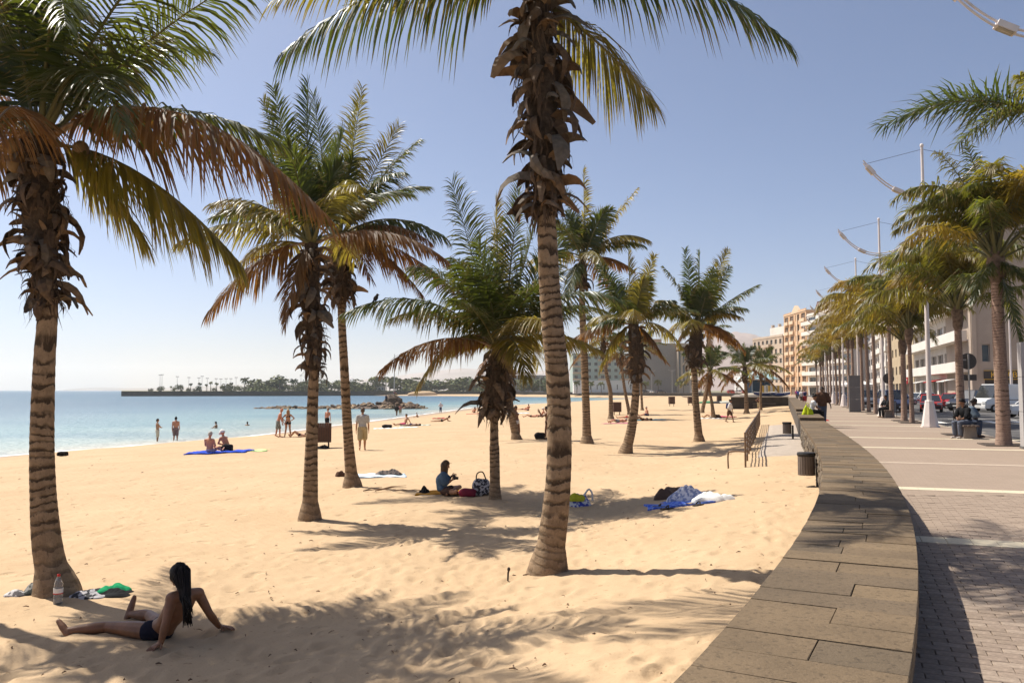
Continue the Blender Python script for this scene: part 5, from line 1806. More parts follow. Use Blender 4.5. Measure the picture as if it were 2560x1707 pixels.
# ------------------------------------------------------------------ the woman with the camera under the short palm
def build_seated_woman():
    b = dat_sand(1028, 1137)
    Y0 = b[1]; o = V3(b)
    D = lambda x, y, dy: V3(dat_y(x, y, Y0 + dy)) - o
    J = {}
    J['pelvis'] = D(1018, 1124, 0); J['chest'] = D(1019, 1089, 0); J['neck'] = D(1020, 1081, 0); J['head'] = D(1023, 1069, 0)
    J['shL'] = D(1018, 1091, .17); J['shR'] = D(1019, 1093, -.17)
    J['elR'] = D(1024, 1112, -.20); J['wrR'] = D(1038, 1102, -.12)
    J['elL'] = D(1028, 1107, .17); J['wrL'] = D(1037, 1093, .04)
    J['hdR'] = V3((.5, .3, .3)); J['hdL'] = V3((.6, -.4, .2))
    J['hipL'] = D(1020, 1127, .10); J['hipR'] = D(1020, 1127, -.10)
    J['knL'] = D(1056, 1118, .26); J['anL'] = D(1030, 1132, -.14); J['toeL'] = J['anL'] + V3((-.02, -.13, -.01))
    J['knR'] = D(1046, 1130, -.34); J['anR'] = D(1050, 1132, .06); J['toeR'] = J['anR'] + V3((.05, .13, 0))
    J['face'] = V3((.95, -.12, -.28)); J['spine'] = V3((-.05, 0, 0))
    t = person('seated woman in loose blue shirt with long brown hair, holding a camera, legs crossed', J, b, H=1.66, sex='f', skin='tan', hair='brown', hairstyle='bob',
               wear=[('shirt', cloth('slate_blue', (0.075, 0.125, 0.19)), dict(g=.035, sleeve=.75)), ('shorts', cloth('dark_brown', (0.10, 0.055, 0.04)), dict(leglen=.45))], voxel=.012, curl=.7)
    c = b + np.array(D(1043, 1097, -.05))
    tc = thing('camera', 'small black camera held up by the seated woman in the blue shirt', 'camera', c)
    bk = simple('camera_black', (0.015, 0.015, 0.016), .4)
    MB().box((0, 0, 0), (.06, .13, .085)).box((0, .0, .052), (.05, .05, .025)).build('camera_body', bk, tc)
    MB().tube([(.03, 0, -.005), (.10, 0, -.008)], [.034, .032], 12).build('lens', bk, tc)
    return b
build_seated_woman()

def put(label, bx, by, J, face, H, **kw):
    """stands or seats a figure on the sand at a display point"""
    b = dat_sand(bx, by)
    return person(label, J, (b[0], b[1], b[2] - kw.pop('sink', .012)), face_to(*face), H, **kw)

B_BLACK = cloth('black', (0.012, 0.012, 0.013)); B_WHITE = cloth('white', (0.72, 0.70, 0.66)); B_KHAKI = cloth('khaki', (0.42, 0.34, 0.19)); B_GREY = cloth('pale_grey', (0.40, 0.39, 0.36))
B_RED = cloth('red', (0.42, 0.025, 0.03)); B_NAVY = cloth('navy', (0.02, 0.03, 0.10)); B_PINK = cloth('pink', (0.62, 0.08, 0.18)); B_JEAN = cloth('jeans', (0.06, 0.075, 0.11)); B_BROWN = cloth('brown', (0.09, 0.045, 0.028))

# walking man, the couple, the man in black trunks
J = stand(1.80, -.42, ((.14, -.22), (.14, .20)), .04)
put('man in pale grey T-shirt and khaki shorts walking barefoot away across the sand', 832, 1034, J, (-.12, 1), 1.80, skin='tan', hair='brown', wear=[('shirt', B_GREY, dict(g=.022, sleeve=.62)), ('shorts', B_KHAKI, dict(g=.03, leglen=.98))], voxel=.014)
J = stand(1.76, .22, ((.12, .1), (.10, .25)), .28, (.2, .3)); J['face'] = V3((.35, .9, -.45))
put('bald tanned man in patterned swim shorts looking down beside a woman in black bikini', 638, 1004, J, (.95, .25), 1.78, skin='red', hairstyle='bald', wear=[('swim_shorts', cloth('hibiscus', (0.10, 0.12, 0.12), (0.30, 0.31, 0.27)), dict(g=.022, leglen=.80))])
J = akimbo(stand(1.66, 0, spread=.10, female=True), 1.66); J['face'] = V3((-.2, 1, -.05))
put('fair haired woman in black bikini standing with hands on hips', 661, 1003, J, (.1, -1), 1.68, sex='f', skin='tan', hair='fair', hairstyle='bob', wear=[('bikini_top', B_BLACK), ('bikini_bottom', B_BLACK)])
J = stand(1.76, .10, ((.12, 0), (.12, .05)), .16, spread=.06); J['face'] = V3((.3, .8, -.6))
put('tanned man in black trunks at the water edge between the two leaning trunks', 751, 987, J, (.3, .9), 1.76, skin='red', hair='brown', wear=[('swim_shorts', B_BLACK, dict(g=.02, leglen=.55))])
J = lie(1.66, knee=.75)
put('sunbather with raised knee lying behind the straight palm trunk', 690, 1003, J, (-1, -.05), 1.66, sex='f', skin='tan', hair='brown', hairstyle='bob', wear=[('bikini_bottom', B_BLACK), ('bikini_top', B_BLACK)])

# two waders and the swimmers
def wade(label, bx, by, J, face, H, depth, **kw):
    p = at_z(bx * DK, by * DK, WATER_Z)
    return person(label, J, (p[0], p[1], WATER_Z - depth), face_to(*face), H, **kw)
J = stand(1.74, .06, ((.1, .5), (.1, .6)), -.03, (1.6, 1.7)); J['wrL'] = V3((.10, .22, 1.12)); J['wrR'] = V3((-.08, .24, 1.16)); J['hdL'] = V3((1, .1, 0)); J['hdR'] = V3((-1, .1, 0))
wade('man in pale shorts with folded arms standing in shallow water, left of a pair', 361, 1013, J, (.75, .55), 1.74, .16, skin='tan', hair='black', wear=[('shorts', cloth('cream', (0.60, 0.52, 0.40)), dict(g=.025, leglen=.9))])
J = stand(1.82, .05, ((.1, -.1), (.08, .1)), .03, (.3, .6), spread=.03)
wade('tall man in patterned shorts standing in shallow water, right of a pair', 403, 1011, J, (-.3, .95), 1.86, .14, skin='red', hair='black', wear=[('swim_shorts', cloth('checks', (0.10, 0.07, 0.08), (0.25, 0.16, 0.16)), dict(g=.025, leglen=.95))])
J = sit(1.75, lean=.02, knees=.3)
wade('swimmer sitting up in the sea, arms out, left of two swimmers', 497, 983, J, (-.9, .1), 1.75, .30, skin='tan', hair='black')
J = stand(1.75, 0)
wade('swimmer with only head and shoulders above the water, right of two swimmers', 568, 977, J, (0, 1), 1.75, 1.36, skin='tan', hair='black', fing=False)

# the older couple on the blue towel
J = sit(1.72, lean=-.05, knees=.20, spread=.16, arms='lap', reach=.30); J['face'] = V3((.1, 1, -.3))
put('grey haired bather with bare sunburnt back sitting on the blue mat', 482, 1041, J, (.15, 1), 1.76, sink=-.02, skin='red', hair='grey', hairstyle='short', wear=[('briefs', cloth('pale_pink', (0.55, 0.42, 0.40)))])
J = sit(1.75, lean=.28, knees=.16, spread=.22, arms='lap', reach=.28); J['face'] = V3((-.2, .75, -.7))
put('bather in white cap bending forward over a dark bag on the blue mat', 524, 1036, J, (-.85, .35), 1.80, sink=-.02, skin='red', hair='white', hairstyle='cap', wear=[('briefs', B_NAVY)])

# people farther along the water
J = stand(1.72, .15, ((.3, .1), (.3, .1)))
put('walker in dark top wading towards the rocks, one of two together', 911, 957, J, (.3, .9), 1.80, skin='brown', hair='black', fing=False, voxel=.02, wear=[('shirt', B_BLACK, dict(g=.06, sleeve=.9))])
J = stand(1.70, -.15)
put('walker in pale shirt and red top beside the dark clothed wader', 919, 955, J, (.3, .9), 1.76, skin='tan', hair='brown', fing=False, voxel=.02, wear=[('shirt', cloth('dull_red', (0.40, 0.15, 0.12)), dict(g=.03)), ('shorts', B_KHAKI, dict(g=.03))])
J = akimbo(stand(1.66, 0, spread=.03, female=True), 1.66)
put('woman in white hat, pale top and dark trousers standing alone at the shore', 1012, 948, J, (-.4, .9), 1.66, sex='f', skin='tan', hair='white', hairstyle='hat', fing=False, voxel=.02, wear=[('shirt', cloth('pale_lilac', (0.66, 0.60, 0.62)), dict(g=.03, sleeve=.9)), ('trousers', B_NAVY, dict(g=.022, leglen=1.75))])
FARP = [
    ('sunbather sitting up with a pink towel over the lap, near the wet sand', 929, 976, sit(1.75, lean=-.22, knees=.10, arms='back', reach=.40), (-.6, -.5), 1.75, 'm', 'tan', 'black', 'short', [('shorts', B_PINK, dict(leglen=.7))]),
    ('sunbather lying flat with head toward the seated one with the pink towel', 945, 978, lie(1.7), (-.9, .2), 1.7, 'm', 'brown', 'black', 'short', [('briefs', B_NAVY)]),
    ('child crawling on the wet sand beyond the pink towel', 960, 958, sit(1.1, lean=.2, knees=.2, arms='lap'), (-1, .2), 1.15, 'm', 'tan', 'brown', 'short', [('briefs', B_BROWN)]),
    ('sunbather lying on the front propped on elbows beside a small red towel', 1016, 968, lie(1.75, True, .45), (-1, 0), 1.75, 'm', 'tan', 'black', 'short', [('briefs', B_BLACK)]),
    ('small bather sitting near the shore left of a red towel', 1090, 948, sit(1.55, arms='knees'), (-.5, .8), 1.55, 'f', 'red', 'brown', 'bob', [('bikini_bottom', B_BLACK)]),
    ('bather sitting just left of the short palm collar on a red towel', 1103, 948, sit(1.65, arms='back', lean=-.2, knees=.25), (.5, .8), 1.65, 'm', 'red', 'brown', 'short', [('briefs', B_NAVY)]),
    ('bather sitting in dark clothes just right of the short palm trunk', 1168, 949, sit(1.7, arms='knees'), (.7, .6), 1.7, 'm', 'red', 'black', 'short', [('shirt', cloth('plum', (0.16, 0.05, 0.07)), dict(g=.03)), ('shorts', B_BLACK)]),
    ('sunbather lying flat far off near the waterline behind the bent palm', 1200, 941, lie(1.7), (-1, 0), 1.7, 'm', 'red', 'brown', 'short', [('briefs', B_BROWN)]),
    ('bather sitting upright far off near the waterline behind the bent palm', 1213, 943, sit(1.7), (-.6, .8), 1.7, 'm', 'red', 'brown', 'short', [('briefs', B_NAVY)]),
    ('sunbather stretched on the back with one knee raised, left of a white capped bather', 1220, 958, lie(1.75, knee=.4), (-1, 0), 1.75, 'm', 'red', 'brown', 'short', [('briefs', B_BLACK)]),
    ('bather in white cap leaning back on a towel behind the topless pair', 1243, 957, sit(1.7, lean=-.25, knees=.2, arms='back'), (-.9, .1), 1.7, 'm', 'red', 'white', 'cap', [('briefs', B_NAVY)]),
    ('sunburnt man lying on his side at the foot of the curved palm', 1420, 970, lie(1.78, knee=.35, prop=.12), (-.9, -.4), 1.78, 'm', 'red', 'grey', 'short', [('swim_shorts', cloth('navy_check', (0.06, 0.08, 0.14), (0.35, 0.33, 0.30)), dict(leglen=.6))]),
    ('sunbather lying flat behind the sunburnt man near a wooden bin', 1440, 960, lie(1.7), (-1, .1), 1.7, 'f', 'red', 'brown', 'bob', [('bikini_bottom', B_RED)]),
    ('bather sitting and reading under the straight far palm', 1488, 955, sit(1.75, lean=.10, knees=.18, arms='lap'), (-.9, -.2), 1.78, 'm', 'red', 'grey', 'short', [('shorts', B_NAVY, dict(leglen=.7))]),
    ('sunbather with dark hair lying near the reader with knees raised', 1477, 966, lie(1.7, knee=.7), (-1, -.2), 1.7, 'f', 'brown', 'black', 'long', [('bikini_bottom', B_BLACK), ('bikini_top', B_BLACK)]),
    ('bather sitting at the foot of the young yellow green palm', 1634, 959, sit(1.6, lean=-.1, arms='back', knees=.3), (-.7, .5), 1.6, 'f', 'tan', 'brown', 'bob', [('bikini_bottom', B_WHITE)]),
]
for lab, x, y, J, fc, H, sx, sk, hr, hs, wr in FARP:
    put(lab, x, y, J, fc, H, sex=sx, skin=sk, hair=hr, hairstyle=hs, wear=wr, voxel=.022, fing=False)

# the pair by the bent palm
J = stand(1.66, .12, ((.1, .1), (.25, -.1)), -.16, female=True); J['face'] = V3((.4, .8, .1))
put('bather in white briefs leaning back against the thin bent palm', 1188, 1008, J, (.85, -.3), 1.68, sex='f', skin='brown', hair='black', hairstyle='short', wear=[('bikini_bottom', B_WHITE)])
J = stand(1.64, .12, ((.15, .9), (.1, 1.1)), .03, (1.7, 1.5), female=True)
put('slim woman in dark bikini with ponytail, hands at her face, beside tall trunk', 1257, 1009, J, (-.95, .1), 1.66, sex='f', skin='brown', hair='black', hairstyle='pony', wear=[('bikini_top', B_BROWN), ('bikini_bottom', B_BROWN)])
# far walkers on the sand
J = stand(1.70, .5, ((.1, .2), (.1, -.3)), .12)
put('walker in white shirt and dark shorts with backpack crossing the sand by the railing', 1676, 970, J, (.55, -.3), 1.70, skin='brown', hair='black', hairstyle='bun', wear=[('shirt', B_WHITE, dict(g=.025, sleeve=.9)), ('shorts', B_BROWN, dict(g=.02, leglen=.7)), ('backpack', B_NAVY)])
J = stand(1.5, 0, ((.1, .6), (.1, .7)), .0, (1.4, 1.4))
put('small figure standing before the dark platform wall below the kiosk', 1742, 938, J, (-.5, -.5), 1.6, skin='tan', hair='black', fing=False, voxel=.022, wear=[('shirt', B_BROWN, dict(g=.03)), ('trousers', B_KHAKI, dict(leglen=1.7))])
for k, (x, lab) in enumerate(((1461, 'distant paddler at the head of the bay, left of two'), (1467, 'distant paddler at the head of the bay, right of two'))):
    p = at_y(x * DK, 995, 300); zz = float(sand_z(p[0], p[1]))
    person(lab, stand(1.7), (p[0], p[1], max(zz, WATER_Z - .2)), face_to(-.5, .8), 1.7, skin='brown', hair='black', fing=False, voxel=.03, wear=[('shorts', B_NAVY)])

# ------------------------------------------------------------------ promenade people
def prom(label, x, y, J, face, H, **kw):
    p = at_z(x * DK, y * DK, 0.0)
    return person(label, J, (p[0], p[1], .0), face_to(*face), H, **kw)
J = stand(1.76, .35, ((.12, .2), (.12, -.2)))
prom('walker in red shorts and dark pack going away along the promenade', 1849, 930, J, (.33, .95), 1.76, skin='tan', hair='brown', voxel=.02, wear=[('shirt', cloth('pale_red', (0.42, 0.26, 0.27)), dict(g=.02)), ('shorts', B_RED, dict(g=.03, leglen=.95)), ('backpack', B_NAVY)])
J = stand(1.72, -.3, ((.12, -.2), (.12, .2)))
prom('walker in white shirt left of the one in red shorts', 1842, 928, J, (.33, .95), 1.72, skin='tan', hair='grey', voxel=.02, wear=[('shirt', B_WHITE, dict(g=.03)), ('shorts', B_BROWN, dict(g=.03, leglen=.9))])
J = stand(1.72, .3)
prom('distant walker in blue top farther along the promenade', 1834, 918, J, (-.2, -1), 1.72, skin='tan', hair='brown', voxel=.025, fing=False, wear=[('shirt', cloth('blue', (0.05, 0.10, 0.35)), dict(g=.03)), ('trousers', B_JEAN, dict(leglen=1.75))])
J = stand(1.72, -.3)
prom('distant walker in magenta top beside the one in blue', 1830, 917, J, (-.2, -1), 1.68, sex='f', skin='tan', hair='brown', hairstyle='bob', voxel=.025, fing=False, wear=[('shirt', cloth('magenta', (0.40, 0.04, 0.18)), dict(g=.03)), ('trousers', B_BLACK, dict(leglen=1.75))])

def seat(H=1.72, lean=0.0, z=.44, arms='lap', knee=.42):
    """sitting on a wall or bench whose top is at z"""
    k = H / 1.75
    J = {}
    J['pelvis'] = V3((0, 0, z + .11)); J['chest'] = V3((0, lean, z + .56 * k)); J['neck'] = V3((0, lean + .02, z + .64 * k)); J['head'] = V3((0, lean + .06, z + .78 * k))
    for s, sg in (('L', -1), ('R', 1)):
        J['hip' + s] = V3((sg * .09, .02, z + .085)); J['kn' + s] = V3((sg * .12, .45, z + .07)); J['an' + s] = V3((sg * .12, knee, .075)); J['toe' + s] = J['an' + s] + V3((0, .16, -.03))
        J['sh' + s] = V3((sg * .185, lean, z + .53 * k)); J['el' + s] = V3((sg * .23, lean + .14, z + .28)); J['wr' + s] = V3((sg * .09, .30, z + .20)); J['hd' + s] = V3((-sg * .5, .8, 0))
    return J
# on the wall, by the step
yw = 36.2
wl = wall_dir(yw); pr = np.array([wl[1], -wl[0]])
c = np.array([float(XL(yw)) + .62, yw])
J = seat(1.66, .10, .62); J['face'] = V3((.2, 1, -.3))
person('woman in white top and black trousers sitting on the wall, hair tied up', J, (c[0], c[1], 0), face_to(*pr), 1.66, sex='f', skin='brown', hair='black', hairstyle='bun', voxel=.014, wear=[('shirt', B_WHITE, dict(g=.02, sleeve=.5)), ('trousers', B_BLACK, dict(g=.025, leglen=1.8))])
c2 = np.array([float(XR(38.8)) + .30, 38.8])
J = stand(1.80, 0, ((.35, .1), (.3, .2)), .05, (.5, .5))
person('person in loose brown top standing behind the woman seated on the wall', J, (c2[0], c2[1], 0), face_to(-.2, -1), 1.80, skin='dark', hair='black', hairstyle='short', voxel=.016, wear=[('shirt', B_BROWN, dict(g=.06, sleeve=.95)), ('trousers', B_JEAN, dict(g=.03, leglen=1.75))])
# ================================================================== things on the beach
def heap(c, rx, ry, h, mat, name, parent=None, seed=0, loc=None, rotz=0.0, folds=1.0):
    """a crumpled heap of cloth"""
    rng = np.random.default_rng(seed)
    n, k = 44, 18
    V, F = [], []
    ph = rng.uniform(0, 6, 6)
    for i in range(k):
        t = i / (k - 1)
        for j in range(n):
            a = 2 * math.pi * j / n
            r = t ** .8 * (1 + .16 * math.sin(2 * a + ph[0]) + .13 * math.sin(3 * a + ph[1]) + .09 * math.sin(5 * a + ph[2]))
            x, y = rx * r * math.cos(a), ry * r * math.sin(a)
            f = folds * (math.sin(x / rx * 5.2 + ph[3] + 2 * math.sin(y / ry * 2.3)) * .5 + math.sin(y / ry * 6.3 + ph[4] + x / rx * 2) * .4 + .45 * abs(math.sin(x / rx * 9 + 3 * math.sin(y / ry * 3.1 + ph[5]))) - .2)
            z = h * (1 - t ** 2.2) * (.72 + .38 * f * (1 - t * .3)) + .012
            V.append((x, y, max(z, .006) if i < k - 1 else -.03))
    for i in range(k - 1):
        for j in range(n): F.append((i * n + j, (i + 1) * n + j, (i + 1) * n + (j + 1) % n, i * n + (j + 1) % n))
    F.append(tuple(range(n)))
    return link(name, np_mesh_poly(name, V, F), mat, parent, loc if loc is not None else c, (0, 0, rotz))

def np_mesh_poly(name, V, F):
    q = MB().add(V, F)
    return q.mesh(name, True)

def towel(label, x, y, L, W, rz, mat, cat='towel', name='beach_towel', seed=0, dz=.02, group=None):
    """a cloth laid on the sand, following it, with rumpled edges"""
    c = dat_sand(x, y) if not hasattr(x, '__len__') else np.array(x)
    rng = np.random.default_rng(seed)
    nx, ny = 22, 14
    V, F = [], []
    p = rng.uniform(0, 6, 4)
    ca, sa = math.cos(rz), math.sin(rz)
    for i in range(nx):
        for j in range(ny):
            u, v = (i / (nx - 1) - .5) * L, (j / (ny - 1) - .5) * W
            u2 = u + .05 * math.sin(v * 5 + p[0]); v2 = v + .05 * math.sin(u * 4 + p[1])
            X, Y = u2 * ca - v2 * sa, u2 * sa + v2 * ca
            z = float(sand_z(c[0] + X, c[1] + Y)) - c[2] + dz + .014 * math.sin(u * 13 + p[2] + 3 * v) + .012 * math.sin(v * 15 + p[3])
            V.append((X, Y, z))
    N_ = len(V)
    V += [(a, b, d - .05) for a, b, d in V]
    for i in range(nx - 1):
        for j in range(ny - 1):
            a = i * ny + j
            F.append((a, a + ny, a + ny + 1, a + 1))
    rim = [i * ny for i in range(nx)] + [(nx - 1) * ny + j for j in range(1, ny)] + [i * ny + ny - 1 for i in range(nx - 2, -1, -1)] + [j for j in range(ny - 2, 0, -1)]
    for q in range(len(rim)):
        a, b = rim[q], rim[(q + 1) % len(rim)]
        F.append((b, a, a + N_, b + N_))
    o = link(name, np_mesh_poly(name, V, F), mat, None, c)
    return tag(o, label, cat, group)

def bag(label, x, y, s, mat, name='beach_bag', cat='bag', strap=True, rz=0.0, trim=None, flat=1.0):
    c = dat_sand(x, y)
    t = thing(name, label, cat, c, rz)
    q = MB().ellipsoid((0, 0, s[2] * .48), (s[0] / 2, s[1] / 2, s[2] / 2), 16, 10, fn=lambda d: (1 / max(.70, max(abs(d.x), abs(d.y), abs(d.z)) ** .55)) * (1 + .06 * math.sin(6 * d.x + 4 * d.z)))
    q.build('bag_body', mat, t, smooth=True)
    if strap:
        P = [(-s[0] * .3, 0, s[2] * .85), (-s[0] * .22, .02, s[2] * 1.25), (s[0] * .1, .02, s[2] * 1.33), (s[0] * .3, 0, s[2] * .88)]
        MB().tube(catmull(P, 10), .014, 6).build('strap', trim or mat, t)
    return t

# by the left palm: bottle and two heaps of clothes
def build_bottle():
    b = dat_sand(133, 1385)
    t = thing('water_bottle', 'clear plastic water bottle with red cap and white label at the left palm foot', 'bottle', (b[0], b[1], b[2] - .005))
    m, nt, bs = newmat('clear_plastic')
    bs.inputs['Base Color'].default_value = (.93, .95, .96, 1); bs.inputs['Roughness'].default_value = .08
    bs.inputs['Transmission Weight'].default_value = .85; bs.inputs['IOR'].default_value = 1.2
    def lathe(prof, name, mat):
        n = 20; V, F = [], []
        for r, z in prof:
            for j in range(n):
                a = 2 * math.pi * j / n; V.append((r * math.cos(a), r * math.sin(a), z))
        for i in range(len(prof) - 1):
            for j in range(n): F.append((i * n + j, i * n + (j + 1) % n, i * n + n + (j + 1) % n, i * n + n + j))
        F.append(tuple(range(n - 1, -1, -1))); F.append(tuple(range((len(prof) - 1) * n, len(prof) * n)))
        MB().add(V, F).build(name, mat, t, smooth=False)
    s = 1.05
    lathe([(.040 * s, 0), (.046 * s, .01), (.046 * s, .05), (.043 * s, .055), (.046 * s, .06), (.046 * s, .10), (.043 * s, .105), (.046 * s, .11), (.046 * s, .19), (.044 * s, .23), (.034 * s, .27), (.018 * s, .30), (.014 * s, .315)], 'bottle_body', m)
    lathe([(.0485 * s, .115), (.0487 * s, .165), (.0487 * s, .180)], 'label', simple('label_white', (.80, .78, .76), .6))
    lathe([(.0490 * s, .116), (.0492 * s, .128)], 'label_band', simple('label_red', (.55, .04, .03), .6))
    lathe([(.017, .312), (.017, .335), (.014, .338)], 'cap', simple('cap_red', (.60, .02, .02), .4))
build_bottle()
c = dat_sand(236, 1366)
t = thing('clothes_pile', 'crumpled green and black clothes with a pale strip, right of the left palm foot', 'clothes', c)
heap(None, .20, .13, .085, cloth('green', (0.01, 0.26, 0.10)), 'green_shirt', t, 4, (.10, .10, .02))
heap(None, .24, .14, .07, B_BLACK, 'black_shorts', t, 7, (.16, -.01, 0))
heap(None, .26, .12, .06, cloth('zebra', (0.02, 0.02, 0.022), (0.45, 0.42, 0.42)), 'striped_shirt', t, 9, (-.14, .0, 0), .3)
heap(None, .16, .07, .035, cloth('zebra', (0, 0, 0)), 'waistband', t, 12, (-.02, -.14, 0), .2)
c = dat_sand(66, 1364)
t = thing('clothes_pile', 'black and white bundled clothes left of the left palm foot', 'clothes', c)
heap(None, .20, .13, .13, cloth('olive_black', (0.03, 0.035, 0.028), (0.20, 0.19, 0.17)), 'dark_shirt', t, 14, (.10, .04, 0))
heap(None, .15, .10, .06, cloth('white_folds', (0.55, 0.52, 0.50), (0.10, 0.09, 0.09)), 'white_towel', t, 16, (-.12, -.05, 0))

# peg left of the central trunk
c = dat_sand(1166, 1334)
t = thing('wooden_peg', 'short dark stick standing upright in the sand left of the central trunk', 'stick', c)
MB().tube([(0, 0, -.05), (.006, 0, .10), (.012, 0, .125)], [.010, .012, .012], 8).build('shaft', simple('dark_wood', (.05, .032, .022), .8), t)
MB().ellipsoid((.014, 0, .145), (.02, .018, .028), 8, 6).build('head', simple('dark_wood', (.05, .032, .022), .8), t)

# around the seated woman
towel('orange beach mat under the seated woman in the blue shirt', 1022, 1133, 1.25, .62, .02, cloth('orange', (0.55, 0.24, 0.02)), 'mat', 'beach_mat', 3)
bag('dark red bag on the orange mat in front of the seated woman', 1074, 1140, (.40, .28, .19), cloth('dark_red', (0.22, 0.025, 0.05)), strap=False)
bag('white and black striped beach bag leaning by the short palm foot', 1105, 1138, (.40, .26, .40), cloth('bag_stripes', (0.55, 0.54, 0.56), (0.04, 0.04, 0.05)), trim=B_BLACK, rz=.3)
c = dat_sand(975, 1132)
tag(heap(c, .14, .12, .15, B_BLACK, 'black_cap', seed=5), 'small black cap lying at the left end of the orange mat', 'cap')
towel('pale blue towel spread behind the slender leaning palm', 864, 1093, 1.7, .75, .05, cloth('ice_blue', (0.52, 0.62, 0.68)), seed=6)
c = dat_sand(893, 1091)
tag(heap(c, .36, .24, .17, cloth('charcoal', (0.04, 0.035, 0.032), (0.16, 0.12, 0.10)), 'folded_clothes', seed=8), 'dark folded clothes on the end of the pale blue towel', 'clothes')
c = dat_sand(782, 1093)
tag(heap(c, .14, .12, .16, B_BROWN, 'dark_shoe_bag', seed=2), 'small dark bundle left of the slender leaning palm foot', 'bundle')
bag('black rucksack on the sand between the bent palm and the slim woman', 1240, 1009, (.55, .32, .36), B_BLACK, 'rucksack', strap=False)
c = dat_sand(1330, 1160)
t = thing('carrier_bag', 'white blue and yellow shopping bag slumped right of the central trunk', 'bag', c)
heap(None, .26, .18, .24, pattern('carrier_print', (0.66, 0.64, 0.62), (0.05, 0.07, 0.36)), 'bag_body', t, 21, (0, 0, 0))
heap(None, .17, .10, .12, cloth('lemon', (0.48, 0.46, 0.03)), 'yellow_panel', t, 22, (-.05, -.08, .13))
MB().tube(catmull([(.1, 0, .2), (.2, 0, .33), (.27, 0, .25), (.28, 0, .1)], 9), .02, 6).build('handle', cloth('white', (0, 0, 0)), t)
# blue towel group
towel('blue patterned towel in the palm shade near the wall, with bags on it', 1570, 1156, 1.45, .75, .03, pattern('cloth_blue_print', (0.02, 0.075, 0.50), (0.12, 0.22, 0.60)), seed=11)
c = dat_sand(1541, 1144)
tag(heap(c, .36, .22, .25, simple('leather_brown', (0.075, 0.038, 0.024), .6), 'brown_bag', seed=52), 'slumped brown bag behind the blue patterned towel', 'bag')
c = dat_sand(1585, 1148)
tag(heap(c, .42, .28, .27, cloth('striped_white', (0.60, 0.60, 0.66), (0.22, 0.26, 0.42)), 'striped_clothes', seed=24), 'blue and white striped clothes heaped on the blue patterned towel', 'clothes')
c = dat_sand(1640, 1151)
tag(heap(c, .38, .22, .17, cloth('white', (0, 0, 0)), 'white_cloth', seed=25), 'crumpled white cloth right of the blue patterned towel', 'cloth')
for i, (x, y, lab) in enumerate(((1515, 1166, 'dark flip-flop lying left of the blue patterned towel, farther from the wall'), (1533, 1170, 'dark flip-flop lying in front of the blue patterned towel'), (1604, 1161, 'dark sandal at the near right corner of the blue patterned towel'))):
    c = dat_sand(x, y)
    t = thing('sandal', lab, 'sandal', c, .4 * i, 'sandals by the blue towel')
    MB().box((0, 0, .015), (.26, .10, .03), taper=.94).build('sole', simple('sole_dark', (.03, .022, .018), .8), t)
    MB().tube(catmull([(-.02, -.05, .02), (.02, -.02, .07), (.02, .02, .07), (-.02, .05, .02)], 9), .013, 6).build('strap', simple('sole_dark', (0, 0, 0)), t)
# near the old couple and the shore
towel('royal blue mat under the two older bathers', 504, 1040, 2.5, 1.7, .04, cloth('royal', (0.02, 0.06, 0.42)), 'mat', 'beach_mat', 13, .05)
bag('black bag on the blue mat beside the bather in the white cap', 522, 1037, (.50, .32, .34), B_BLACK, strap=False)
towel('pale lime towel beyond the two older bathers', 560, 1036, 2.0, 1.1, .2, cloth('lime', (0.48, 0.62, 0.26)), seed=14)
bag('small black bag left alone near the water on the left', 144, 1047, (.48, .30, .22), B_BLACK, strap=False)
towel('white towel with a dark bag near the pink towel sunbather', 910, 983, 3.2, 1.2, .05, cloth('white', (0, 0, 0)), seed=15)
bag('black bag lying on the white towel near the pink towel sunbather', 889, 983, (.75, .4, .28), B_BLACK, strap=False)
towel('pale green towel right of the pink towel sunbather', 954, 977, 2.4, 1.0, .05, cloth('mint', (0.45, 0.58, 0.50)), seed=16)
towel('bright red towel behind the propped sunbather near the shore', 1012, 962, 1.6, 1.0, .05, B_RED, seed=17, dz=.1)
towel('red towel under the bather sitting left of the short palm collar', 1100, 950, 3.0, 1.4, .05, B_RED, seed=18)
towel('light blue towel far off behind the bent palm', 1190, 949, 2.6, 1.4, .05, cloth('ice_blue', (0, 0, 0)), seed=19)
towel('pink patterned mat under the sunburnt man by the curved palm', 1424, 972, 2.6, 1.0, .08, cloth('rose', (0.45, 0.16, 0.20)), 'mat', 'beach_mat', 20)
towel('turquoise mat beside the reader under the straight far palm', 1490, 964, 2.6, 1.1, .05, cloth('teal', (0.05, 0.30, 0.36)), 'mat', 'beach_mat', 21)
towel('pale towel at the foot of the young yellow green palm', 1631, 961, 2.0, 1.0, .05, cloth('white', (0, 0, 0)), seed=23)
towel('pink towel left of the walker with the backpack', 1664, 958, 1.8, 1.2, .05, B_PINK, seed=26, dz=.08)
c = dat_sand(1644, 959)
tag(heap(c, .45, .3, .35, B_BROWN, 'dark_bag', seed=30), 'small dark bag right of the young yellow green palm foot', 'bag')

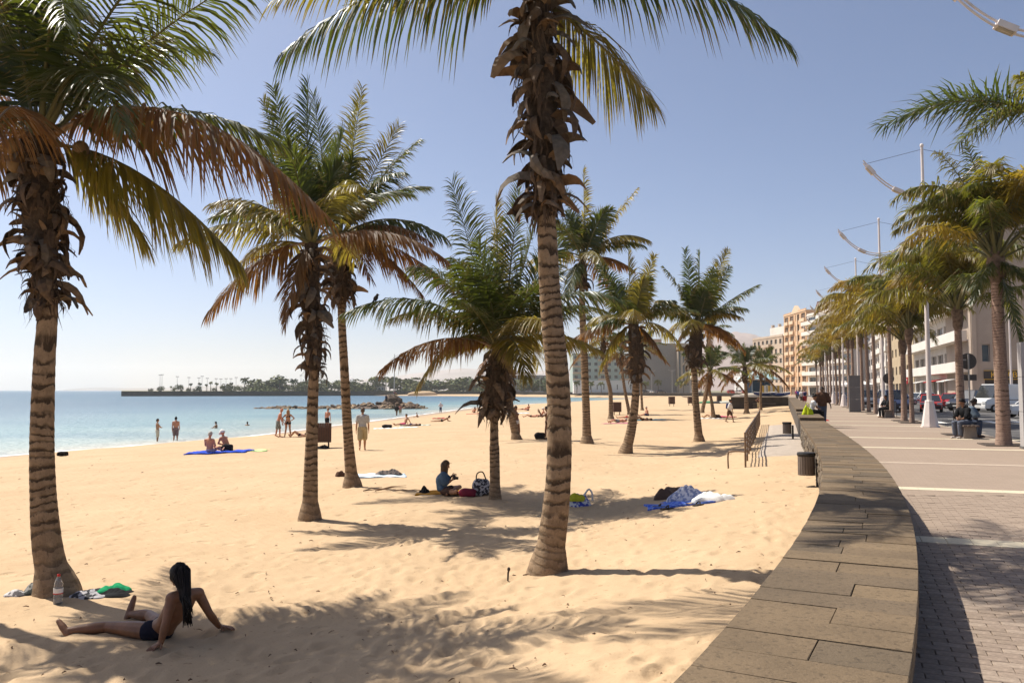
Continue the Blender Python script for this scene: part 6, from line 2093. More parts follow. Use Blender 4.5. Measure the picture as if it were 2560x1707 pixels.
# litter and twigs
def build_litter():
    rng = random.Random(8)
    q = MB()
    for i in range(330):
        y = 5 * (34 / 5) ** rng.random()
        x = rng.uniform(-.66 * y, float(XL(y)) - .3)
        z = float(sand_z(x, y)) + .018
        L = rng.uniform(.015, .075); a = rng.uniform(0, 6.28); w = rng.uniform(.003, .010)
        d = Vector((math.cos(a), math.sin(a), rng.uniform(-.1, .25))) * L
        q.tube([(x, y, z), tuple(Vector((x, y, z)) + d * .5 + Vector((0, 0, .008))), tuple(Vector((x, y, z)) + d)], [w * .7, w, w * .3], 4)
    o = q.build('sand_litter', simple('dry_litter', (0.17, 0.10, 0.055), .9, var=.5, scale=2)); o['kind'] = 'stuff'
    # dry twigs at the foot of the leaning palm and by the central trunk
    for k, (x, y, lab) in enumerate(((880, 1128, 'dry twigs lying right of the slender leaning palm foot'), (1222, 1322, 'dry root bits at the foot of the central trunk'))):
        c = dat_sand(x, y)
        t = thing('dry_twigs', lab, 'twigs', c)
        for i in range(7 if k == 0 else 5):
            a = rng.uniform(-.6, .6) if k == 0 else rng.uniform(0, 3)
            L = rng.uniform(.35, .9) if k == 0 else rng.uniform(.06, .12)
            p = Vector((rng.uniform(-.5, .5), rng.uniform(-.25, .25), .03)) * (1 if k == 0 else .25)
            d = Vector((math.cos(a), math.sin(a) * .5, rng.uniform(-.02, .18))) * L
            MB().tube([p, p + d * .5 + Vector((0, 0, .05 * L)), p + d], [.013, .011, .004], 5).build('twig', simple('dry_litter', (0, 0, 0)), t)
build_litter()

# ------------------------------------------------------------------ litter bins
WOOD = simple('bin_wood', (0.085, 0.042, 0.026), .75, var=.25, scale=14)
def sand_bin(label, x, y, h=1.05, w=.62):
    c = dat_sand(x, y)
    t = thing('litter_bin', label, 'bin', c, .2, 'wooden litter bins on the beach')
    for sx in (-1, 1): MB().box((sx * w * .36, 0, .2 * h), (.07, .07, .55 * h)).build('post', WOOD, t)
    for k in range(7):
        for sy in (-1, 1): MB().box(((k - 3) * w / 7.2, sy * .21, .62 * h), (w / 8.6, .03, .76 * h)).build('slat', WOOD, t)
    for k in range(5):
        for sx in (-1, 1): MB().box((sx * w / 2, (k - 2) * .085, .62 * h), (.03, .075, .76 * h)).build('slat', WOOD, t)
    MB().box((0, 0, .55 * h), (w * .9, .36, .6 * h)).build('liner', simple('bin_liner', (.02, .018, .018), .7), t)
    for z in (.34, .9): MB().box((0, 0, z * h), (w * .96, .40, .04)).build('hoop', simple('bin_hoop', (.03, .02, .018), .6), t)
    return t
sand_bin('wooden slatted bin half hidden behind the straight palm trunk', 741, 1029, 1.12, .72)
sand_bin('wooden bin behind the sunburnt man at the foot of the curved palm', 1417, 953, 1.3, .8)
sand_bin('far wooden bin midway between the curved palm and the dark collared palm', 1543, 933, 1.5, .9)
sand_bin('far wooden bin just left of the dark collared palm trunk', 1586, 931, 1.4, .8)
sand_bin('farthest wooden bin right of the dark collared palm', 1652, 926, 1.4, .8)
c = dat_sand(743, 1030)
tag(heap(c, .3, .2, .16, B_BLACK, 'dark_shoes', seed=33), 'dark shoes left at the foot of the wooden slatted bin', 'shoes')

# ------------------------------------------------------------------ bins hung by the wall
def wall_bin(label, y, dxo, group='grey bins along the sea wall'):
    w = wall_dir(y); n = np.array([-w[1], w[0]])
    p = np.array([float(XL(y)), y]) + n * dxo
    z0 = float(sand_z(*p))
    t = thing('grey_bin', label, 'bin', (p[0], p[1], z0), 0, group)
    gm = simple('bin_grey', (0.17, 0.135, 0.11), .55, metal=.3, var=.15, scale=7)
    dk = simple('bin_black', (.015, .013, .012), .6)
    r, h, zb = .165, .42, .30 - z0 - .42
    for k in range(20):
        a = 2 * math.pi * k / 20
        MB().box((math.cos(a) * r, math.sin(a) * r, zb + h / 2), (.012, 2 * math.pi * r / 20 * .86, h), a).build('slat', gm, t)
    MB().tube([(0, 0, zb + .01), (0, 0, zb + h - .03)], r * .94, 18).build('liner', dk, t)
    MB().tube([(0, 0, zb + h - .03), (0, 0, zb + h + .015), (0, 0, zb + h + .05)], [r * 1.06, r * 1.14, r * 1.06], 20).build('rim', dk, t)
    MB().box((r + .06, -.02, (zb + h * .8) / 2 - .1), (.06, .06, zb + h * .8 + .2)).build('post', dk, t)
    return t
wall_bin('grey slatted bin with black rim on the beach side of the near wall', 17.2, .20)
wall_bin('second grey bin by the wall farther on, beyond the paved path', 33.5, .45)

# ------------------------------------------------------------------ railing by the path
def build_railing():
    y0, y1 = 22.6, 50.0
    n = 14
    def P(y): return np.array([float(XL(y)) - 1.72 - .012 * (y - y0), y])
    base = P(y0)
    z0 = float(sand_z(*base))
    t = thing('railing', 'brown metal railing of five bars running along the paved path', 'railing', (*base, z0))
    m = simple('rail_metal', (0.20, 0.135, 0.085), .45, metal=.6, var=.2, scale=6)
    ys = np.linspace(y0, y1, n)
    H = .92
    zz = [float(sand_z(*P(y))) for y in ys]
    zz = np.polyval(np.polyfit(ys, zz, 2), ys)
    pt = lambda i, h: (P(ys[i])[0] - base[0], ys[i] - base[1], zz[i] + h - z0)
    for i in range(n):
        MB().tube([pt(i, -.25), pt(i, H)], .027, 8).build('post', m, t)
    for k in range(5):
        h = H - .02 - k * .17
        MB().tube([pt(i, h) for i in range(n)], .024 if k == 0 else .016, 8).build('rail', m, t)
    # low bent end piece
    e = pt(0, 0)
    MB().tube(catmull([(e[0] - .42, e[1] + .2, e[2] - .1), (e[0] - .42, e[1] + .2, e[2] + .30), (e[0] - .34, e[1] + .16, e[2] + .40), (e[0] - .02, e[1], e[2] + .40)], 14), .022, 8).build('end_hoop', m, t)
build_railing()

# ------------------------------------------------------------------ lamps
LAMPW = simple('lamp_white', (0.72, 0.63, 0.57), .5, var=.05, scale=3)
LAMPG = simple('lamp_glass', (0.42, 0.36, 0.28), .25, var=.1)
WIRE = simple('lamp_wire', (.10, .09, .09), .5)
def lamp_post(label, y, H=12.7, full=True):
    x = float(ROW(y))
    t = thing('lamp_post', label, 'street lamp', (x, y, 0), -R(18) + R(10), 'white lamp posts along the promenade')
    def frus(z0, z1, w0, w1, n=4, rot=0.0):
        V = []
        for z, w in ((z0, w0), (z1, w1)):
            for j in range(n):
                a = 2 * math.pi * (j + .5) / n + rot
                V.append((w * math.cos(a), w * math.sin(a), z))
        F = [tuple(range(n - 1, -1, -1)), tuple(range(n, 2 * n))] + [(j, (j + 1) % n, n + (j + 1) % n, n + j) for j in range(n)]
        return V, F
    q = MB(); q.add(*frus(0, .06, .40, .40, 8)); q.add(*frus(.061, 1.15, .35, .18, 8)); q.add(*frus(1.151, 1.2, .19, .165, 8)); q.build('base', LAMPW, t)
    MB().tube([(0, 0, 1.19), (0, 0, 6), (0, 0, H)], [.105, .09, .06], 12).build('pole', LAMPW, t)
    MB().ellipsoid((0, 0, H + .05), (.09, .09, .1), 8, 6).build('finial', LAMPW, t)
    # hanging arc through the pole, with its cables and lights
    zl, sp, rise = H - 2.25, 2.55, 1.65
    def arc(s): return Vector((s * sp, 0, zl + rise * abs(s) ** 2.2))
    for off in (-.07, .07):
        MB().tube([arc(s) + Vector((0, 0, off)) for s in np.linspace(-1, 1, 33)], .034, 6).build('arc_bar', LAMPW, t)
    for s in (-.88, -.42, .42, .88):
        a, b = arc(s - .085 if abs(s) < .6 else s - .06), arc(s + .085 if abs(s) < .6 else s + .06)
        d = (b - a).normalized(); ang = math.atan2(d.z, d.x)
        hd = MB().box((0, 0, 0), ((b - a).length, .26, .16), rot=Matrix.Rotation(-ang, 3, 'Y')).build('luminaire', LAMPW, t, (a + b) / 2)
        MB().box((0, 0, -.092), ((b - a).length * .8, .2, .02)).build('lens', LAMPG, hd, None, (0, -ang, 0))
    if full:
        for s in (-1, 1):
            MB().tube([arc(.97 * s), (0, 0, H - .12)], .010, 5).build('cable', WIRE, t)
    return t
lamp_post('nearest white lamp, only part of its hanging arc shows at top right corner', 19.0, 12.3)
for y, lab in ((36.7, 'white lamp post with flared base between the two nearest full promenade palms and the road'), (52.8, 'second white lamp post, hanging arc clear against the sky'), (68.9, 'third white lamp post down the row, arc top showing'), (85., 'fourth white lamp post down the row'),
               (101., 'fifth white lamp post down the row'), (117., 'sixth white lamp post, far down the row'), (133., 'seventh white lamp post, far down the row')):
    lamp_post(lab.replace(' between the two nearest full promenade palms and the road', ' standing right of the red hatchback'), y, 12.7, y < 90)

# ------------------------------------------------------------------ signs, bench, pillar on the kerb
SIGN = simple('sign_back', (0.10, 0.085, 0.075), .6, metal=.4, var=.12)
def round_sign(label, px, py, Y, r, plate=True):
    c = at_y(px, py, Y)
    t = thing('round_sign', label, 'road sign', (c[0], c[1], 0), -R(8), 'round road signs seen from behind')
    z = c[2]
    MB().tube([(0, 0, -.1), (0, 0, z + r * .9)], .035, 8).build('post', simple('galvanised', (.33, .31, .29), .5, metal=.5), t)
    q = MB(); n = 28
    V = [(r * math.cos(2 * math.pi * j / n), .045 + d, z + r * math.sin(2 * math.pi * j / n)) for d in (0, .02) for j in range(n)]
    q.add(V, [tuple(range(n)), tuple(range(2 * n - 1, n - 1, -1))] + [(j, n + j, n + (j + 1) % n, (j + 1) % n) for j in range(n)])
    q.build('disc', SIGN, t)
    for dz in (-r * .35, r * .35): MB().box((0, .038, z + dz), (r * 1.1, .02, .05)).build('bracket', SIGN, t)
    if plate:
        MB().box((0, .055, z - r - .32), (.62, .02, .24)).build('plate', SIGN, t)
        MB().box((-.22 * r / .45, .041, z + .06), (.20, .004, .06)).build('maker_mark', simple('mark_grey', (.34, .32, .30), .6), t)
    return t
round_sign('larger round sign seen from behind, with small plate below, above the bench', 2421, 903, 33.0, .33)
round_sign('smaller round sign seen from behind, between two palm trunks farther along', 2222, 946, 50.0, .33, False)

def slat_bench(label, p, rz, L=1.9):
    t = thing('bench', label, 'bench', (p[0], p[1], 0), rz)
    wd = simple('bench_wood', (.12, .085, .065), .7, var=.25, scale=10)
    for k in range(4): MB().box((0, -.19 + k * .125, .44), (L, .10, .045)).build('seat_slat', wd, t)
    for sx in (-.7, .7): MB().box((sx, 0, .21), (.10, .42, .42), taper=.82).build('leg', simple('bench_stone', (.20, .165, .14), .8, scale=12), t)
    return t
BY = 28.6
bp = np.array([float(ROW(BY)) - .25, BY])
wv_ = wall_dir(BY)
slat_bench('dark slatted bench between the bin and the pale stout palm trunk', bp, math.atan2(wv_[0], wv_[1]) * -1 + math.pi / 2)
J = seat(1.74, .12, .46); J['face'] = V3((.25, .9, -.35))
q = bp + wv_ * -.25
person('man in black jacket and faded jeans seated on the bench, head bowed', J, (q[0], q[1], 0), face_to(-.95, -.30), 1.74, skin='brown', hair='black', voxel=.014,
       wear=[('jacket', B_BLACK, dict(g=.03, sleeve=1.0)), ('jeans', cloth('faded_denim', (0.11, 0.12, 0.15)), dict(g=.022, leglen=1.85)), ('shoes', cloth('white', (0, 0, 0)))])
J = seat(1.74, .24, .46); J['face'] = V3((-.3, .85, -.45))
q = bp + wv_ * .55 + np.array([.1, .0])
person('second person on the bench in grey blue top, leaning forward behind the sign post', J, (q[0], q[1], 0), face_to(.75, -.6), 1.74, skin='dark', hair='black', voxel=.014,
       wear=[('shirt', cloth('grey_blue', (0.13, 0.17, 0.21)), dict(g=.03, sleeve=.9)), ('jeans', B_JEAN, dict(g=.022, leglen=1.85))])

def street_bin(label, y, dx=0.0):
    x = float(ROW(y)) + dx
    t = thing('street_bin', label, 'bin', (x, y, 0), 0, 'grey street bins on the kerb')
    gm = simple('street_bin_grey', (.20, .185, .18), .55, metal=.3, var=.12)
    dk = simple('bin_black', (0, 0, 0))
    for k in range(16):
        a = 2 * math.pi * k / 16
        MB().box((math.cos(a) * .21, math.sin(a) * .21, .62), (.014, .075, .62), a).build('slat', gm, t)
    MB().tube([(0, 0, .32), (0, 0, .9)], .195, 16).build('liner', dk, t)
    MB().tube([(0, 0, .93), (0, 0, .97)], [.24, .235], 18).build('rim', dk, t)
    for s in (-1, 1): MB().tube([(s * .27, 0, 0), (s * .27, 0, .9)], .02, 6).build('post', dk, t)
street_bin('grey street bin beside the bench under the larger round sign', 31.6, .25)
street_bin('farther grey street bin near the parked estate car', 51.0, .3)
BY2 = 49.6
bp2 = np.array([float(ROW(BY2)) - .2, BY2])
slat_bench('farther bench beyond the second lamp post, one person on it', bp2, math.pi / 2 - math.atan2(*wall_dir(BY2)))
J = seat(1.72, .05, .46)
person('person in black sitting on the farther bench, half hidden by a trunk', J, (bp2[0], bp2[1], 0), face_to(-.95, -.3), 1.72, skin='brown', hair='black', voxel=.018, wear=[('jacket', B_BLACK, dict(g=.03, sleeve=1.0)), ('trousers', B_BLACK, dict(g=.022, leglen=1.85))])

def pillar(label, px, Y, w, d, h, mat, name='info_pillar'):
    c = at_y(px, 1000, Y)
    t = thing(name, label, 'pillar', (c[0], c[1], 0), -R(18))
    n = 3
    for k in range(n): MB().box((0, 0, .06 + (k + .5) * h / n), (w, d, h / n - .012)).build('panel', mat, t)
    MB().box((0, 0, .03), (w * 1.06, d * 1.1, .06)).build('plinth', simple('pillar_plinth', (.12, .11, .1), .7), t)
    return t
pm = simple('pillar_grey', (.40, .37, .35), .5, var=.06, scale=1.5)
t = pillar('tall pale grey panelled information pillar at the right picture edge', 2583, 23.2, .62, .40, 2.95, pm)
t = pillar('dark grey pillar standing on the kerb between lamp posts farther along', 2137, 62.0, .8, .5, 2.7, simple('pillar_dark', (.15, .14, .135), .6, var=.08, scale=2))
c = at_z(2062, 1052, 0)
tag(heap((c[0], c[1], 0), .26, .12, .07, B_RED, 'red_cloth', seed=40), 'small red cloth dropped on the promenade beside the wall', 'cloth')

# bird on the long left frond of the short palm
b5 = dat_sand(1137, 1148)
c = dat_y(863, 691, b5[1] - .15)
t = thing('bird', 'small dark bird perched on the long left frond of the short palm', 'bird', c)
bm_ = simple('bird_dark', (.03, .026, .024), .8)
MB().ellipsoid((0, 0, .06), (.05, .045, .075), 10, 7, rot=Matrix.Rotation(.5, 3, 'Y')).ellipsoid((.035, 0, .13), (.032, .03, .032), 8, 6).tube([(.06, 0, .128), (.09, 0, .122)], [.009, .002], 5).tube([(-.03, 0, .02), (-.09, 0, -.05)], [.022, .012], 5).build('body', bm_, t, smooth=True)
for s in (-1, 1): MB().tube([(.0, .015 * s, .0), (.0, .015 * s, -.05)], .004, 4).build('leg', bm_, t)

# ------------------------------------------------------------------ rock islet with its people and mast
def build_islet():
    c = at_z(852, 1021, WATER_Z)
    t = thing('rock_islet', 'low islet of tumbled brown rocks in the shallow water off the beach', 'rocks', (c[0], c[1], WATER_Z))
    rng = random.Random(12)
    ms = [simple('islet_rock_' + 'abc'[i], cc, .95, var=.4, scale=1.5, bumpy=.5) for i, cc in enumerate([(.20, .135, .085), (.10, .068, .048), (.33, .235, .145)])]
    shapes = []
    for i in range(9):
        r2 = random.Random(300 + i)
        me = MB().ellipsoid((0, 0, 0), (.5, .42, .34), 7, 5, fn=lambda d: 1 + r2.uniform(-.22, .22)).mesh('rock')
        me.materials.append(ms[i % 3]); shapes.append(me)
    Y = c[1]
    x0, x1 = (640 - 1280) / FOC * Y - c[0], (1068 - 1280) / FOC * Y - c[0]
    for i in range(290):
        u = rng.random()
        hump = .28 + .72 * math.exp(-((u - .78) / .24) ** 2) if u > .2 else .28 * (u / .2 + .3)
        hump *= min(1, (1 - u) / .10 + .15)
        x = x0 + (x1 - x0) * u; v = rng.uniform(-1, 1)
        yy = v * (3 + 3.2 * hump)
        z = max(0, hump * 1.15 * (1 - abs(v) ** 1.6)) - .2 + rng.uniform(-.1, .12)
        s = rng.uniform(.6, 1.5)
        link('rock', shapes[rng.randrange(9)], None, t, (x, yy, z), (rng.uniform(-.5, .5), rng.uniform(-.5, .5), rng.uniform(0, 6)), (s * rng.uniform(.9, 1.5), s, s * rng.uniform(.6, .9)))
    # fill under the stones
    V, F = [], []
    for i in range(30):
        u = i / 29
        hump = (.28 + .72 * math.exp(-((u - .78) / .24) ** 2) if u > .2 else .28 * (u / .2 + .3)) * min(1, (1 - u) / .10 + .05)
        for j in range(7):
            v = -1 + 2 * j / 6
            V.append((x0 + (x1 - x0) * u, v * (3 + 3.2 * hump), hump * 1.05 * (1 - abs(v) ** 1.6) - .3))
        if i:
            for j in range(6): F.append(((i - 1) * 7 + j, i * 7 + j, i * 7 + j + 1, (i - 1) * 7 + j + 1))
    MB().add(V, F).build('core', ms[1], t)
    big = at_z(985, 1008, WATER_Z)
    xb = (985 - 1280) / FOC * Y - c[0]
    MB().ellipsoid((0, 0, 0), (2.1, 1.5, 1.7), 9, 6, fn=lambda d: 1 + .16 * math.sin(5 * d.x + 3 * d.z) + .1 * math.sin(7 * d.y)).build('boulder', ms[1], t, (xb, 0, 1.1))
    H = 16.5
    zt = WATER_Z + 1.2
    tm = thing('mast', 'thin pale mast rising from the rock islet', 'mast', (c[0] + xb, Y + .6, zt))
    MB().tube([(0, 0, 0), (0, 0, 9.5)], [.12, .06], 6).build('pole', simple('mast_pale', (.5, .47, .44), .5), tm)
    x2 = (967 - 1280) / FOC * Y
    person('person in dark clothes standing on the rock islet left of the boulder', stand(1.74, .1), (x2, Y - .5, WATER_Z + 1.05), face_to(-.8, .5), 1.74, skin='dark', hair='black', fing=False, voxel=.025, wear=[('shirt', B_NAVY, dict(g=.03)), ('trousers', B_BLACK, dict(leglen=1.75))])
    person('person sitting on top of the boulder on the rock islet', sit(1.7), (c[0] + xb + .3, Y - .4, WATER_Z + 2.6), face_to(.6, -.4), 1.7, skin='brown', hair='black', fing=False, voxel=.025, wear=[('shirt', cloth('plum', (0, 0, 0)), dict(g=.03)), ('shorts', B_KHAKI)])
build_islet()

# yellow carrier bag beside the woman on the wall
c = np.array([float(XL(34.6)) + .42, 34.6, .62])
t = thing('carrier_bag', 'bright yellow green bag on the wall beside the woman in black trousers', 'bag', c)
heap(None, .20, .16, .36, cloth('acid', (0.50, 0.58, 0.02)), 'bag_body', t, 61, (0, 0, 0))
MB().tube(catmull([(-.08, 0, .30), (-.05, .02, .46), (.05, .02, .46), (.08, 0, .30)], 9), .014, 6).build('handle', cloth('acid', (0, 0, 0)), t)
# ================================================================== kiosk platform at the end of the beach
def build_platform():
    Yp = 106.0
    x0, x1 = (1826 - 1280) / FOC * Yp, float(XL(Yp)) + .1
    t = thing('stone_platform', 'dark stone platform wall at the far end of the beach under the blue kiosk', 'wall', (x0, Yp, -1.2))
    dk = simple('platform_stone', (0.045, 0.036, 0.028), .95, var=.4, scale=1.2, bumpy=.5)
    PL = lambda e: [(-e, -e), (x1 - x0, -e), (x1 - x0 + 20, 60), (x0 * .60, 60)]
    MB().prism(PL(0), 0, 1.9).build('body', dk, t)
    MB().prism(PL(.12), 1.903, 1.99).build('deck', simple('platform_deck', (.22, .18, .14), .9), t)
    for k in range(4): MB().box((x1 - x0 - 3.2, -.9 + .3 * k, .2 + .3 * k), (3.0, .34, .12)).build('step', simple('platform_step', (.13, .11, .09), .9), t)
    zt = -1.2 + 1.99
    # kiosk
    cx = (1893 - 1280) / FOC * 118; cy = 118
    k = thing('kiosk', 'blue beach kiosk with pale pyramid roof and white eaves', 'kiosk', (cx, cy, zt), .1)
    nv = simple('kiosk_blue', (0.018, 0.055, 0.10), .7, var=.1)
    MB().box((0, 0, 1.15), (2.6, 2.6, 2.3)).build('wall', nv, k)
    for sx in (-1, 1):
        for sy in (-1, 1): MB().box((sx * 1.34, sy * 1.34, 1.15), (.12, .12, 2.3)).build('corner_post', simple('kiosk_post', (.30, .36, .40), .6), k)
    MB().box((0, 0, 2.37), (4.6, 4.6, .14)).build('eaves', simple('kiosk_white', (.74, .72, .68), .6), k)
    V = [(-2.25, -2.25, 2.442), (2.25, -2.25, 2.442), (2.25, 2.25, 2.442), (-2.25, 2.25, 2.442), (0, 0, 4.0)]
    MB().add(V, [(0, 1, 4), (1, 2, 4), (2, 3, 4), (3, 0, 4), (3, 2, 1, 0)]).build('roof', simple('kiosk_roof', (.33, .48, .50), .6, var=.08), k)
    for a in range(4): MB().tube([V[a], (0, 0, 4.03)], .06, 5).build('roof_rib', simple('kiosk_white', (0, 0, 0)), k)
    # striped wind screens and boats
    yl = simple('screen_yellow', (.60, .36, .06), .8); wh = simple('screen_white', (.72, .66, .56), .8)
    for (px0, px1, lab, n) in ((1903, 1915, 'short yellow and white wind screen right of the kiosk', 2), (1919, 1953, 'long yellow and white striped wind screen beside the promenade', 6)):
        a, b = (px0 - 1280) / FOC * 114, (px1 - 1280) / FOC * 114
        s = thing('wind_screen', lab, 'screen', (a, 114, zt))
        for q in range(n): MB().box(((q + .5) * (b - a) / n, 0, .85), ((b - a) / n - .01, .05, 1.3)).build('panel', (yl, wh)[q % 2 if n > 2 else q], s)
        for q in (0, n): MB().box((q * (b - a) / n, .05, .8), (.06, .06, 1.6)).build('post', wh, s)
    def boat(px, Y, z, L, col, lab, rz, up=False):
        c = np.array([(px - 1280) / FOC * Y, Y, z])
        o = thing('rowing_boat', lab, 'boat', c, rz)
        q = MB(); V, F = [], []
        for i in range(9):
            u = -1 + 2 * i / 8
            w = .62 * (1 - abs(u) ** 2.4) + .02
            d = .45 * (1 - .35 * abs(u) ** 2)
            for j in range(7):
                a = math.pi * j / 6
                V.append((u * L / 2, w * math.cos(a), .5 + .12 * u * u - d * math.sin(a) if not up else d * math.sin(a)))
        for i in range(8):
            for j in range(6): F.append((i * 7 + j, i * 7 + j + 1, i * 7 + 8 + j, i * 7 + 7 + j))
        q.add(V, F).build('hull', col, o, smooth=True)
        if not up:
            MB().tube([V[i * 7] for i in range(9)], .04, 5).tube([V[i * 7 + 6] for i in range(9)], .04, 5).build('gunwale', simple('gunwale', (.55, .50, .42), .6), o)
            for u in (-.2, .2): MB().box((u * L, 0, .36), (.22, 1.1, .04)).build('thwart', simple('gunwale', (0, 0, 0)), o)
        return o
    boat(1876, 112, zt, 3.2, simple('boat_cream', (.55, .47, .36), .6), 'upturned cream boat on the stone platform left of the kiosk', .2, True)
    boat(1910, 110, zt, 3.0, simple('boat_navy', (.02, .04, .15), .5), 'dark blue boat on the stone platform under the short screen', .1)
    boat(1948, 110, zt, 2.8, simple('boat_blue', (.03, .07, .28), .5), 'blue boat on the stone platform near the promenade', -.1)
    boat(1930, 111, zt, 2.6, simple('boat_grey', (.30, .28, .27), .6), 'grey boat on the stone platform between two blue boats', .1, True)
    for px, py, Y, lab, col in ((1722, 992, 260, 'white boat drawn up on the far sand at the head of the bay', simple('boat_white', (.70, .68, .64), .5)), (1770, 1010, 150, 'green kayak lying on the far sand', simple('boat_green', (.08, .30, .14), .5)), (1797, 1010, 150, 'black and white boat lying on the far sand right of the green kayak', simple('boat_black', (.03, .03, .03), .5)), (1812, 1011, 150, 'pale kayak lying on the far sand next to the black and white boat', simple('boat_pale', (.62, .62, .52), .5))):
        x = (px - 1280) / FOC * Y
        boat(px, Y, float(sand_z(x, Y)), 5.0 if Y > 200 else 3.6, col, lab, .2, Y < 200)
build_platform()

# ================================================================== buildings
def facade_basis(a, b):
    a, b = np.array(a, float), np.array(b, float)
    u = (b - a) / np.linalg.norm(b - a)
    return a, u, np.array([u[1], -u[0]]), np.linalg.norm(b - a)      # start, along, outward, length

GLASS = simple('window_glass', (0.025, 0.032, 0.040), .12, var=.3, scale=.6, spec=.8)
FRAME = simple('window_frame', (.42, .38, .33), .6, var=.08)
def wall_grid(u0, u1, z0, z1, holes, depth=.3):
    """a wall in the plane y=0 (outward -y) with real recessed openings"""
    us = sorted({u0, u1} | {h[0] for h in holes} | {h[1] for h in holes})
    zs = sorted({z0, z1} | {h[2] for h in holes} | {h[3] for h in holes})
    mb = MB()
    for i in range(len(us) - 1):
        for j in range(len(zs) - 1):
            cu, cz = (us[i] + us[i + 1]) / 2, (zs[j] + zs[j + 1]) / 2
            if any(h[0] < cu < h[1] and h[2] < cz < h[3] for h in holes): continue
            mb.add([(us[i], 0, zs[j]), (us[i + 1], 0, zs[j]), (us[i + 1], 0, zs[j + 1]), (us[i], 0, zs[j + 1])], [(0, 1, 2, 3)])
    for a, b, c, d in holes:
        v = [(a, 0, c), (b, 0, c), (b, 0, d), (a, 0, d), (a, depth, c), (b, depth, c), (b, depth, d), (a, depth, d)]
        mb.add(v, [(0, 4, 5, 1), (1, 5, 6, 2), (2, 6, 7, 3), (3, 7, 4, 0)])
    return mb

WIN_CACHE = {}
def window(parent, a, b, c, d, depth=.3, mull=2, glass=None):
    key = (round(b - a, 2), round(d - c, 2), mull, glass.name if glass else '')
    w, h = b - a, d - c
    if key not in WIN_CACHE:
        f = MB()
        for x, z, dx, dz in ((-w / 2 + .04, 0, .08, h), (w / 2 - .04, 0, .08, h), (0, -h / 2 + .04, w - .162, .08), (0, h / 2 - .04, w - .162, .08)): f.box((x, 0, z), (dx, .06, dz))
        for q in range(1, mull): f.box((-w / 2 + q * w / mull, .004, 0), (.06, .05, h - .162))
        fm = f.mesh('frame'); fm.materials.append(FRAME)
        gm = MB().box((0, 0, 0), (w - .02, .02, h - .02)).mesh('window'); gm.materials.append(glass or GLASS)
        WIN_CACHE[key] = (gm, fm)
    gm, fm = WIN_CACHE[key]
    o = link('window', gm, None, parent, ((a + b) / 2, depth - .02, (c + d) / 2))
    link('frame', fm, None, o, (0, -.045, 0))
    return o

def block(label, a, b, depth, H, wallm, cols, floors, name='building', z0=0.0, win=(.55, .5), balc=None, ground=None, roofm=None, group=None, sidewin=0, parapet=.5, gap=None, mull=2, awn=None, glass=None):
    """a block whose front runs from a to b (ground points); its front faces the right-hand side of that walk"""
    A, u, out, L = facade_basis(a, b)
    t = thing(name, label, 'building', (A[0], A[1], z0), math.atan2(u[1], u[0]), group)
    fh = H / floors
    holes = []
    for f in range(floors):
        for c in range(cols):
            w, h = L / cols * win[0], fh * win[1]
            cx, cz = L / cols * (c + .5), fh * (f + .52)
            if f == 0 and ground is not None:
                w, h, cz = L / cols * .78, fh * .78, fh * .42
            holes.append((cx - w / 2, cx + w / 2, cz - h / 2, cz + h / 2))
    front = wall_grid(0, L, 0, H, holes)
    front.add([(0, 0, 0), (0, 0, H), (0, depth, H), (0, depth, 0)], [(0, 1, 2, 3)])
    front.add([(L, 0, 0), (L, depth, 0), (L, depth, H), (L, 0, H)], [(0, 1, 2, 3)])
    front.add([(0, depth, 0), (0, depth, H), (L, depth, H), (L, depth, 0)], [(0, 1, 2, 3)])
    front.build('wall', wallm, t)
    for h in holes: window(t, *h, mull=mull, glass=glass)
    MB().box((L / 2, depth / 2, H + .05), (L + .3, depth + .3, .25)).build('roof', roofm or wallm, t)
    if parapet: MB().box((L / 2, .05, H + .18 + parapet / 2), (L, .2, parapet)).build('parapet', wallm, t)
    if balc:
        bm, cols_b, ht, dp = balc
        for f in range(1, floors):
            for (c0, c1) in cols_b:
                x0, x1 = L * c0 + .05, L * c1 - .05
                z = fh * f + .05
                s = MB().box(((x0 + x1) / 2, -dp / 2 - .005, z), (x1 - x0, dp, .18)).build('balcony', bm, t)
                MB().box(((x0 + x1) / 2, -dp + .05, z + .09 + ht / 2), (x1 - x0, .1, ht)).box((x0 + .05, -dp / 2 - .03, z + .09 + ht / 2), (.098, dp - .16, ht)).box((x1 - .05, -dp / 2 - .03, z + .09 + ht / 2), (.098, dp - .16, ht)).build('parapet', bm, s)
    return t, L

def text_mesh(name, s, size, mat, parent, loc, rot, extr=.03):
    c = bpy.data.curves.new(name, 'FONT'); c.body = s; c.size = size; c.extrude = extr; c.align_x = 'LEFT'
    o = bpy.data.objects.new('tmp_text', c); COL.objects.link(o)
    bpy.context.view_layer.update()
    me = bpy.data.meshes.new_from_object(o.evaluated_get(bpy.context.evaluated_depsgraph_get()))
    bpy.data.objects.remove(o)
    me.materials.clear()
    return link(name, me, mat, parent, loc, rot)

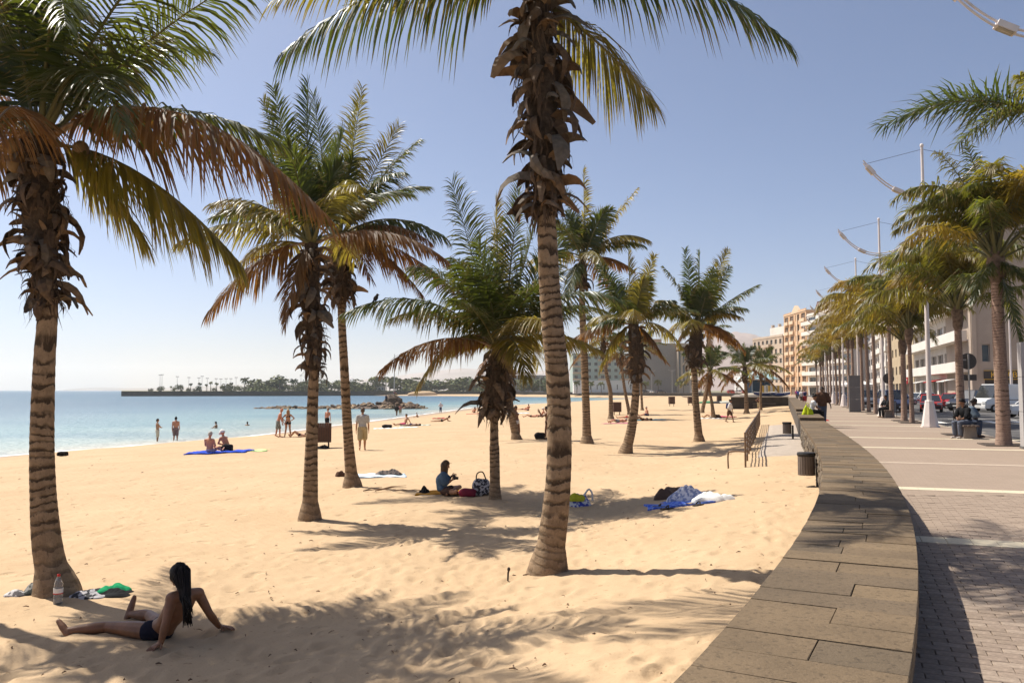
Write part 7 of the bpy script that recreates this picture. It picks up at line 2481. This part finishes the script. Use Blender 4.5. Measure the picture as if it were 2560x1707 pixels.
def build_town():
    F = lambda Y: np.array([float(ROW(Y)) + 17.6, Y])
    w = np.array([.309, .951]); pv = np.array([.951, -.309])
    cream = simple('render_cream', (0.47, 0.37, 0.28), .9, var=.12, scale=.25)
    white = simple('render_white', (0.66, 0.60, 0.53), .85, var=.07, scale=.3)
    beige = simple('render_beige', (0.40, 0.315, 0.245), .9, var=.16, scale=.22)
    sandy = simple('render_sandy', (0.42, 0.32, 0.20), .9, var=.1, scale=.3)
    grey = simple('render_grey', (0.33, 0.30, 0.28), .9, var=.1, scale=.3)
    peach = simple('render_peach', (0.52, 0.325, 0.185), .9, var=.07, scale=.3)
    peachlt = simple('render_peach_pale', (0.62, 0.46, 0.31), .9, var=.06, scale=.3)
    dark = simple('shop_dark', (0.035, 0.025, 0.022), .5)
    # big plain party wall with the takeaway at its foot
    A = F(103.0)
    c = A + pv * 26
    t = thing('building', 'tall beige building with plain stained side wall and a kebab shop below', 'building', (A[0], A[1], 0), math.atan2(pv[1], pv[0]))
    H, L = 25.0, 26.0
    holes = [(1.4, 8.4, .0, 3.1)]
    holes += [(1.2, 2.1, 5.2, 7.4)]
    q = wall_grid(0, L, 0, H, holes, .6)
    q.add([(0, 0, 0), (0, 0, H), (0, 16, H), (0, 16, 0)], [(0, 1, 2, 3)]).add([(L, 0, 0), (L, 16, 0), (L, 16, H), (L, 0, H)], [(0, 1, 2, 3)])
    q.build('wall', beige, t)
    MB().box((1.4 + 3.5, .58, 1.55), (7.0, .04, 3.1)).build('shop_front', dark, t)
    for k in range(3): MB().box((2.6 + 2.3 * k, .54, 1.2), (1.9, .04, 2.0)).build('shop_window', GLASS, t)
    window(t, 1.2, 2.1, 5.2, 7.4, .6, 1)
    MB().box((L / 2, 8, H + .1), (L + .3, 16.3, .3)).build('roof', beige, t)
    for x in (.35, 3.1): MB().box((x, -.07, H / 2 + 1.75), (.5, .14, H - 3.6)).build('pilaster', cream, t)
    for z in (4.2, 8.6, 13.0, 17.4): MB().box((L / 2 + 1.7, -.025, z), (L - 3.6, .05, .16)).build('ledge', beige, t)
    sg = MB().box((4.9, -.12, 3.55), (7.2, .22, .95)).build('shop_sign', dark, t)
    text_mesh('lettering', 'KEBAB', 1.0, simple('sign_yellow', (.75, .42, .03), .6), sg, (2.0, -.235, 3.22), (R(90), 0, 0))
    MB().box((4.9, -.1, 4.09), (7.2, .26, .06)).box((4.9, -.1, 3.0), (7.2, .26, .06)).build('trim', simple('sign_yellow', (0, 0, 0)), sg)
    # white building with balcony bands along the road
    b0, a0 = F(104.5), F(146)
    t, L = block('white building with long balcony bands and dark ribbon windows beside the kebab shop', a0, b0, 14, 16.0, white, 8, 4, win=(.86, .42), balc=(white, [(0, 1)], 1.15, 1.5), ground=True, roofm=cream)
    for k in range(3):
        MB().box((L * (.35 + .25 * k), -1.2, 3.0), (5.5, 2.2, .12), rot=Matrix.Rotation(.18, 3, 'X')).build('awning', simple('awning_red' if k == 1 else 'awning_white', (.45, .03, .03) if k == 1 else (.70, .66, .60), .8), t)
    s = MB().box((L * .10, -1.9, 3.3), (1.6, .15, 1.1)).build('red_shop_sign', simple('sign_red', (.50, .02, .025), .6), t)
    MB().tube([(L * .10 - .5, -1.985, 3.2), (L * .10 - .1, -1.985, 3.5), (L * .10 + .4, -1.985, 3.35), (L * .10 + .1, -1.985, 3.15), (L * .10 - .3, -1.985, 3.3)], .06, 5).build('swirl_mark', simple('awning_white', (0, 0, 0)), s)
    # the rest of the row, receding
    a1, b1 = F(176), F(147)
    block('sand coloured apartment building left of the white balcony building', a1, b1, 14, 22, sandy, 6, 6, win=(.40, .45), ground=True)
    a2, b2 = F(205), F(177)
    block('grey white building with small balconies in the middle of the road front', a2, b2, 14, 17, white, 6, 5, win=(.5, .55), balc=(white, [(0, .3), (.36, .64), (.7, 1)], .9, 1.0), ground=True)
    a3, b3 = F(240), F(206)
    block('dark grey building partly hidden behind the promenade palms', a3, b3, 14, 14, grey, 7, 4, win=(.6, .5), ground=True)
    # peach block with loggias, its white wing and the cream one before it
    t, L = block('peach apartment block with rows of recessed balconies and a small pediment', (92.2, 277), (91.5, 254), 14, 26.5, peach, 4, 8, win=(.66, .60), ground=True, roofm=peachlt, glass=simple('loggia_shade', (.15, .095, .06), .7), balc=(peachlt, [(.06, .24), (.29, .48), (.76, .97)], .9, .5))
    MB().add([(L * .36, -.12, 26.7), (L * .70, -.12, 26.7), (L * .53, -.12, 29.0), (L * .36, 1.0, 26.7), (L * .70, 1.0, 26.7), (L * .53, 1.0, 29.0)], [(0, 1, 2), (5, 4, 3), (0, 2, 5, 3), (1, 4, 5, 2)]).build('pediment', peachlt, t)
    MB().box((L * .62, -.12, 13), (.9, .22, 25.6)).build('pale_strip', peachlt, t)
    t, L = block('white wing with deep curved balconies right of the peach block', (91.6, 253.6), (92.4, 222), 14, 24.5, white, 4, 8, win=(.7, .6), balc=(white, [(0, .46), (.54, 1)], .95, 2.0), ground=True)
    for k in range(2):
        x = L * (.28 + .45 * k)
        MB().add([(x - 3, -.2, 24.8), (x + 3, -.2, 24.8), (x, -.2, 28.2), (x - 3, 5, 24.8), (x + 3, 5, 24.8), (x, 5, 28.2)], [(0, 1, 2), (5, 4, 3), (0, 2, 5, 3), (1, 4, 5, 2)]).build('gable', simple('gable_brown', (.16, .08, .06), .8), t)
        MB().box((x, -.26, 25.8), (2.4, .06, 1.4)).build('gable_window', GLASS, t)
    t, L = block('cream stepped apartment block left of the peach block', (89.2, 303), (92.0, 278), 14, 20, cream, 7, 6, win=(.5, .5), balc=(cream, [(.05, .3), (.4, .65)], .9, 1.2), ground=True)
    MB().box((L * .72, 6, 21.9), (L * .5, 9, 3.4)).build('penthouse', white, t)
    for k in range(3): MB().box((L * (.35 + .22 * k), 4, 24.2), (.9, .9, 1.6)).build('chimney', cream, t)
    t, L = block('low white house at the end of the bay behind the far palms', (93.5, 345), (96.7, 328), 12, 8, simple('render_bright', (.74, .70, .66), .8, var=.05), 4, 2, win=(.3, .35), roofm=white)
    # across the bay
    Yg = 430
    X = lambda px, Y=Yg: (px - 1280) / FOC * Y
    t, L = block('large blank grey block across the bay with an orange roof storey', (X(1596), Yg), (X(1690), Yg), 30, 26.0, simple('concrete_grey', (0.25, 0.22, 0.20), .9, var=.06, scale=.1), 2, 2, z0=0, win=(.03, .03), parapet=0)
    MB().box((L * .35, 10, 27.4), (L * .62, 12, 2.6)).build('roof_storey', peach, t)
    MB().box((L * .22, 6, 29.5), (1.2, 1.2, 2.4)).build('chimney', peach, t)
    t, L = block('pale wing with tall dark vertical window strips beside the blank grey block', (X(1691), Yg - 4), (X(1740), Yg - 4), 24, 25.5, cream, 5, 1, z0=0, win=(.48, .72), parapet=.4, mull=1)
    t, L = block('pale green and white apartment building across the bay behind the tall slim palm', (X(1437), Yg + 15), (X(1592), Yg + 15), 20, 21.0, simple('render_green', (0.40, 0.46, 0.40), .85, var=.08, scale=.2), 9, 6, win=(.5, .5), balc=(peachlt, [(.0, .22), (.42, .60), (.78, 1)], .8, 1.2))
    t, L = block('long low white wall building with square doors on the far quay', (X(1434, 405), 405), (X(1585, 405), 405), 6, 6.0, simple('render_bright', (0, 0, 0)), 9, 1, win=(.16, .42), parapet=.3)
    t, L = block('long grey building far behind the trees across the bay', (X(1268, 640), 640), (X(1410, 640), 640), 20, 12.5, simple('render_bluegrey', (.24, .23, .24), .9), 12, 3, win=(.6, .5))
    t, L = block('small grey shed in front of the long grey building across the bay', (X(1283, 560), 560), (X(1310, 560), 560), 8, 7.0, simple('render_bluegrey', (0, 0, 0)), 4, 1, win=(.3, .7), parapet=0)
    # tent-like white dome and low sheds behind the far trees
    c = at_y(873, 947, 620)
    t = thing('white_dome', 'white tented dome rising behind the far trees', 'tent', (c[0], 620, .35))
    V, Fc = [], []
    for i in range(6):
        f = i / 5
        for j in range(16):
            a = 2 * math.pi * j / 16; r = 8.5 * (1 - f) ** .75
            V.append((r * math.cos(a), r * math.sin(a), 5 + 7.2 * f ** .9))
    for i in range(5):
        for j in range(16): Fc.append((i * 16 + j, i * 16 + (j + 1) % 16, i * 16 + 16 + (j + 1) % 16, i * 16 + 16 + j))
    MB().add(V, Fc).build('canopy', simple('render_bright', (0, 0, 0)), t, smooth=True)
    MB().tube([(0, 0, 0), (0, 0, 5.2)], 8.3, 16).build('drum', white, t)
    for px, w_, h_, lab in ((912, 9, 3.2, 'white parked coach under the far trees, behind the left trunk pair'), (950, 7, 4, 'pale hut under the far trees left of the mast'), (1178, 6, 4, 'small white hut under the far trees near the short palm')):
        Y = 556
        x = (px - 1280) / FOC * Y
        t = thing('hut', lab, 'hut', (x, Y, .35))
        MB().box((0, 0, h_ / 2), (w_, 4, h_)).build('wall', white, t)
        MB().box((0, 0, h_ + .12), (w_ + .5, 4.6, .22)).build('roof', cream, t)
        for k in range(3): MB().box((-w_ / 3 + k * w_ / 3, -2.03, h_ * .55), (w_ / 6, .05, h_ * .35)).build('window', GLASS, t)
build_town()

# ================================================================== far trees and lamps
def build_far_trees():
    rng = np.random.default_rng(3); rr = random.Random(3)
    mats = [simple('crown_dark', (0.060, 0.085, 0.024), .8, var=.5, scale=.5), simple('crown_olive', (0.115, 0.125, 0.034), .8, var=.45, scale=.5), simple('crown_light', (0.17, 0.18, 0.045), .8, var=.4, scale=.5)]
    trunkm = simple('far_trunk', (.14, .10, .07), .9)
    def crown(kind, seed):
        r = np.random.default_rng(seed)
        V, Q = [], []
        if kind == 'bush':
            nb = 7
            C = np.stack([r.uniform(-.55, .55, nb), r.uniform(-.4, .4, nb), r.uniform(.32, .8, nb)], 1); S = r.uniform(.22, .40, nb)
            for k in range(420):
                i = r.integers(nb)
                d = unit(r.normal(0, 1, 3)); p = C[i] + d * S[i] * r.uniform(.55, 1.05)
                if p[2] < .03: continue
                a, b = unit(r.normal(0, 1, 3)), unit(r.normal(0, 1, 3)); s = r.uniform(.05, .10)
                n = len(V); V += [p - a * s, p + b * s, p + a * s, p - b * s]; Q.append((n, n + 1, n + 2, n + 3))
        else:
            nf = 26
            for k in range(nf):
                az = k * 2.39996; el = r.uniform(-.5, 1.35) if kind == 'date' else r.uniform(-.9, 1.1)
                L = r.uniform(.30, .40) if kind == 'date' else r.uniform(.20, .26)
                hd = np.array([math.cos(az), math.sin(az), 0]); p = np.array([0, 0, .78 if kind == 'date' else .86])
                side = np.array([-hd[1], hd[0], 0])
                e = el; prev = p
                for s in range(5):
                    q = prev + (hd * math.cos(e) + np.array([0, 0, math.sin(e)])) * L / 5
                    wd = .055 * (1 - s / 6)
                    n = len(V); V += [prev - side * wd, prev + side * wd, q + side * wd * .85, q - side * wd * .85]; Q.append((n, n + 1, n + 2, n + 3))
                    n = len(V); dz = np.array([0, 0, -.06]); V += [prev, q, q + dz, prev + dz]; Q.append((n, n + 1, n + 2, n + 3))
                    prev = q; e -= .30
        return np_mesh('crown', V, Q)
    lib = {}
    for kind, n in (('bush', 5), ('date', 3), ('fan', 3)):
        lib[kind] = []
        for k in range(n):
            me = crown(kind, 50 + k); lib[kind].append(me)
    tk = MB().tube([(0, 0, -.02), (.01, 0, .4), (0, 0, .82)], [.035, .026, .022], 6).mesh('trunk'); tk.materials.append(trunkm)
    tb = MB().tube([(0, 0, -.02), (.02, 0, .25), (0, 0, .5)], [.05, .035, .02], 6).mesh('trunk'); tb.materials.append(trunkm)
    LB = {'bush': 'bushy tree on the far quay seen as one of many', 'date': 'date palm standing among the bushes on the far quay', 'fan': 'short fan palm with bare trunk on the far quay'}
    cache = {}
    ORD = ['leftmost', 'second', 'third', 'fourth', 'fifth', 'sixth', 'seventh', 'eighth', 'ninth', 'tenth', 'eleventh', 'twelfth', 'thirteenth', 'fourteenth', 'fifteenth', 'sixteenth', 'seventeenth', 'eighteenth']
    ZONES = [(595, 'on the bare pier end'), (775, 'on the quay left of the straight trunk'), (900, 'on the quay between two left trunks'), (1000, 'on the quay around the mast'), (1120, 'on the quay right of the mast'), (1260, 'on the quay behind the short palm'), (9999, 'on the quay behind the central trunk')]
    count = {}
    def far_label(kind, px):
        z = next(q for q in ZONES if px < q[0])[1]
        k = count.get((kind, z), 0); count[(kind, z)] = k + 1
        return {'bush': 'bushy tree ', 'date': 'date palm ', 'fan': 'fan palm '}[kind] + z + ', ' + ORD[k] + (' there' if k == 0 else ' from the left')
    def tree(kind, px, ytop, Y, wide=1.0, m=None):
        base = .35
        h = max(2.2, (975 - ytop) / FOC * Y + 1.65 - base)
        x = (px - 1280) / FOC * Y
        t = thing({'bush': 'bushy_tree', 'date': 'date_palm', 'fan': 'fan_palm'}[kind], far_label(kind, px), 'tree' if kind == 'bush' else 'palm tree', (x, Y, base), rr.uniform(0, 6), {'bush': 'bushy trees along the far quay', 'date': 'date palms along the far quay', 'fan': 'fan palms along the far quay'}[kind])
        k = rr.randrange(len(lib[kind])); mi = m if m is not None else rr.randrange(3)
        if (kind, k, mi) not in cache:
            c = lib[kind][k].copy(); c.materials.append(mats[mi]); cache[(kind, k, mi)] = c
        s = (h * .95 * wide, h * .95 * wide, h * 1.0) if kind == 'bush' else (h * .9, h * .9, h * .93)
        link('crown', cache[(kind, k, mi)], None, t, scale=s)
        link('trunk', tb if kind == 'bush' else tk, None, t, scale=s if kind != 'bush' else (h * .8, h * .8, h))
    def q_y(px):                                   # how far the quay is in that direction
        for i in range(len(QUAY) - 1):
            a, b = QUAY[i], QUAY[i + 1]
            ta, tb_ = a[0] / a[1], b[0] / b[1]
            s = (px - 1280) / FOC
            if min(ta, tb_) <= s <= max(ta, tb_):
                f = (s - ta) / (tb_ - ta); return float(a[1] + (b[1] - a[1]) * f)
        return 545.0
    # the sparse end of the pier
    for px, yt, kd in sorted(((379, 971, 'bush'), (402, 966, 'bush'), (429, 963, 'fan'), (446, 962, 'bush'), (458, 965, 'fan'), (471, 970, 'bush'), (478, 955, 'fan'), (487, 972, 'bush'), (501, 953, 'fan'), (500, 965, 'bush'), (517, 957, 'fan'), (528, 950, 'fan'), (536, 969, 'bush'), (543, 953, 'fan'), (564, 960, 'bush'), (579, 953, 'fan'), (585, 963, 'bush'))):  # left to right
        tree(kd, px, yt, q_y(px) + 6, 1.1)
    # the wooded stretch
    for px, yt, kd in sorted(((603, 966, 'bush'), (613, 939, 'date'), (626, 947, 'date'), (632, 962, 'bush'), (648, 943, 'fan'), (655, 955, 'bush'), (672, 942, 'bush'), (700, 940, 'date'), (690, 955, 'bush'), (735, 943, 'date'), (720, 960, 'bush'), (750, 956, 'bush'), (765, 950, 'bush'), (785, 958, 'bush'), (800, 950, 'bush'), (815, 944, 'date'), (830, 954, 'bush'), (846, 946, 'date'), (866, 956, 'bush'), (880, 950, 'bush'), (898, 960, 'bush'),
                       (915, 955, 'bush'), (932, 937, 'date'), (940, 940, 'date'), (948, 936, 'date'), (957, 938, 'date'), (945, 958, 'bush'), (966, 942, 'date'), (975, 938, 'date'), (985, 940, 'date'), (993, 938, 'date'), (1003, 948, 'bush'), (1018, 946, 'bush'), (1035, 950, 'bush'), (1052, 953, 'bush'), (1070, 952, 'bush'), (1090, 951, 'bush'), (1110, 955, 'bush'), (1130, 953, 'bush'), (1150, 948, 'bush'), (1168, 945, 'bush'), (1182, 947, 'bush'), (1200, 950, 'bush'),
                       (1320, 950, 'bush'), (1335, 945, 'bush'), (1350, 947, 'bush'), (1368, 944, 'date'), (1385, 948, 'bush'))):
        tree(kd, px, yt, q_y(px) + rr.uniform(8, 26), rr.uniform(1.5, 2.1) if kd == 'bush' else 1.1)
    # under-planting that nobody could count
    V, Q = [], []
    r = np.random.default_rng(9)
    for k in range(9000):
        px = r.uniform(560, 1215)
        Y = q_y(px) + r.uniform(5, 40)
        p = np.array([(px - 1280) / FOC * Y, Y, .35 + r.uniform(0, 4.2) * (.55 + .5 * math.sin(px * .05))])
        a, b = unit(r.normal(0, 1, 3)), unit(r.normal(0, 1, 3)); s = r.uniform(.35, .8)
        n = len(V); V += [p - a * s, p + b * s, p + a * s, p - b * s]; Q.append((n, n + 1, n + 2, n + 3))
    o = link('shrubbery', np_mesh('shrubbery', V, Q), simple('shrub_green', (0.13, 0.15, 0.04), .8, var=.5, scale=.12)); o['kind'] = 'stuff'
    # distant palms and lamps on the right-hand quay
    for k, (px, yt, Y) in enumerate(((1442, 950, 392), (1478, 952, 385), (1503, 953, 380), (1615, 952, 362), (1645, 948, 356), (1695, 952, 345), (1708, 950, 343), (1752, 950, 335))):
        h = (975 - yt) / FOC * Y + 1.3
        x = (px - 1280) / FOC * Y
        t = thing('young_palm', 'young palm on the right-hand far quay, ' + ORD[k] + ' of the spaced row' + (' there' if k == 0 else ' from the left'), 'palm tree', (x, Y, .35), rr.uniform(0, 6), 'young palms on the right-hand far quay')
        c = lib['date'][k % 3].copy(); c.materials.append(mats[2 if k % 2 else 1])
        link('crown', c, None, t, scale=(h * 1.0, h * 1.0, h)); link('trunk', tk, None, t, scale=(h, h, h))
    lm = simple('far_lamp', (.36, .33, .31), .6)
    def far_lamp(px, ytop, Y, lab, grp, arms=True):
        h = (975 - ytop) / FOC * Y + 1.3
        x = (px - 1280) / FOC * Y
        t = thing('quay_lamp', lab, 'street lamp', (x, Y, .35), 0, grp)
        MB().tube([(0, 0, 0), (0, 0, h)], [.14, .08], 6).build('pole', lm, t)
        if arms:
            for s in (-1, 1):
                MB().tube(catmull([(0, 0, h * .93), (s * .7, 0, h * .96), (s * 1.5, 0, h)], 6), .06, 5).build('arm', lm, t)
                MB().box((s * 1.5, 0, h + .02), (.5, .25, .12)).build('lamp_head', lm, t)
        else:
            for s in (-1, 1): MB().ellipsoid((s * .55, 0, h - .1), (.42, .42, .28), 8, 5).build('lamp_head', lm, t)
            MB().tube([(-.55, 0, h - .1), (.55, 0, h - .1)], .05, 5).build('arm', lm, t)
    for k, (px, yt) in enumerate(((401, 937), (406, 936), (444, 941), (473, 943), (498, 944), (506, 940), (519, 945), (541, 946), (553, 947), (566, 946), (578, 946), (591, 943), (753, 938))):
        far_lamp(px, yt, q_y(px) + 9, 'slender twin globe lamp on the far pier, ' + ('nearest the pier tip' if k == 0 else ORD[k] + ' from the pier tip'), 'twin lamps on the far pier', False)
    for k, (px, yt, Y, lab) in enumerate(((1350, 935, 455, 'far quay lamp left of the white wall building'), (1629, 926, 358, 'far quay lamp in front of the blank grey block, left one'), (1680, 924, 348, 'far quay lamp in front of the blank grey block, right one'), (1725, 930, 340, 'far quay lamp just left of the dark collared palm'), (1765, 928, 332, 'far quay lamp right of the dark collared palm'))):
        far_lamp(px, yt, Y, lab, 'twin armed lamps on the right-hand far quay')
build_far_trees()

# ================================================================== vehicles
TYRE = simple('tyre', (.018, .017, .016), .85); RIM = simple('rim', (.42, .41, .40), .35, metal=.7); CGLASS = simple('car_glass', (.018, .022, .026), .08, spec=.9)
HEADL = simple('headlight', (.62, .62, .60), .15); TAIL = simple('tail_light', (.40, .015, .012), .3); PLATE = simple('number_plate', (.70, .68, .62), .5); TRIM = simple('car_trim', (.022, .022, .023), .6)
def paint(name, c):
    m = simple('paint_' + name, c, .28, var=.04, scale=2, spec=.5)
    m.node_tree.nodes['Principled BSDF'].inputs['Coat Weight'].default_value = .6
    return m
def car(label, x, y, heading, col, kind='hatch', z=-.115, group='cars parked along the road'):
    """heading: unit direction the car points to"""
    t = thing({'van': 'parked_van'}.get(kind, 'parked_car'), label, 'van' if kind == 'van' else 'car', (x, y, z), math.atan2(-heading[0], heading[1]), group)
    D = {'hatch': (3.8, 1.66, 1.42), 'suv': (4.6, 1.86, 1.80), 'estate': (4.4, 1.74, 1.48), 'van': (4.9, 1.92, 2.25)}[kind]
    L, W, H = D
    f = L / 2
    # side outline stations from nose to tail: (y, z_low, z_belt, half width)
    belt = {'hatch': .90, 'suv': 1.08, 'estate': .92, 'van': 1.12}[kind]
    if kind == 'van': st = [(f, .42, .80, .78), (f - .12, .30, .98, .90), (f - .75, .28, 1.16, .95), (-f + .15, .30, 1.2, .96), (-f, .40, 1.2, .93)]
    else: st = [(f, .36, .62, W * .40), (f - .14, .25, .74, W * .47), (f - .9, .22, belt - .06, W * .5), (-f + 1.0, .22, belt, W * .5), (-f + .15, .26, belt - .02, W * .48), (-f, .38, belt - .12, W * .42)]
    V, F = [], []
    for (yy, a, b, w) in st:
        V += [(-w * .92, yy, a), (-w, yy, a + (b - a) * .45), (-w * .95, yy, b), (w * .95, yy, b), (w, yy, a + (b - a) * .45), (w * .92, yy, a)]
    n = len(st)
    for i in range(n - 1):
        for j in range(6): F.append((i * 6 + j, i * 6 + (j + 1) % 6, i * 6 + 6 + (j + 1) % 6, i * 6 + 6 + j))
    F.append(tuple(range(6))); F.append(tuple(range(n * 6 - 1, n * 6 - 7, -1)))
    MB().add(V, F).build('body', col, t)
    # cabin
    cab = {'hatch': (f - 1.05, f - 1.75, -f + .55, -f + .10), 'suv': (f - 1.25, f - 1.85, -f + .45, -f + .10), 'estate': (f - 1.2, f - 1.95, -f + .40, -f + .08), 'van': (f - .62, f - 1.25, -f + .05, -f + .02)}[kind]
    wb, wr = W * .465, W * (.385 if kind != 'van' else .43)
    zb = belt - .03; zr = H - .05
    V = [(-wb, cab[0], zb), (wb, cab[0], zb), (wb, cab[3], zb), (-wb, cab[3], zb), (-wr, cab[1], zr), (wr, cab[1], zr), (wr, cab[2], zr), (-wr, cab[2], zr)]
    F = [(0, 3, 2, 1), (4, 5, 6, 7), (0, 1, 5, 4), (1, 2, 6, 5), (2, 3, 7, 6), (3, 0, 4, 7)]
    if kind == 'van':
        cut = f - 1.75
        fr = (cut - cab[3]) / (cab[0] - cab[3])
        MB().add(V, F).build('cabin', CGLASS, t)
        MB().box((0, (cut + cab[3]) / 2 - .0, (zb + zr) / 2 - .01), (wb * 2 + .03, cut - cab[3] + .02, zr - zb), taper=.955).build('load_box', col, t)
        MB().box((0, (cab[1] + cab[2]) / 2, zr + .012), (wr * 2 + .02, cab[1] - cab[2], .07), taper=.96).build('roof', col, t)
        MB().box((W * .49, cut - 1.1, .98), (.03, 1.5, .05)).box((-W * .49, cut - 1.1, .98), (.03, 1.5, .05)).build('door_rail', TRIM, t)
        for s in (-1, 1): MB().box((s * (wb + .006), cut - 1.35, 1.62), (.012, 2.2, .62)).build('side_panel', col, t)
    else:
        MB().add(V, F).build('cabin_glass', CGLASS, t)
        MB().box((0, (cab[1] + cab[2]) / 2, zr + .012), (wr * 2 + .03, cab[1] - cab[2] + .06, .05), taper=.95).build('roof', col, t)
        ps = MB()
        for s in (-1, 1):
            ps.tube([(s * wb, cab[0], zb), (s * wr, cab[1], zr)], .04, 5)
            ps.tube([(s * wb, cab[3], zb), (s * wr, cab[2], zr)], .055, 5)
            my = (cab[0] + cab[3]) / 2
            ps.tube([(s * wb * 1.0, my, zb), (s * wr, my, zr)], .04, 5)
        ps.build('pillars', col, t)
    for s in (-1, 1):
        for yy in (f - .78, -f + .78):
            r = .31 if kind != 'suv' else .36
            wl = MB().tube([(-.10, 0, 0), (-.085, 0, 0), (.085, 0, 0), (.10, 0, 0)], [r * .9, r, r, r * .9], 18).build('wheel', TYRE, t, (s * (W / 2 - .10), yy, r))
            MB().tube([(s * .09, 0, 0), (s * .112, 0, 0)], [r * .62, r * .55], 14).build('rim', RIM, wl)
        MB().box((s * W * .36, f - .03, .70 if kind != 'van' else .78), (.34, .14, .17)).build('headlight', HEADL, t)
        MB().box((s * W * .40, -f + .03, .82), (.18, .10, .26)).build('tail_light', TAIL, t)
        MB().box((s * (W * .5 + .09), cab[0] - .25, belt + .05), (.18, .10, .12)).build('mirror', col if kind != 'suv' else TRIM, t)
    MB().box((0, f + .005, .42), (W * .86, .12, .20)).build('front_bumper', TRIM if kind in ('suv', 'hatch') else col, t)
    MB().box((0, -f - .005, .46), (W * .86, .12, .20)).build('rear_bumper', TRIM if kind in ('suv', 'hatch') else col, t)
    MB().box((0, f + .070, .44), (.50, .02, .11)).build('plate', PLATE, t)
    MB().box((0, f - .005, .62), (W * .40, .05, .10)).build('grille', TRIM, t)
    return t
w18 = np.array([.309, .951])
def C(px, py, z=-.115): return at_z(px, py, z)
red, dred, black, navy, white_, silver, dgrey = paint('red', (.55, .035, .02)), paint('dark_red', (.42, .015, .02)), paint('black', (.012, .012, .014)), paint('navy', (.02, .03, .09)), paint('white', (.74, .73, .70)), paint('silver', (.40, .40, .40)), paint('grey', (.14, .145, .15))
def carat(label, px, py, hd, col, kind):
    p = C(px, py); h = np.array(hd, float); h /= np.linalg.norm(h)
    return car(label, p[0], p[1], h, col, kind)
carat('bright red hatchback facing the viewer behind the nearest full lamp post', 2328, 1029, (-.45, -.9), red, 'hatch')
carat('dark blue off-roader facing the viewer left of the red hatchback', 2237, 1029, (-.20, -1), navy, 'suv')
carat('white panel van parked sideways behind the bench', 2505, 1029, (-.95, -.25), white_, 'van')
carat('white car before the van at the right edge, only wheel and wing showing', 2590, 1044, (-.97, .1), white_, 'hatch')
carat('black off-roader between the van and the red cars', 2425, 1026, (-.8, -.55), black, 'suv')
carat('dark red estate car behind the bright red hatchback', 2378, 1020, (-.55, -.8), dred, 'estate')
carat('second dark red car farther back, left of the black off-roader', 2400, 1012, (-.7, -.7), dred, 'estate')
carat('white estate car seen side on left of the red hatchback', 2296, 1011, (-.9, -.35), white_, 'estate')
carat('grey off-roader near the dark pillar, front to the viewer', 2168, 1017, (-.2, -1), dgrey, 'suv')
carat('silver car behind the grey off-roader', 2196, 1010, (-.4, -.9), silver, 'estate')
carat('white car far back at the second lamp post', 2212, 1004, (-.6, -.8), white_, 'estate')
carat('dark car far down the road left of the dark pillar', 2108, 1006, (-.25, -1), navy, 'hatch')
carat('pale car far down the road behind the third lamp post', 2095, 1000, (-.3, -.9), white_, 'hatch')
carat('silver car far down the road behind the fourth lamp post', 2072, 998, (-.3, -.9), silver, 'hatch')
carat('blue car far down the road beyond the silver one', 2060, 995, (-.3, -.9), navy, 'hatch')
# cars on the far quay
for k, (px, Y, c, lab) in enumerate(((1612, 352, black, 'dark car on the far quay before the blank grey block, leftmost'), (1624, 352, white_, 'white car on the far quay before the blank grey block'), (1652, 346, black, 'dark car on the far quay right of the white one'), (1738, 330, silver, 'silver car on the far quay behind the dark collared palm'), (1830, 300, dred, 'dark red car on the far quay before the low white house'), (1850, 298, white_, 'white car on the far quay before the low white house'), (1868, 296, dred, 'red car on the far quay next to the kiosk roof'))):
    car(lab, (px - 1280) / FOC * Y, Y, (1, -.6 * (k % 2)), c, 'hatch', .36, 'cars on the far quay')
# white parasol over a terrace down the road
p = C(2180, 1006, 0)
t = thing('parasol', 'wide white parasol over a terrace across the road', 'parasol', (p[0] + 4, p[1] + 14, 0))
V = [(2.6 * math.cos(a * math.pi / 4), 2.6 * math.sin(a * math.pi / 4), 2.5) for a in range(8)] + [(0, 0, 3.3)]
MB().add(V, [(a, (a + 1) % 8, 8) for a in range(8)]).add([(v[0], v[1], v[2] - .25) for v in V[:8]] + V[:8], [(a, (a + 1) % 8, 8 + (a + 1) % 8, 8 + a) for a in range(8)]).build('canopy', simple('render_bright', (0, 0, 0)), t)
MB().tube([(0, 0, 0), (0, 0, 3.3)], .05, 6).build('pole', LAMPW, t)
# slim street lamps across the road
for px, Y, h, lab in ((2394, 74, 9.0, 'slim pale street lamp across the road left of the kebab sign'), (2530, 72, 9.0, 'slim pale street lamp across the road behind the van')):
    c = at_y(px, 1000, Y)
    t = thing('road_lamp', lab, 'street lamp', (c[0], c[1], -.1), 0, 'street lamps across the road')
    MB().tube([(0, 0, 0), (0, 0, 3.2), (0, 0, 3.22), (0, 0, h)], [.12, .11, .085, .06], 10).build('pole', LAMPW, t)
    MB().tube(catmull([(0, 0, h - .1), (-.5, 0, h + .35), (-1.4, 0, h + .45)], 8), .04, 6).build('arm', LAMPW, t)
    MB().ellipsoid((-1.6, 0, h + .42), (.42, .16, .10), 10, 6).build('lamp_head', LAMPG, t)
